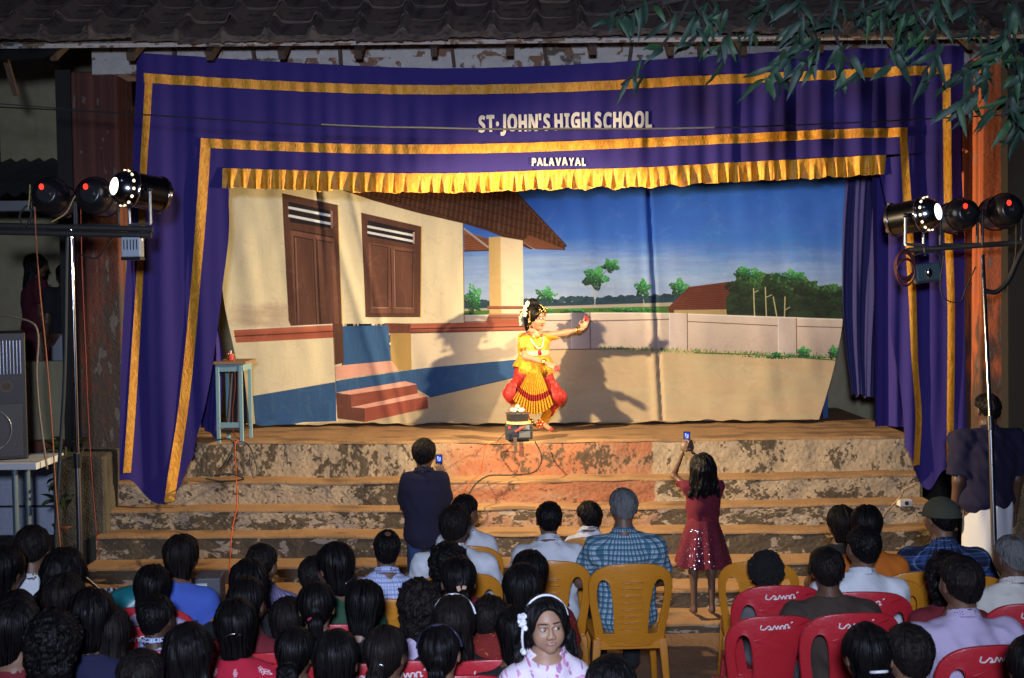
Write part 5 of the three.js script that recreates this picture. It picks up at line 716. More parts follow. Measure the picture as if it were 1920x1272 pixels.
seats.forEach(([x, z, top, what, style, shirt, kind, o], i) => {
  const child = o.child, y0 = 0, J = sitJoints({ top: top - 0.0, lean: o.lean ?? rr(-0.02, 0.08), side: o.side ?? rr(-0.03, 0.03), wide: (o.wide ?? 1.02) * (child ? 0.85 : top < 1.2 ? 0.9 : 1) });
  const hm = o.hair === 'grey' ? greyHair : style === 'fuzzy' ? fuzzHair : (i % 3 ? blackHair : blackHair2);
  const p = person({ label: what, at: [x, y0, z], turn: rr(-0.12, 0.12), J, hs: (child ? 0.92 : top < 1.2 ? 0.95 : 0.99) * (o.size ?? 1), head: { yaw: o.yaw ?? rr(-0.25, 0.25), pitch: o.pitch ?? rr(-0.05, 0.12), roll: o.roll ?? rr(-0.07, 0.07) }, skin: o.skin ?? [0, 1, 0, 2][i % 4], hair: { style, mat: hm }, top: { mat: F[shirt], sleeve: o.sleeve ?? 0.65, collar: o.collar, fine: o.fine, loose: o.wide > 1.1 ? 0.02 : 0.014 }, bottom: { mat: [F.black, F.grey, F.navy, F.khaki][i % 4] }, r: child ? 0.86 : 1, group: 'seated audience' });
  if (o.orn) ornament(p, o.orn);
  if (o.cap) { const M = headMatrix(p.h, p.hs); const g = new THREE.SphereGeometry(0.116, 28, 14, 0, Math.PI * 2, 0, Math.PI * 0.5).scale(0.92, 1.02, 1.06).toNonIndexed(); mesh('cap', g.translate(0, 0.022, 0.014).applyMatrix4(M), fab([0.045, 0.05, 0.032]), p.t); mesh('cap_peak', new THREE.CylinderGeometry(0.07, 0.07, 0.006, 24, 1, false, Math.PI / 2, Math.PI).scale(1, 1, 1.1).translate(0, 0.03, -0.09).applyMatrix4(M), fab([0.04, 0.045, 0.03]), p.t); }
  chair(kind, kind + ' plastic chair under the ' + shortName(what), x, z + 0.03, rr(-0.1, 0.1)).scale.set(1.06, kind === 'red' ? 1.07 : 1, 1);
});
// empty chairs
{ const q = [-0.72, 3.405, 0.903]; chair('yellow', 'empty yellow plastic chair just beyond the man with the thinning crown', q[0], q[1], 0.1); }
{ const q = [1.478, 3.065, 0.872]; chair('yellow', 'empty yellow plastic chair in front of the girl in the sequinned dress', q[0], q[1], -0.15); }
{ const q = [1.262, 4.158, 0.892]; chair('red', 'empty red plastic chair behind the fuzzy-haired child', q[0], q[1], 0.06); }
{ const q = [2.276, 3.323, 0.878]; chair('yellow', 'empty yellow plastic chair between the cap and the white shirts', q[0], q[1], 0.1); }
{ const q = [0.203, 5.426, 1.118]; chair('red', 'red plastic chair tilted beside the girl with the white hair flower', q[0], q[1], 0.5); }

// ---------- the dancer ----------
const satinGold = phys([1, 1, 1], { map: scaled(colourTex(256, 256, (u, v) => mix([0.6, 0.23, 0.008], [0.88, 0.46, 0.03], clamp(fbm(u * 9, v * 9, 4) * 1.8 - 0.4, 0, 1))), 4), roughness: 0.34, metalness: 0.15, sheen: 0.4, sheenColor: rgb(1, 0.7, 0.2), side: THREE.DoubleSide, bumpMap: scaled(fineBump, 4), bumpScale: 0.006 });
const satinRed = phys([0.33, 0.012, 0.01], { roughness: 0.6, sheen: 0.4, sheenColor: rgb(0.8, 0.1, 0.06), side: THREE.DoubleSide, bumpMap: scaled(fineBump, 3), bumpScale: 0.008 });
const jewel = phys([0.85, 0.55, 0.14], { metalness: 1, roughness: 0.22 }), jasmine = mat([0.85, 0.8, 0.62], { roughness: 0.8 }), stoneRed = phys([0.3, 0.01, 0.01], { roughness: 0.2 });
{
  const base = [0.21, 1.199, -0.62]; base[1] = 1.207;
  const loc = (p) => sub(p, base), Lm = (o) => Object.fromEntries(Object.entries(o).map(([k, v]) => [k, Array.isArray(v) ? loc(v) : v]));
  const J = Lm({ k: 0.74, pelvis: [0.2, 1.766, -0.62], neck: [0.198, 2.103, -0.62], head: [0.219, 2.247, -0.6], shR: [0.113, 2.067, -0.57], shL: [0.318, 2.081, -0.66], elR: [0.121, 1.898, -0.5], wrR: [0.318, 1.838, -0.42], elL: [0.504, 2.111, -0.6], wrL: [0.652, 2.147, -0.52], hipR: [0.145, 1.747, -0.62], hipL: [0.264, 1.746, -0.62], knR: [-0.005, 1.565, -0.46], knL: [0.405, 1.526, -0.46], anR: [0.141, 1.275, -0.62], anL: [0.274, 1.271, -0.6], toR: [0.065, 1.223, -0.52], toL: [0.355, 1.223, -0.5] });
  const handL = { dir: [0.35, 0.9, 0.1], nrm: [0.5, -0.2, -0.8], curl: [0.9, 0.1, 0.95, 0.3, 0.2], size: 0.95 }, handR = { dir: [0.85, -0.4, 0.25], nrm: [0.1, 0.6, 0.6], curl: [0.5, 0.15, 0.2, 0.25, 0.3], size: 0.95 };
  const tipsOf = (w, h) => [add(w, mul(unit(h.dir), 0.135)), add(w, mul(unit(h.dir), 0.105))];
  const d = person({ label: 'classical dancer in gold and red costume with one arm stretched out on stage', at: base, J, hs: 0.98, head: { yaw: -2.2, pitch: 0.12, roll: 0 }, skin: [0.4, 0.21, 0.125], lips: [0.35, 0.03, 0.04], kohl: 1, fine: 1, r: 1.02, gaze: [-0.4, -0.2], hands: { L: handL, R: handR }, tips: [...tipsOf(J.wrL, handL), ...tipsOf(J.wrR, handR), add(J.toL, [0, 0, 0.03])], hair: { style: 'low', mat: blackHair }, top: { mat: satinGold, sleeve: 0.6, name: 'blouse', neck: 0.075, hem: 0.08, loose: 0.01, fold: 0.01, fine: 1 }, group: undefined });
  const t = d.t, fr = d.fr, W = (a, b, c) => add(fr.O, add(add(mul(fr.S, a), mul(fr.U, b)), mul(fr.F, c)));
  // loose red trousers gathered at the ankles
  { const R = (p) => { let q = torso(p, fr, 0.012, 0.9, [[-0.2, 0.14, 0.12], [0, 0.18, 0.135], [0.2, 0.15, 0.11]]); for (const [h, k, a] of [[J.hipL, J.knL, J.anL], [J.hipR, J.knR, J.anR]]) { q = smin(q, cone(p, h, k, 0.092, 0.076), 0.04); q = smin(q, cone(p, k, mid(k, a, 0.5), 0.076, 0.052), 0.03); } return q + 0.03 * (n3(p[0] * 26, p[1] * 8, p[2] * 26) - 0.5) + 0.014 * (n3(p[0] * 60, p[1] * 16, p[2] * 60) - 0.5); }; const [a, b] = bounds([J.pelvis, J.knL, J.knR, J.anL, J.anR], 0.16); mesh('trousers', nets(R, a, b, 0.009), satinRed, t);
    const C = (p) => { let q = 9; for (const [k, a2] of [[J.knL, J.anL], [J.knR, J.anR]]) q = Math.min(q, cone(p, mid(k, a2, 0.35), mid(k, a2, 0.92), 0.062, 0.036)); return q + 0.006 * (n3(p[0] * 50, p[1] * 20, p[2] * 50) - 0.5); }; mesh('trouser_cuff', nets(C, a, b, 0.009), satinGold, t); }
  // peplum flaring from the waist
  mesh('peplum', grid(90, 10, (u, v) => { const a = u * Math.PI * 2, rx = lerp(0.128, 0.2, Math.pow(v, 0.8)), rz = lerp(0.1, 0.17, v), y = 0.16 - v * (0.15 + 0.035 * Math.cos(a * 2)) ; return W(Math.sin(a) * rx * (1 + 0.03 * Math.sin(a * 14) * v), y, Math.cos(a) * rz * (1 + 0.03 * Math.sin(a * 14) * v)); }), satinGold, t);
  mesh('hip_band', grid(60, 6, (u, v) => { const a = lerp(-1.3, 1.3, u), s = Math.sin(v * Math.PI) * 0.008; return W(Math.sin(a) * (0.178 + s), 0.045 - v * 0.055 - 0.035 * Math.cos(a), Math.cos(a) * (0.172 + s) + 0.006 * Math.sin(u * 120)); }), satinGold, t);
  mesh('waist_belt', grid(50, 6, (u, v) => { const a = u * Math.PI * 2, s = Math.sin(v * Math.PI) * 0.008; return W(Math.sin(a) * (0.146 + s), 0.185 - v * 0.05, Math.cos(a) * (0.124 + s)); }), phys([0.85, 0.74, 0.45], { roughness: 0.3, metalness: 0.4, side: THREE.DoubleSide }), t);
  // pleated fan
  const fTop = [[0.158, 1.778, -0.46], [0.178, 1.798, -0.46], [0.212, 1.797, -0.46], [0.256, 1.777, -0.46]].map(loc), fBot = [[0.004, 1.521, -0.4], [0.062, 1.453, -0.4], [0.139, 1.393, -0.4], [0.217, 1.383, -0.4], [0.304, 1.416, -0.4], [0.373, 1.474, -0.4]].map(loc);
  const fan = (name, v0, v1, m, lift) => mesh(name, grid(150, 8, (u, v) => { const s = lerp(v0, v1, v), a = poly(fTop, u), b = poly(fBot, u), q = mid(a, b, s); q[2] += 0.05 * Math.sin(s * 2.4) + lift + (0.003 + 0.011 * s) * Math.sin(u * 30 * Math.PI); return q; }), m, t);
  fan('pleated_fan', 0, 0.58, satinGold, 0); fan('fan_band', 0.58, 0.72, satinRed, 0.002); fan('fan_border', 0.72, 1, satinGold, 0.004);
  // sash across the shoulder, necklaces, bangles, anklets with bells
  { const q = []; for (let i = 0; i <= 20; i++) { const s = i / 20; q.push(s); } mesh('shoulder_cloth', grid(16, 24, (u, v) => { const s = lerp(-0.4, 2.0, v), p0 = add(J.shR, [0, -0.01, 0]); return add(p0, [lerp(-0.05, 0.05, u) + 0.0, 0.052 * Math.cos(s) + (u - 0.5) * 0.05, -0.062 * Math.sin(s - 0.8)]); }), satinRed, t); }
  const neckRing = (r, drop, th, m, name) => { const q = []; for (let i = 0; i <= 24; i++) { const a = lerp(-2.2, 2.2, i / 24), s = Math.max(0, Math.cos(a)); q.push(add(J.neck, add(add(mul(fr.S, Math.sin(a) * r), mul(fr.U, 0.0 - drop * s * s)), mul(fr.F, Math.cos(a) * (r * 0.62) + 0.078 * s + 0.006)))); } mesh(name, tube(q, th, 60, 6), m, t); };
  neckRing(0.07, 0.03, 0.006, jewel, 'choker'); neckRing(0.08, 0.13, 0.006, jasmine, 'pearl_necklace'); neckRing(0.075, 0.15, 0.005, jewel, 'necklace');
  mesh('pendant', new THREE.SphereGeometry(0.022, 14, 10).scale(1, 1.2, 0.4).toNonIndexed().translate(...add(J.neck, add(mul(fr.U, -0.17), mul(fr.F, 0.132)))), stoneRed, t);
  const ringAt = (p, dir, r, th, n, name, m) => { for (let i = 0; i < n; i++) { const g = new THREE.TorusGeometry(r, th, 8, 24).toNonIndexed(); g.applyQuaternion(new THREE.Quaternion().setFromUnitVectors(new THREE.Vector3(0, 0, 1), V(unit(dir)))); g.translate(...add(p, mul(unit(dir), (i - n / 2) * th * 2.2))); mesh(name, g, m, t); } };
  ringAt(mid(J.elL, J.wrL, 0.78), sub(J.wrL, J.elL), 0.03, 0.0045, 3, 'bangle', jewel); ringAt(mid(J.elR, J.wrR, 0.86), sub(J.wrR, J.elR), 0.03, 0.0045, 3, 'bangle', jewel); ringAt(mid(J.shR, J.elR, 0.72), sub(J.elR, J.shR), 0.042, 0.005, 1, 'armlet', jewel);
  for (const a of [J.anL, J.anR]) { mesh('ankle_cuff', new THREE.CylinderGeometry(0.046, 0.05, 0.075, 20, 1, true).toNonIndexed().translate(a[0], a[1] - 0.005, a[2]), phys([0.3, 0.015, 0.015], { roughness: 0.6, side: THREE.DoubleSide }), t); const bells = []; for (let r = 0; r < 3; r++) for (let k = 0; k < 12; k++) { const q = k / 12 * 6.283 + r * 0.26; bells.push(new THREE.IcosahedronGeometry(0.0085, 1).translate(a[0] + Math.sin(q) * 0.053, a[1] - 0.03 + r * 0.024, a[2] + Math.cos(q) * 0.053)); } const b = mesh('ankle_bells', join(bells), jewel, t); b.userData.kind = 'stuff'; }
  // head: jasmine strings, orange flower, forehead ornaments, earrings
  const M = headMatrix(d.h, d.hs), put = (n, g, m, p = d.hair) => mesh(n, g.applyMatrix4(M), m, p), buds = [];
  for (let i = 0; i < 260; i++) { const s = rnd(), a = lerp(-1.5, 1.5, s), jx = rr(-0.014, 0.014), jy = rr(-0.012, 0.012); buds.push(new THREE.IcosahedronGeometry(rr(0.006, 0.0095), 0).translate(Math.sin(a * 1.25) * 0.11 + jx, 0.05 + Math.cos(a * 1.25) * 0.1 + jy, 0.045 + 0.02 * Math.cos(a) + rr(-0.012, 0.014))); }
  for (let i = 0; i < 260; i++) { const a = rr(-0.9, 1.1), s = rr(-1, 1); buds.push(new THREE.IcosahedronGeometry(rr(0.006, 0.0095), 0).translate(s * 0.055 + rr(-0.008, 0.008), -0.02 - Math.sin(a) * 0.07, 0.108 + Math.cos(a) * 0.028 + rr(-0.01, 0.01))); }
  const jg = put('jasmine_string', join(buds), jasmine); jg.userData.kind = 'stuff';
  put('top_knot', new THREE.SphereGeometry(0.058, 20, 14).scale(1, 0.8, 1).translate(0, 0.14, 0.045).toNonIndexed(), blackHair);
  { const pet = []; for (let k = 0; k < 26; k++) pet.push(new THREE.SphereGeometry(0.015, 6, 5).scale(1, 0.4, 1).rotateX(rr(-1, 1)).rotateZ(rr(-1, 1)).translate(rr(-0.03, 0.03), 0.015 + rr(-0.03, 0.03), 0.15 + rr(-0.015, 0.015))); const f = put('orange_flower', join(pet), mat([0.75, 0.12, 0.015])); f.userData.kind = 'stuff'; }
  put('forehead_chain', tube([[0, 0.135, -0.04], [0, 0.115, -0.078], [0, 0.085, -0.098], [0, 0.058, -0.1]], 0.006, 20, 6), jewel);
  for (const s of [-1, 1]) { put('hair_ornament', new THREE.TorusGeometry(0.017, 0.007, 8, 18).rotateY(s * 0.7).translate(s * 0.05, 0.088, -0.07).toNonIndexed(), jewel); put('temple_chain', tube([[s * 0.012, 0.092, -0.093], [s * 0.05, 0.07, -0.082], [s * 0.082, 0.02, -0.03]], 0.0045, 18, 6), jewel); put('earring', join([new THREE.SphereGeometry(0.013, 12, 9).scale(0.5, 1, 1).translate(s * 0.088, -0.035, 0.008), new THREE.ConeGeometry(0.016, 0.026, 14).translate(s * 0.089, -0.066, 0.008)]), jewel); put('ear_chain', rod([s * 0.09, -0.02, 0.0], [s * 0.092, 0.07, 0.01], 0.006), jewel); }
  put('nose_ring', new THREE.TorusGeometry(0.008, 0.0016, 6, 16).translate(0.012, -0.042, -0.108).toNonIndexed(), jewel, t); put('forehead_mark', new THREE.SphereGeometry(0.0045, 10, 8).scale(1, 1.4, 0.4).translate(0, 0.032, -0.0925).toNonIndexed(), mat([0.3, 0.01, 0.01]), t);
}
// ---------- phones ----------
function phone(label, at, turn, tilt) {
  const p = thing('mobile_phone', label, 'phone', at, turn); p.rotation.x = tilt;
  mesh('phone_case', box(0.052, 0.105, 0.011, [0, 0.0525, 0], [0, 0, 0], 0.004), mat([0.02, 0.02, 0.025], { roughness: 0.3 }), p);
  const [c, g] = canvas(64, 96); g.fillStyle = 'rgb(20,60,200)'; g.fillRect(0, 0, 64, 96); g.fillStyle = 'rgb(190,215,255)'; g.fillRect(10, 8, 16, 40); g.fillRect(36, 20, 14, 34); g.fillRect(18, 54, 30, 12); g.fillStyle = 'rgb(10,20,90)'; g.fillRect(0, 76, 64, 20);
  const t = canvasTex(c), s = new THREE.PlaneGeometry(0.041, 0.06); mesh('screen', s.translate(0, 0.067, 0.0062), new THREE.MeshStandardMaterial({ color: 0x000000, emissive: 0xffffff, emissiveMap: t, emissiveIntensity: 1.1 }), p);
  mesh('keypad', box(0.036, 0.022, 0.002, [0, 0.02, 0.0066]), mat([0.08, 0.08, 0.09], { roughness: 0.4 }), p);
  return p;
}
// ---------- boy with a phone ----------
{
  const at = [-0.637, -0.054, 1.85]; at[1] = 0; const J = standJoints(1.44, 0.68); const ph = sub([-0.581, 1.221, 1.58], at);
  J.elR = [0.155, 0.95, -0.08]; J.wrR = [0.115, 1.125, -0.24]; J.elL = [-0.155, 0.95, -0.08]; J.wrL = [-0.02, 1.1, -0.26];
  const b = person({ r: 0.82, label: 'boy in a dark navy shirt and jeans filming the dancer with a phone', at, J, hs: 0.97, head: { yaw: -0.08, pitch: 0.02 }, skin: 1, fine: 0, hair: { style: 'short', mat: blackHair2 }, hands: { R: { dir: [-0.2, 0.95, -0.1], nrm: [0.4, 0, 0.8], curl: 0.6 }, L: { dir: [0.3, 0.9, -0.1], nrm: [-0.4, 0, 0.8], curl: 0.6 } }, top: { mat: fab([0.018, 0.016, 0.04]), sleeve: 0.78, hem: -0.34, collar: 1, loose: 0.026, fold: 0.014, fine: 1 }, bottom: { mat: F.denim } });
  phone('lit mobile phone held up by the boy in the navy shirt', add(at, [0.088, 1.2, -0.285]), 0.1, 0);
  rnd();
}
// ---------- girl in the sequinned dress ----------
{
  const at = [1.386, 0.058, 1.65]; at[1] = 0.085; const J = standJoints(1.2, 0.84);
  J.head = [0.0, 1.1, 0.0]; J.elL = [-0.195, 1.04, -0.1]; J.wrL = [-0.105, 1.2, -0.22]; J.elR = [0.11, 1.06, -0.17]; J.wrR = [-0.04, 1.2, -0.23];
  const dress = F.sequin;
  const b = person({ r: 0.8, label: 'girl in a maroon sequinned dress raising a phone on the steps', at, J, hs: 0.93, head: { yaw: 0.1, pitch: -0.15 }, skin: 1, hair: { style: 'loose', mat: blackHair }, hands: { L: { dir: [0.25, 0.95, -0.1], nrm: [-0.5, 0, 0.7], curl: 0.6 }, R: { dir: [-0.25, 0.95, -0.1], nrm: [0.5, 0, 0.7], curl: 0.6 } }, top: { mat: dress, sleeve: 0.55, name: 'bodice', hem: 0.1, loose: 0.012, fine: 1 } });
  mesh('skirt', grid(110, 26, (u, v) => { const a = u * Math.PI * 2, r = lerp(0.098, 0.2, Math.pow(v, 0.75)) * (1 + 0.09 * v * Math.sin(a * 9 + 1.3 * Math.sin(a * 2))); return [Math.sin(a) * r, lerp(0.75, 0.4, v) + 0.01 * Math.sin(a * 9) * v, Math.cos(a) * r * 0.85]; }, (u, v) => [u * 1.2, v * 0.42]), dress, b.t);
  { const s = []; for (let i = 0; i < 650; i++) { const a = rr(-1.7, 1.7), v = Math.sqrt(rnd()), r = lerp(0.098, 0.2, Math.pow(v, 0.75)) * (1 + 0.09 * v * Math.sin(a * 9 + 1.3 * Math.sin(a * 2))) + 0.0015; s.push(new THREE.CircleGeometry(rr(0.0016, 0.0029), 6).rotateX(rr(-0.3, 0.12)).rotateY(rr(-0.2, 0.2) + a * 0.4).translate(Math.sin(a) * r, lerp(0.75, 0.4, v), Math.cos(a) * r * 0.85)); } const q = mesh('sequins', join(s), phys([0.9, 0.85, 0.9], { metalness: 1, roughness: 0.22, side: THREE.DoubleSide }), b.t); q.userData.kind = 'stuff'; }
  mesh('waist_ribbon', grid(40, 2, (u, v) => { const a = u * Math.PI * 2; return [Math.sin(a) * 0.108, 0.765 - v * 0.03, Math.cos(a) * 0.092]; }), F.maroon, b.t);
  const M = headMatrix(b.h, b.hs); mesh('hair_clip', tube([[-0.035, 0.0, 0.118], [0, 0.006, 0.124], [0.035, 0.0, 0.118]], 0.005, 16, 6).applyMatrix4(M), silver, b.hair);
  phone('lit mobile phone lifted overhead by the girl in sequins', add(at, [-0.075, 1.245, -0.245]), 0.05, -0.1);
}
// ---------- girl looking back at the camera ----------
{
  const at = [0.113, 1.097, 5.85]; at[1] = 0; const J = standJoints(1.39, 0.9);
  for (const k of Object.keys(J)) if (Array.isArray(J[k])) J[k] = [-J[k][0], J[k][1], -J[k][2]];   // faces the camera
  J.head = [0.0, 1.3, 0.03]; J.neck = [0, 1.185, 0];
  J.shR = [-0.105, 1.095, 0.02]; J.shL = [0.105, 1.095, -0.02];
  const g = person({ planar: 1, label: 'girl with white hair band and flower looking back at the camera', at, J, hs: 0.83, head: { yaw: Math.PI + 0.2, pitch: -0.05, roll: -0.05 }, skin: [0.36, 0.2, 0.125], lips: [0.34, 0.13, 0.1], kid: 1, fine: 1, gaze: [-0.9, 0.35], hair: { style: 'parted', mat: blackHair, size: 1.02 }, r: 0.92, top: { mat: F.pinkFlower, sleeve: 0.7, collar: 1, neck: 0.068, hem: -0.3, name: 'dress', loose: 0.014, fine: 1 }, bottom: { mat: F.pinkFlower, kind: 'mundu', name: 'skirt' } });
  const M = headMatrix(g.h, g.hs), put = (n, q, m) => mesh(n, q.applyMatrix4(M), m, g.hair);
  put('hair_band', tube(arcBand(-0.005, 0.034, 0.1), 0.005, 50, 8), mat([0.8, 0.8, 0.86], { roughness: 0.35 }));
  { const pet = []; for (let k = 0; k < 30; k++) pet.push(new THREE.SphereGeometry(0.0115, 8, 6).scale(1, 0.55, 1).rotateX(rr(-1, 1)).rotateZ(rr(-1, 1)).translate(0.108 + rr(-0.012, 0.012), 0.04 + rr(-0.028, 0.028), -0.035 + rr(-0.025, 0.025))); const f = put('hair_flower', join(pet), mat([0.8, 0.8, 0.88])); f.userData.kind = 'stuff'; }
  for (const z of [-0.045, -0.025]) put('ribbon', tube([[0.11, 0.015, z], [0.118, -0.03, z - 0.008], [0.115, -0.08, z]], 0.003, 16, 5), whiteBand);
  for (const z of [-0.048, -0.024]) put('bobble', new THREE.IcosahedronGeometry(0.013, 2).translate(0.115, -0.09, z), whiteBand);
  for (const s of [-1, 1]) mesh('ear_stud', new THREE.SphereGeometry(0.0045, 8, 6).translate(s * 0.083, -0.032, 0.0).applyMatrix4(M), silver, g.t);
  mesh('forehead_dot', new THREE.SphereGeometry(0.003, 8, 6).translate(0, 0.03, -0.093).applyMatrix4(M), silver, g.t);
}
// ---------- man standing beside the east lamp pole ----------
{
  const at = [3.537, -0.057, 1.5]; at[1] = 0; const J = standJoints(1.7, 1.12);
  person({ label: 'man standing in a dark navy shirt and white waist cloth by the right-hand lamp pole', at, turn: 0.1, J, hs: 1.02, head: { yaw: 0.1, pitch: 0.05 }, skin: 3, r: 1.08, hair: { style: 'short', mat: blackHair }, top: { mat: fab([0.006, 0.005, 0.03]), sleeve: 0.85, hem: -0.13, loose: 0.034, collar: 1, fine: 1 }, bottom: { mat: F.mundu, kind: 'mundu' } });
}
// ---------- people in the side verandas ----------
{
  const a = [-4.71, 2.893, -1.35], b = [-4.369, 2.793, -1.25], c = [4.921, 2.995, -1.1];
  person({ label: 'girl with long hair in a maroon dress standing in the dim side veranda', at: [a[0], a[1] - 1.5, a[2]], turn: -0.9, J: standJoints(1.5), hs: 0.97, head: { yaw: -0.2 }, skin: 1, hair: { style: 'long' }, top: { mat: fab([0.07, 0.006, 0.015]), sleeve: 0.7, hem: -0.3, loose: 0.025 }, bottom: { mat: fab([0.07, 0.006, 0.015]), kind: 'mundu', name: 'skirt' } });
  person({ label: 'girl in a black top and pale skirt beside the lamp pole in the veranda', at: [b[0], b[1] - 1.46, b[2]], turn: 0.7, J: standJoints(1.46), hs: 0.96, head: { yaw: 0.3 }, skin: 3, hair: { style: 'low' }, top: { mat: F.black, sleeve: 0.7, hem: 0.05, loose: 0.02 }, bottom: { mat: fab([0.4, 0.42, 0.46]), kind: 'mundu', name: 'skirt' } });
  person({ label: 'man in a pale blue shirt standing in the lit veranda at the right edge', at: [c[0], c[1] - 1.62, c[2]], turn: 0.5, J: standJoints(1.62), skin: 1, hair: { style: 'short' }, top: { mat: fab([0.26, 0.32, 0.46]), sleeve: 0.9, hem: -0.3, collar: 1, loose: 0.03 }, bottom: { mat: F.mundu, kind: 'mundu' } });
}

// ---------- stage lanterns, their bars and poles ----------
const chrome = phys([0.55, 0.56, 0.6], { metalness: 1, roughness: 0.16, side: THREE.DoubleSide }), blackMetal = phys([0.012, 0.012, 0.014], { roughness: 0.32, clearcoat: 0.5, clearcoatRoughness: 0.3, side: THREE.DoubleSide }), barMetal = mat([0.05, 0.048, 0.045], { roughness: 0.55, metalness: 0.4 });
const rubber = (c = [0.012, 0.012, 0.012]) => mat(c, { roughness: 0.6 });
function lantern(label, rear, front, shiny, bar, k = 1) {
  const t = thing('stage_lantern', label, 'stage light', rear, 0, 'stage lanterns'), ax = sub(front, rear), L = len(ax), q = new THREE.Quaternion().setFromUnitVectors(new THREE.Vector3(0, 1, 0), V(unit(ax))), m = shiny ? chrome : blackMetal;
  const ap = (g) => g.applyQuaternion(q), pro = (list) => new THREE.LatheGeometry(list.map(([r, y]) => new THREE.Vector2(r * k, y)), 40).toNonIndexed();
  mesh('rear_dome', ap(pro([[0.062, 0.0], [0.075, 0.004], [0.1, 0.03], [0.118, 0.065], [0.126, 0.1], [0.126, 0.115], [0.134, 0.118], [0.134, 0.128], [0.126, 0.13]])), m, t);
  mesh('barrel', ap(pro([[0.126, 0.13], [0.121, 0.135], [0.121, L - 0.03], [0.128, L - 0.028], [0.128, L - 0.02], [0.122, L - 0.018], [0.122, L], [0.118, L], [0.118, 0.14], [0.02, 0.135]])), shiny ? phys([0.16, 0.165, 0.18], { metalness: 1, roughness: 0.22, side: THREE.DoubleSide }) : m, t);
  mesh('lamp_window', ap(new THREE.CylinderGeometry(0.06 * k, 0.06 * k, 0.008, 28).toNonIndexed().translate(0, 0.006, 0)), shiny ? glow([1, 0.93, 0.86], 3.2) : blackMetal, t);
  if (shiny) for (let i = 0; i < 14; i++) { const a = i / 14 * 6.283, g = new THREE.CylinderGeometry(0.0105, 0.0105, 0.006, 12).toNonIndexed(); g.rotateX(1.2).translate(0, 0.082, 0.1245 * k).rotateY(a); mesh('vent_light', ap(g), glow([1, 0.78, 0.5], 2.4), t); }
  else { const g = new THREE.SphereGeometry(0.016, 14, 10).scale(1, 1, 1.3).toNonIndexed().translate(-0.02, 0.0, 0.045); mesh('red_light', ap(g), glow([1, 0.03, 0.015], 2.6), t); mesh('cable_gland', ap(new THREE.CylinderGeometry(0.02, 0.024, 0.04, 14).toNonIndexed().translate(0.02, -0.015, 0)), blackMetal, t); }
  const side = unit(cross(unit(ax), [0, 1, 0])), mid0 = mul(unit(ax), L * 0.5), dn = bar - rear[1], A = add(mid0, mul(side, 0.145 * k)), B = add(mid0, mul(side, -0.145 * k)), C = [mid0[0] + side[0] * 0.145 * k, dn + 0.03, mid0[2] + side[2] * 0.145 * k], D = [mid0[0] - side[0] * 0.145 * k, dn + 0.03, mid0[2] - side[2] * 0.145 * k];
  const yokeM = shiny ? mat([0.35, 0.36, 0.38], { metalness: 0.7, roughness: 0.4 }) : barMetal; for (const [a, b] of [[A, C], [B, D], [C, D]]) mesh('yoke_strap', rod(a, b, 0.011), yokeM, t);
  for (const p of [A, B]) mesh('yoke_knob', new THREE.SphereGeometry(0.019, 12, 9).toNonIndexed().translate(...p), blackMetal, t);
  for (let i = 0; i < 3; i++) { const a = i * 2.1 + 0.6, g = box(0.03, 0.03, 0.012, [0, L - 0.01, 0.128 * k], [0, 0, 0], 0.003).rotateY(a); mesh('gel_clip', ap(g), m, t); }
  return t;
}
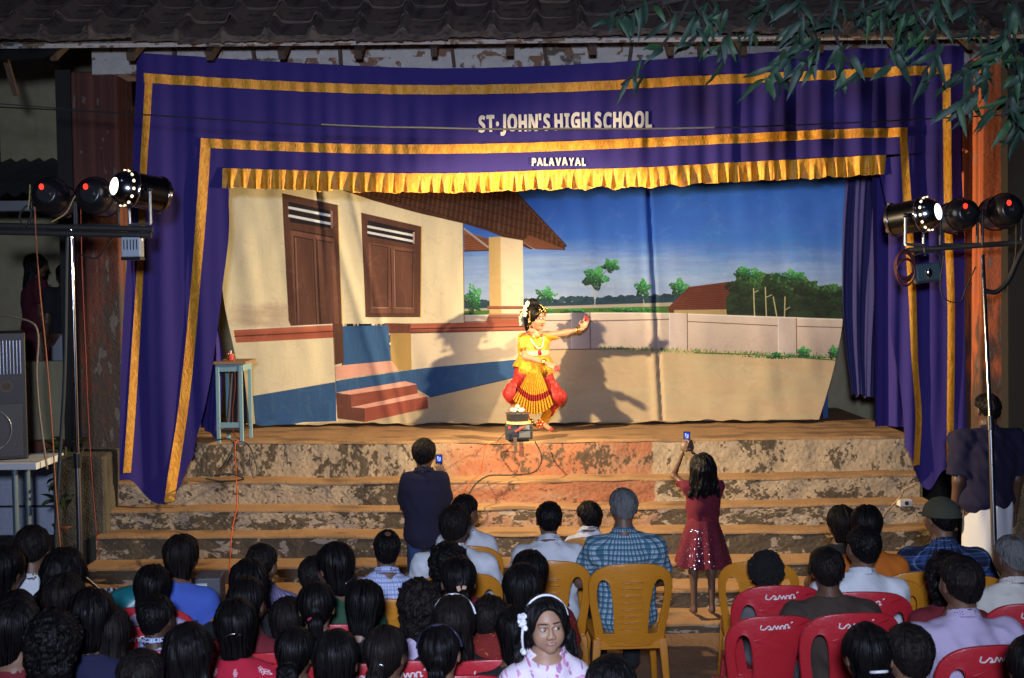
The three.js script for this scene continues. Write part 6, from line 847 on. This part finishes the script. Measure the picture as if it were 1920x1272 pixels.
{
  const wr = [-2.703, 3.25, 2.15], wf = [-2.448, 3.208, 1.88], er = [3.123, 3.055, 1.6], ef = [2.867, 3.007, 1.34], wb = [-2.996, 2.967, 2][1], eb = [3.339, 2.79, 1.45][1];
  lantern('chrome stage lantern glowing at its rear on the left-hand bar', wr, wf, true, wb);
  lantern('chrome stage lantern glowing at its rear on the right-hand bar', er, ef, true, eb);
  spot(LANTERN_WEST, add(wf, mul(unit(sub(wf, wr)), 0.03)), [5.7, 0.5, -1.0], 3);
  spot(LANTERN_EAST, add(ef, mul(unit(sub(ef, er)), 0.03)), [-5.3, 1.2, -1.0], 3);
  lantern('black stage lantern with a red glow at the far end of the left bar', [-3.177, 3.209, 2.14], [-3.21, 3.177, 1.8], false, wb, 1);
  lantern('black stage lantern with a red glow beside the left chrome lantern', [-2.886, 3.207, 2.12], [-2.898, 3.183, 1.78], false, wb, 1);
  lantern('black stage lantern with a red glow beside the right chrome lantern', [3.341, 3.049, 1.6], [3.339, 3.023, 1.26], false, eb, 0.95);
  lantern('black stage lantern with a red glow at the far end of the right bar', [3.638, 3.066, 1.65], [3.637, 3.048, 1.32], false, eb, 1);
  // left stand
  const s = thing('lamp_stand', 'tall chrome lamp stand with a dark cross bar left of the curtain', 'lamp stand', [0, 0, 0]);
  const p0 = [-3.059, 2.968, 2], foot = [p0[0] - 0.02, 0, 2.0];
  mesh('upper_pole', rod([p0[0], 1.35, 2.0], [p0[0], p0[1], 2.0], 0.0145), chrome, s); mesh('lower_pole', rod([p0[0], 0.02, 2.0], [p0[0], 1.36, 2.0], 0.019), phys([0.35, 0.35, 0.37], { metalness: 1, roughness: 0.3 }), s); mesh('pole_collar', rod([p0[0], 1.3, 2.0], [p0[0], 1.4, 2.0], 0.028), blackMetal, s);
  for (const y of [423, 434]) { const a = [-3.625, 3, 2], b = [-2.492, 2.962, 2]; mesh('cross_bar', rod([a[0], a[1] - (y - 423) * 0.004, 2.0 + (y > 430 ? 0.03 : 0)], [b[0], b[1] - (y - 423) * 0.004, 2.0 + (y > 430 ? 0.03 : 0)], 0.021), barMetal, s); }
  for (const a of [0, 2.1, 4.2]) mesh('leg', rod([p0[0], 0.55, 2.0], [p0[0] + 0.5 * Math.sin(a), 0.015, 2.0 + 0.5 * Math.cos(a)], 0.012), blackMetal, s);
  // right stand, leaning a little
  const e = thing('lamp_stand', 'leaning chrome lamp stand with a dark cross bar right of the curtain', 'lamp stand', [0, 0, 0]);
  const q0 = [3.51, 2.741, 1.45], q1 = [3.455, 1.494, 1.75], q2 = [3.459, 0.089, 1.88]; q2[1] = 0.02;
  mesh('upper_pole', rod(q1, q0, 0.0145), chrome, e); mesh('lower_pole', rod(q2, q1, 0.02), phys([0.3, 0.3, 0.33], { metalness: 1, roughness: 0.28 }), e); mesh('pole_collar', rod(mid(q1, q2, 0.02), mid(q1, q0, 0.06), 0.026), blackMetal, e);
  mesh('cross_bar', rod([2.96, 2.78, 1.4], [3.95, 2.837, 1.5], 0.02), barMetal, e);
  for (const a of [0.4, 2.5, 4.6]) mesh('leg', rod([q2[0] - 0.02, 0.5, q2[2]], [q2[0] + 0.45 * Math.sin(a), 0.015, q2[2] + 0.45 * Math.cos(a)], 0.012), blackMetal, e);
}
// grey flood lamp under the left bar, halogen flood under the right bar
{
  const p = [-2.635, 2.86, 2], t = thing('flood_lamp', 'small light grey slotted flood lamp hanging under the left bar', 'lamp', p), grey = mat([0.42, 0.48, 0.54], { roughness: 0.5 });
  mesh('housing', box(0.135, 0.14, 0.09, [0, -0.02, 0], [0, 0, 0], 0.012), grey, t);
  for (let i = 0; i < 5; i++) mesh('slot', box(0.007, 0.07, 0.004, [-0.044 + i * 0.022, -0.005, 0.0455]), blackMetal, t);
  mesh('base_rim', box(0.14, 0.022, 0.095, [0, -0.1, 0], [0, 0, 0], 0.006), blackMetal, t);
  mesh('bail', tube([[-0.066, 0.02, 0], [-0.066, 0.1, 0], [-0.05, 0.116, 0], [0.05, 0.116, 0], [0.066, 0.1, 0], [0.066, 0.02, 0]], 0.005, 40, 6), mat([0.6, 0.6, 0.6], { metalness: 0.8, roughness: 0.3 }), t);
  const h = [3.106, 2.61, 1.45], f = thing('flood_lamp', 'dark teal halogen flood lamp hanging under the right bar', 'lamp', h); f.rotation.z = 0.12;
  mesh('housing', box(0.2, 0.14, 0.09, [0, 0, -0.03], [-0.2, 0, 0], 0.02), mat([0.05, 0.09, 0.11], { roughness: 0.45 }), f);
  mesh('reflector', new THREE.SphereGeometry(0.035, 18, 12).scale(0.8, 1.1, 0.4).toNonIndexed().translate(0.0, 0, 0.022), phys([0.8, 0.82, 0.8], { metalness: 1, roughness: 0.12 }), f);
  mesh('bracket', tube([[-0.1, 0, -0.02], [-0.1, 0.13, -0.02], [0.1, 0.13, -0.02], [0.1, 0, -0.02]], 0.007, 40, 6), barMetal, f);
  mesh('hanger', rod([0, 0.13, -0.02], [0, 0.19, -0.02], 0.008), barMetal, f);
  // coil of dark red cable hung on the right bar
  const c = thing('cable_coil', 'coil of dark red cable hung on the right-hand bar', 'cable', [2.927, 2.667, 1.45]);
  for (let i = 0; i < 7; i++) mesh('cable_turn', new THREE.TorusGeometry(0.085 + rr(-0.012, 0.012), 0.005, 6, 36).scale(0.85 + rr(-0.05, 0.05), 1.18 + rr(-0.06, 0.1), 1).rotateY(rr(-0.2, 0.2)).toNonIndexed().translate(rr(-0.008, 0.008), rr(-0.012, 0.012) - (i > 4 ? 0.05 : 0), i * 0.006), rubber([0.07, 0.008, 0.015]), c);
}
// ---------- cables ----------
const wire = (label, pts, r, c, name = 'cable') => solo(name, label, name === 'rope' ? 'rope' : 'cable', tube(pts, r, pts.length * 10, 6), rubber(c));
wire('thin dark wire strung high across the whole stage front', [[-3.812, 3.872, 1.7], [-2.894, 3.818, 1.7], [-2.053, 3.756, 1.7], [-1.364, 3.708, 1.7], [-0.751, 3.686, 1.7], [0.015, 3.667, 1.7], [0.935, 3.662, 1.7], [1.702, 3.669, 1.7], [2.468, 3.692, 1.7], [3.235, 3.723, 1.7], [3.847, 3.747, 1.7]], 0.0055, [0.02, 0.017, 0.016]);
wire('pale twisted rag rope tied along the wire before the school name', [[-1.355, 3.717, 1.71], [-1.209, 3.708, 1.71], [-0.903, 3.694, 1.71], [-0.597, 3.687, 1.71], [-0.291, 3.676, 1.71], [0.015, 3.67, 1.71], [0.321, 3.67, 1.71], [0.628, 3.667, 1.71], [1.087, 3.663, 1.71], [1.47, 3.667, 1.71]], 0.0062, [0.42, 0.34, 0.22], 'rope');
wire('second thin grey wire above the left cross bar', [[-3.949, 3.949, 1.4], [-3.316, 3.895, 1.4], [-2.999, 3.86, 1.4]], 0.004, [0.03, 0.03, 0.03]);
wire('orange cable hanging from the small stage table down the steps', [...[[-2.409, 1.946, 0.1], [-2.4, 1.724, 0.1], [-2.429, 1.446, 0.1], [-2.414, 1.269, 0.1], [-2.368, 1.236, 0.1]], ...[[-2.374, 1.224, 0.25], [-2.374, 1.004, 0.25]], ...[[-2.287, 0.948, 0.6], [-2.286, 0.771, 0.6]], ...[[-2.211, 0.634, 1.1], [-2.233, 0.381, 1.1], [-2.246, 0.17, 1.1]]], 0.005, [0.55, 0.09, 0.03]);
wire('dark cables bunched over the stage edge below the table', [...[[-2.579, 1.244, 0.18], [-2.441, 1.252, 0.18], [-2.405, 1.215, 0.18]], ...[[-2.433, 1.095, 0.3], [-2.517, 0.986, 0.3]], ...[[-2.496, 0.979, 0.45], [-2.38, 0.995, 0.45], [-2.256, 0.954, 0.45], [-2.426, 0.933, 0.45], [-2.582, 0.957, 0.45]]], 0.0075, [0.03, 0.035, 0.042]);
wire('grey looped lead falling over the stage front', [...[[-2.395, 1.243, 0.18], [-2.295, 1.214, 0.18]], ...[[-2.201, 1.114, 0.32], [-2.176, 1.004, 0.32]], ...[[-2.186, 0.954, 0.4], [-2.212, 1.026, 0.4], [-2.218, 1.162, 0.4]]], 0.006, [0.06, 0.07, 0.085]);
wire('black cable looping from the disco light down two steps', [...[[0.189, 1.202, 0.14], [0.239, 1.1, 0.14]], ...[[0.225, 1.016, 0.32], [0.17, 0.962, 0.32], [-0.012, 0.941, 0.32]], ...[[-0.214, 0.947, 0.4], [-0.304, 0.894, 0.4]], ...[[-0.383, 0.818, 0.6], [-0.445, 0.757, 0.6], [-0.551, 0.731, 0.6]]], 0.006, [0.018, 0.014, 0.013]);
wire('thin orange cable beside the disco light cable', [...[[-0.064, 1.205, 0.14], [-0.217, 1.178, 0.14]], ...[[-0.254, 1.088, 0.34], [-0.283, 0.961, 0.34]], ...[[-0.368, 0.912, 0.5], [-0.422, 0.823, 0.5], [-0.521, 0.73, 0.5]]], 0.0045, [0.5, 0.08, 0.03]);
wire('dark lead arching left of the disco light', [[-0.064, 1.276, 0.12], [-0.12, 1.221, 0.12], [-0.148, 1.184, 0.12]], 0.004, [0.02, 0.02, 0.02]);
wire('orange cable dropping from the left bar past the speaker', [[-3.285, 3.276, 2.05], [-3.286, 3.005, 2.05], [-3.269, 2.563, 2.05], [-3.237, 2.118, 2.05], [-3.211, 1.598, 2.05], [-3.197, 1.149, 2.05], [-3.176, 0.698, 2.05], [-3.173, 0.396, 2.05]], 0.0048, [0.42, 0.14, 0.05]);
wire('yellow cord running from the left lanterns to the pole', [[-3.302, 3.273, 2.08], [-3.313, 3.149, 2.08], [-3.322, 3.106, 2.08]], 0.0045, [0.5, 0.38, 0.12], 'cord');
wire('yellow cord looping under the second black lantern', [[-2.951, 3.255, 2.08], [-3.004, 3.175, 2.08], [-3.058, 3.081, 2.08], [-3.118, 3.038, 2.08], [-3.163, 3.016, 2.08]], 0.0045, [0.5, 0.38, 0.12], 'cord');
wire('dark green hose hanging beside the left pole', [[-3.104, 2.971, 1.95], [-3.119, 2.711, 1.95], [-3.14, 2.187, 1.95], [-3.162, 1.811, 1.95], [-3.21, 1.283, 1.95], [-3.246, 0.827, 1.95], [-3.267, 0.599, 1.95]], 0.013, [0.02, 0.03, 0.035]);
wire('thin red wire running down the left pillar', [[-3.439, 3.245, 0.8], [-3.44, 2.735, 0.8], [-3.429, 2.051, 0.8], [-3.419, 1.448, 0.8], [-3.393, 0.798, 0.8], [-3.361, 0.363, 0.8]], 0.0042, [0.2, 0.03, 0.03]);
wire('black lead hanging in a loop between the left lanterns', [[-3.381, 3.005, 2.05], [-3.394, 3.064, 2.05], [-3.333, 3.13, 2.05], [-3.313, 3.071, 2.05], [-3.368, 2.969, 2.05]], 0.0065, [0.03, 0.028, 0.025]);
wire('black lead sagging behind the left pole towards the pillar', [[-3.038, 2.793, 1.9], [-2.926, 2.77, 1.9], [-2.849, 2.851, 1.9], [-2.794, 2.933, 1.9]], 0.006, [0.012, 0.01, 0.012]);
wire('black lead hanging from the right bar with a taped joint', [[3.202, 2.735, 1.5], [3.18, 2.498, 1.5], [3.22, 2.411, 1.5], [3.323, 2.394, 1.5], [3.369, 2.496, 1.5], [3.439, 2.653, 1.5]], 0.005, [0.012, 0.012, 0.014]);
wire('thick black bundle of leads swinging at the right edge', [[3.806, 2.881, 1.6], [3.718, 2.727, 1.6], [3.626, 2.533, 1.6], [3.541, 2.463, 1.6], [3.478, 2.472, 1.6]], 0.02, [0.012, 0.012, 0.012]);
wire('thin brown wire hanging before the yellow wall on the right', [[3.692, 2.96, 1.6], [3.687, 2.727, 1.6], [3.645, 2.572, 1.6], [3.611, 2.455, 1.6]], 0.004, [0.05, 0.03, 0.02]);
wire('pale cable lying over the right-hand steps to the socket box', [...[[3.298, 0.909, 0.7], [3.202, 0.853, 0.7]], ...[[3.1, 0.838, 0.9], [3.023, 0.753, 0.9]], ...[[2.858, 0.729, 1.2], [2.792, 0.646, 1.2]]], 0.005, [0.4, 0.26, 0.16]);
wire('beige cord draped over the loudspeaker stack', [[-4.058, 2.361, 1], [-3.891, 2.335, 1], [-3.742, 2.266, 1], [-3.744, 1.897, 1], [-3.735, 1.644, 1], [-3.702, 1.306, 1], [-3.682, 1.136, 1]], 0.009, [0.16, 0.13, 0.1], 'cord');
// white socket box on the steps
{ const at = [3.224, 0.822, 0.7], t = thing('socket_box', 'small white electric socket box on the steps under the right curtain', 'socket box', [at[0], 0.7, 0.62]); mesh('housing', box(0.11, 0.055, 0.07, [0, 0.0285, 0], [0, 0.1, 0], 0.006), mat([0.6, 0.58, 0.55], { roughness: 0.5 }), t); mesh('socket_face', box(0.03, 0.03, 0.004, [0.005, 0.03, 0.038], [0, 0.1, 0]), blackMetal, t); }
// ---------- disco light at the stage edge ----------
{
  const at = [0.051, 1.189, 0.07], t = thing('disco_light', 'black disco light with a crystal dome standing at the stage edge', 'disco light', [at[0], 1.206, 0.0]);
  mesh('housing', box(0.235, 0.135, 0.16, [0.0, 0.07, 0], [0, 0.06, 0], 0.01), mat([0.035, 0.035, 0.04], { roughness: 0.4 }), t);
  mesh('control_panel', box(0.1, 0.055, 0.006, [0.05, 0.05, 0.083], [0, 0.06, 0], 0.002), mat([0.12, 0.125, 0.13], { roughness: 0.4 }), t); mesh('vent_panel', box(0.09, 0.04, 0.006, [0.05, 0.11, 0.083], [0, 0.06, 0], 0.002), mat([0.16, 0.17, 0.17], { roughness: 0.5 }), t);
  mesh('red_switch', box(0.024, 0.02, 0.01, [-0.08, 0.11, 0.086], [0, 0.06, 0], 0.003), mat([0.6, 0.05, 0.02], { roughness: 0.3 }), t);
  for (let i = 0; i < 3; i++) mesh('socket', new THREE.CylinderGeometry(0.014, 0.014, 0.016, 14).rotateX(Math.PI / 2).toNonIndexed().translate(-0.085 + i * 0.036, 0.05 - (i % 2) * 0.012, 0.086), blackMetal, t);
  mesh('red_plug', rod([-0.03, 0.075, 0.095], [0.045, 0.115, 0.1], 0.012), mat([0.35, 0.04, 0.03], { roughness: 0.5 }), t);
  mesh('collar', new THREE.CylinderGeometry(0.105, 0.11, 0.022, 32).toNonIndexed().translate(0, 0.15, 0), mat([0.6, 0.42, 0.16], { roughness: 0.6 }), t);
  mesh('ring', new THREE.CylinderGeometry(0.098, 0.094, 0.06, 32).toNonIndexed().translate(-0.01, 0.19, 0), mat([0.03, 0.028, 0.03], { roughness: 0.35 }), t);
  mesh('rim', new THREE.CylinderGeometry(0.106, 0.1, 0.012, 32).toNonIndexed().translate(-0.01, 0.225, 0), mat([0.06, 0.06, 0.065], { roughness: 0.3 }), t);
  const dome = new THREE.IcosahedronGeometry(0.085, 2).scale(1, 0.92, 1); mesh('crystal_dome', dome.toNonIndexed ? dome.translate(-0.01, 0.235, 0) : dome, phys([1, 0.98, 0.95], { transmission: 1, thickness: 0, ior: 1.5, roughness: 0.04, flatShading: true }), t);
  for (let i = 0; i < 9; i++) { const a = i * 0.7, r = i ? 0.045 : 0; mesh('lens', new THREE.IcosahedronGeometry(0.021, 1).translate(-0.01 + r * Math.sin(a), 0.255 + (i ? 0 : 0.03), r * Math.cos(a)), phys([0.75, 0.72, 0.68], { roughness: 0.2, metalness: 0.3 }), t); }
  mesh('clamp', box(0.03, 0.13, 0.012, [-0.03, -0.04, 0.09], [0.05, 0, 0.04], 0.003), mat([0.1, 0.07, 0.05], { roughness: 0.6 }), t);
}
// ---------- small pale blue table on the stage ----------
{
  const t = thing('small_table', 'narrow pale blue wooden table at the left end of the stage', 'table', [[-2.45, 1.264, -0.05][0], 1.207, -0.06]), blueWood = mat([0.2, 0.36, 0.42], { roughness: 0.6 });
  mesh('tabletop', box(0.29, 0.024, 0.42, [0.01, 0.7, 0], [0, 0, 0], 0.004), mat([0.3, 0.17, 0.08], { roughness: 0.6 }), t);
  mesh('apron', box(0.23, 0.06, 0.02, [0, 0.655, 0.17]), blueWood, t); mesh('apron', box(0.02, 0.06, 0.3, [0.105, 0.655, 0]), blueWood, t);
  for (const [x, z] of [[-0.1, 0.17], [0.1, 0.17], [-0.1, -0.17], [0.1, -0.17]]) mesh('leg', box(0.03, 0.69, 0.03, [x, 0.345, z], [0, 0, 0], 0.003), blueWood, t);
  mesh('stretcher', box(0.2, 0.045, 0.02, [0, 0.16, 0.172]), blueWood, t); mesh('shelf', box(0.2, 0.02, 0.3, [0, 0.1, 0]), mat([0.05, 0.03, 0.02]), t);
  const c = [-2.466, 1.959, 0], cup = thing('oil_lamp', 'small red glass with a candle end on the blue table', 'lamp', [c[0], 1.92, -0.02]);
  mesh('glass', new THREE.LatheGeometry([[0.024, 0], [0.03, 0.01], [0.031, 0.06], [0.028, 0.06], [0.026, 0.012], [0, 0.01]].map(([a, b]) => new THREE.Vector2(a, b)), 20).toNonIndexed(), phys([0.5, 0.08, 0.05], { roughness: 0.2, side: THREE.DoubleSide }), cup); mesh('candle', rod([0, 0.01, 0], [0, 0.085, 0], 0.01), mat([0.6, 0.5, 0.35]), cup);
  solo('hanging_cloth', 'dark grey cloth hanging behind the blue table legs', 'cloth', grid(20, 30, (u, v) => [lerp(-0.1, 0.09, u) * lerp(0.6, 1.1, v), 0.64 - v * 0.5, 0.03 * Math.sin(u * 14 + v)]), fab([0.05, 0.05, 0.06]), [[-2.441, 1.264, -0.05][0], 1.207, -0.18]);
}
// ---------- loudspeaker stack on its table, plant, mixer ----------
{
  const ledge = struct('side_ledge', box(2.0, 0.38, 1.3, [-4.75, 0.19, 0.55]), plinthStone);
  const t = thing('loudspeaker_table', 'white-topped metal table carrying the loudspeaker at the left edge', 'table', [-4.03, 0.38, 0.8]), leg = phys([0.2, 0.28, 0.32], { metalness: 0.6, roughness: 0.35 });
  mesh('tabletop', box(0.95, 0.055, 0.55, [-0.18, 0.79, 0], [0, 0, 0], 0.006), mat([0.62, 0.66, 0.7], { roughness: 0.5 }), t);
  for (const [x, z] of [[0.1, 0.22], [0.02, -0.2], [-0.6, 0.22], [-0.6, -0.22]]) mesh('leg', rod([x, 0, z], [x, 0.765, z], 0.024), leg, t);
  const s = thing('loudspeaker', 'black loudspeaker stack with a tweeter above a round woofer', 'loudspeaker', [-4.26, 1.198, 0.78], 0.42), cab = mat([0.006, 0.006, 0.009], { roughness: 0.5 });
  mesh('cabinet', box(0.62, 1.02, 0.45, [0, 0.51, 0], [0, 0, 0], 0.015), cab, s);
  const grilleM = phys([0.16, 0.18, 0.24], { metalness: 0.7, roughness: 0.3 });
  for (let i = 0; i < 22; i++) mesh('grille_bar', box(0.01, 0.27, 0.008, [-0.25 + i * 0.0247, 0.82, 0.232], [0, 0, 0], 0.003), grilleM, s);
  mesh('horn', new THREE.RingGeometry(0.03, 0.05, 24).toNonIndexed().translate(0.16, 0.59, 0.229), mat([0.05, 0.05, 0.06]), s); mesh('horn_plug', new THREE.CircleGeometry(0.05, 24).toNonIndexed().translate(0.16, 0.59, 0.2275), mat([0.03, 0.03, 0.035]), s);
  mesh('woofer_grille', box(0.54, 0.42, 0.012, [0, 0.24, 0.23], [0, 0, 0], 0.004), mat([0.022, 0.022, 0.03], { roughness: 0.5 }), s); mesh('woofer_ring', new THREE.TorusGeometry(0.17, 0.005, 8, 48).toNonIndexed().translate(0.02, 0.25, 0.238), phys([0.25, 0.26, 0.3], { metalness: 0.8, roughness: 0.3 }), s);
  // leafy plant between the table and the pole
  const leafShape = (L, w) => grid(4, 8, (u, v) => { const s = Math.sin(Math.PI * Math.pow(v, 0.8)) * w; return [(u - 0.5) * 2 * s, v * L - 0.25 * L * v * v, 0.5 * L * v * v * 0.4 - Math.abs(u - 0.5) * s]; });
  const pl = thing('potted_plant', 'dark leafy plant in a clay pot beside the loudspeaker table', 'plant', [-3.72, 0.38, 0.5]); mesh('pot', new THREE.LatheGeometry([[0, 0], [0.09, 0], [0.12, 0.2], [0.135, 0.22], [0.115, 0.22], [0.1, 0.19], [0, 0.18]].map(([a, b]) => new THREE.Vector2(a, b)), 24).toNonIndexed(), terracotta, pl);
  const lg = leafShape(0.26, 0.045), lm = mat([0.018, 0.035, 0.016], { roughness: 0.45, side: THREE.DoubleSide }); for (let i = 0; i < 4; i++) mesh('stem', tube([[0, 0.18, 0], [rr(-0.05, 0.05), 0.45, rr(-0.04, 0.04)], [rr(-0.14, 0.14), rr(0.7, 0.95), rr(-0.08, 0.08)]], 0.008), mat([0.06, 0.045, 0.03]), pl);
  for (let i = 0; i < 34; i++) { const l = mesh('leaf', lg, lm, pl), a = rr(0, 6.28), h = rr(0.3, 0.92); l.position.set(0.06 * Math.sin(a), h, 0.06 * Math.cos(a)); l.rotation.set(rr(0.4, 1.7), a, 0, 'YXZ'); l.scale.setScalar(rr(0.6, 1.15)); }
  // sound mixer on a low table
  const m = [-2.129, 0.902, 4.05], mt = thing('mixer_table', 'low dark table under the sound mixer', 'table', [m[0], 0, m[2]]); mesh('tabletop', box(0.75, 0.03, 0.5, [0.1, 0.8, 0], [0, 0, 0], 0.004), oldWood, mt); for (const [x, z] of [[-0.24, 0.2], [0.44, 0.2], [-0.24, -0.2], [0.44, -0.2]]) mesh('leg', box(0.04, 0.785, 0.04, [x, 0.3925, z]), oldWood, mt);
  const mx = thing('sound_mixer', 'sound mixer with rows of knobs beside the teal bag', 'mixer', [m[0] - 0.03, 0.86, m[2]]); mx.rotation.x = 0.3; mesh('panel', box(0.42, 0.06, 0.34, [0, 0, 0], [0, 0, 0], 0.008), mat([0.05, 0.055, 0.06], { roughness: 0.5 }), mx);
  const kg = new THREE.CylinderGeometry(0.006, 0.007, 0.018, 8), km = [mat([0.5, 0.52, 0.55]), mat([0.3, 0.35, 0.4])]; for (let r = 0; r < 7; r++) for (let c = 0; c < 13; c++) { const k = mesh('knob', kg, km[(r + c) % 2], mx); k.position.set(-0.18 + c * 0.03, 0.038, -0.14 + r * 0.032); } for (let c = 0; c < 9; c++) mesh('fader', box(0.012, 0.014, 0.022, [-0.17 + c * 0.04, 0.036, 0.115 + rr(-0.02, 0.02)], [0, 0, 0], 0.003), mat([0.7, 0.7, 0.7]), mx);
  const bag = [-2.007, 1.038, 4.25], bg = nets((p) => ell(p, [0, 0.09, 0], [0.13, 0.1, 0.1]) + 0.05 * (n3(p[0] * 14, p[1] * 14, p[2] * 14) - 0.5), [-0.2, -0.05, -0.18], [0.2, 0.24, 0.18], 0.012); solo('teal_bag', 'crumpled teal plastic bag beside the sound mixer', 'bag', bg, phys([0.015, 0.17, 0.19], { roughness: 0.35 }), [bag[0] + 0.03, 0.83, bag[2] - 0.1]);
  const sb = [-1.823, 0.735, 3.3], st = thing('amplifier', 'small grey amplifier with a white front plate by the steps', 'amplifier', [sb[0], 0, sb[2]]); mesh('case', box(0.16, 0.86, 0.2, [0.02, 0.43, 0], [0, 0.1, 0], 0.01), mat([0.1, 0.1, 0.11], { roughness: 0.5 }), st); mesh('front_plate', box(0.07, 0.1, 0.006, [-0.0, 0.78, 0.104], [0, 0.1, 0]), mat([0.55, 0.58, 0.6]), st); for (const y of [0.76, 0.8]) mesh('socket', box(0.03, 0.02, 0.004, [-0.0, y, 0.11], [0, 0.1, 0]), blackMetal, st);
}
// ---------- tree beside the audience ----------
{
  const bark = mat([0.05, 0.045, 0.038], { roughness: 0.95, bumpMap: scaled(fineBump, 4), bumpScale: 0.02 }), t = thing('tree', 'leafy tree whose long green leaves hang over the stage front', 'tree', [3.6, 0, 5.4]);
  const O = [3.6, 0, 5.4], L3 = (p) => sub(p, O);
  mesh('trunk', tube([[0, 0, 0], [0.05, 1.6, 0.02], [0.02, 3.0, 0], [-0.1, 4.3, 0], [-0.15, 5.4, 0.1]], 0.13, 30, 12), bark, t);
  const twigs = [
    [[2.474, 3.909, 4.9], [1.749, 3.916, 4.9], [1.234, 3.875, 4.9], [0.882, 3.832, 4.9], [0.671, 3.788, 4.9]], [[0.865, 3.829, 5], [0.899, 3.715, 5], [0.956, 3.624, 5], [0.899, 3.542, 5]], [[0.671, 3.788, 4.9], [0.554, 3.756, 4.9], [0.46, 3.697, 4.9]], [[0.78, 3.781, 5.1], [0.689, 3.604, 5.1], [0.576, 3.471, 5.1], [0.474, 3.383, 5.1]], [[0.788, 3.749, 5.05], [0.833, 3.636, 5.05], [0.765, 3.569, 5.05]], [[1.105, 3.863, 4.95], [1.129, 3.748, 4.95], [1.082, 3.656, 4.95]],
    [[1.208, 3.822, 5.1], [1.23, 3.666, 5.1], [1.298, 3.531, 5.1], [1.231, 3.42, 5.1]], [[1.393, 3.846, 5], [1.393, 3.688, 5], [1.44, 3.528, 5], [1.486, 3.459, 5]], [[1.561, 3.871, 4.9], [1.609, 3.732, 4.9], [1.727, 3.638, 4.9], [1.657, 3.499, 4.9]], [[1.646, 3.813, 5.2], [1.691, 3.638, 5.2], [1.78, 3.506, 5.2], [1.714, 3.397, 5.2]], [[1.972, 3.859, 5.1], [1.951, 3.681, 5.1], [2.043, 3.524, 5.1], [1.977, 3.346, 5.1], [1.887, 3.257, 5.1]], [[2.153, 3.786, 5.2], [2.067, 3.59, 5.2], [2.112, 3.415, 5.2], [2.048, 3.218, 5.2]], [[2.267, 3.633, 5.1], [2.133, 3.523, 5.1], [1.998, 3.48, 5.1], [1.908, 3.413, 5.1]], [[1.393, 3.733, 5], [1.279, 3.621, 5], [1.187, 3.508, 5], [1.117, 3.417, 5]], [[2.269, 3.455, 5.1], [2.18, 3.321, 5.1], [2.148, 3.164, 5.1]], [[1.715, 3.798, 5], [1.623, 3.731, 5], [1.485, 3.709, 5]], [[1.841, 3.802, 5.15], [1.775, 3.671, 5.15], [1.664, 3.628, 5.15]]];
  twigs.forEach((w, i) => mesh(i ? 'twig' : 'branch', tube(w.map(L3), i ? 0.007 : 0.03, w.length * 8, 6), bark, t));
  const lg = [0.18, 0.21, 0.15].map((L, k) => grid(4, 9, (u, v) => { const s = Math.sin(Math.PI * Math.pow(v, 0.7)) * 0.0135 * (1 + k * 0.12); return [(u - 0.5) * 2 * s, -v * L, 0.03 * Math.sin(v * 3 + k) - 0.5 * Math.abs(u - 0.5) * s + 0.003 * Math.sin(v * 30)]; }));
  const lm = [[0.012, 0.042, 0.02], [0.02, 0.068, 0.022], [0.009, 0.03, 0.018], [0.014, 0.042, 0.028]].map((c) => phys(c, { roughness: 0.62, side: THREE.DoubleSide, transmission: 0.12, thickness: 0 }));
  let count = 0;
  twigs.forEach((w, i) => { if (!i) return; const n = [0, 14, 12, 8, 10, 10, 22, 18, 18, 20, 30, 32, 24, 18, 24, 12, 16][i]; for (let k = 0; k < n; k++) {
    const s = 0.15 + 0.85 * (k + rnd()) / n, p = L3(poly(w, Math.min(1, s))), l = mesh('leaf', lg[k % 3], lm[Math.floor(rnd() * 4)], t); l.position.set(p[0] + rr(-0.03, 0.03), p[1] + rr(-0.02, 0.02), p[2] + rr(-0.06, 0.06)); l.rotation.set(rr(-0.6, 0.6), rr(-0.9, 0.9), rr(-1.25, 0.55), 'ZYX'); l.scale.set(rr(0.75, 1.1), rr(0.45, 0.85), 1); count++; } });
  // the crown above the picture
  const far = []; for (let i = 0; i < 500; i++) far.push(lg[i % 3].clone().rotateX(rr(-1, 1)).rotateZ(rr(-1.5, 1.5)).rotateY(rr(0, 6.28)).translate(rr(-2.2, 1.2), rr(4.4, 6), rr(-1, 1.3))); const cr = mesh('crown', join(far), lm[0], t); cr.userData.kind = 'stuff';
}
// ---------- the photographer's flash on its stand, behind the camera ----------
{
  const [x, y, z] = FLASH.at, t = thing('flash_stand', 'photographic flash on a tall stand behind the audience', 'flash', [x, 0, z + 0.1]);
  mesh('stand_pole', rod([0, 0.02, 0], [0, y - 0.06, 0], 0.014), blackMetal, t); for (const a of [0, 2.1, 4.2]) mesh('leg', rod([0, 0.5, 0], [0.4 * Math.sin(a), 0.012, 0.4 * Math.cos(a)], 0.01), blackMetal, t);
  mesh('flash_head', box(0.1, 0.09, 0.09, [0, y, 0.0], [0, 0, 0], 0.008), blackMetal, t); mesh('flash_window', box(0.075, 0.05, 0.006, [0, y, -0.05]), glow([0.85, 0.92, 1], 2), t);
  spot(FLASH, [x, y, z + 0.1 - 0.07], FLASH.to, 9);
}

renderer.render(scene, camera);
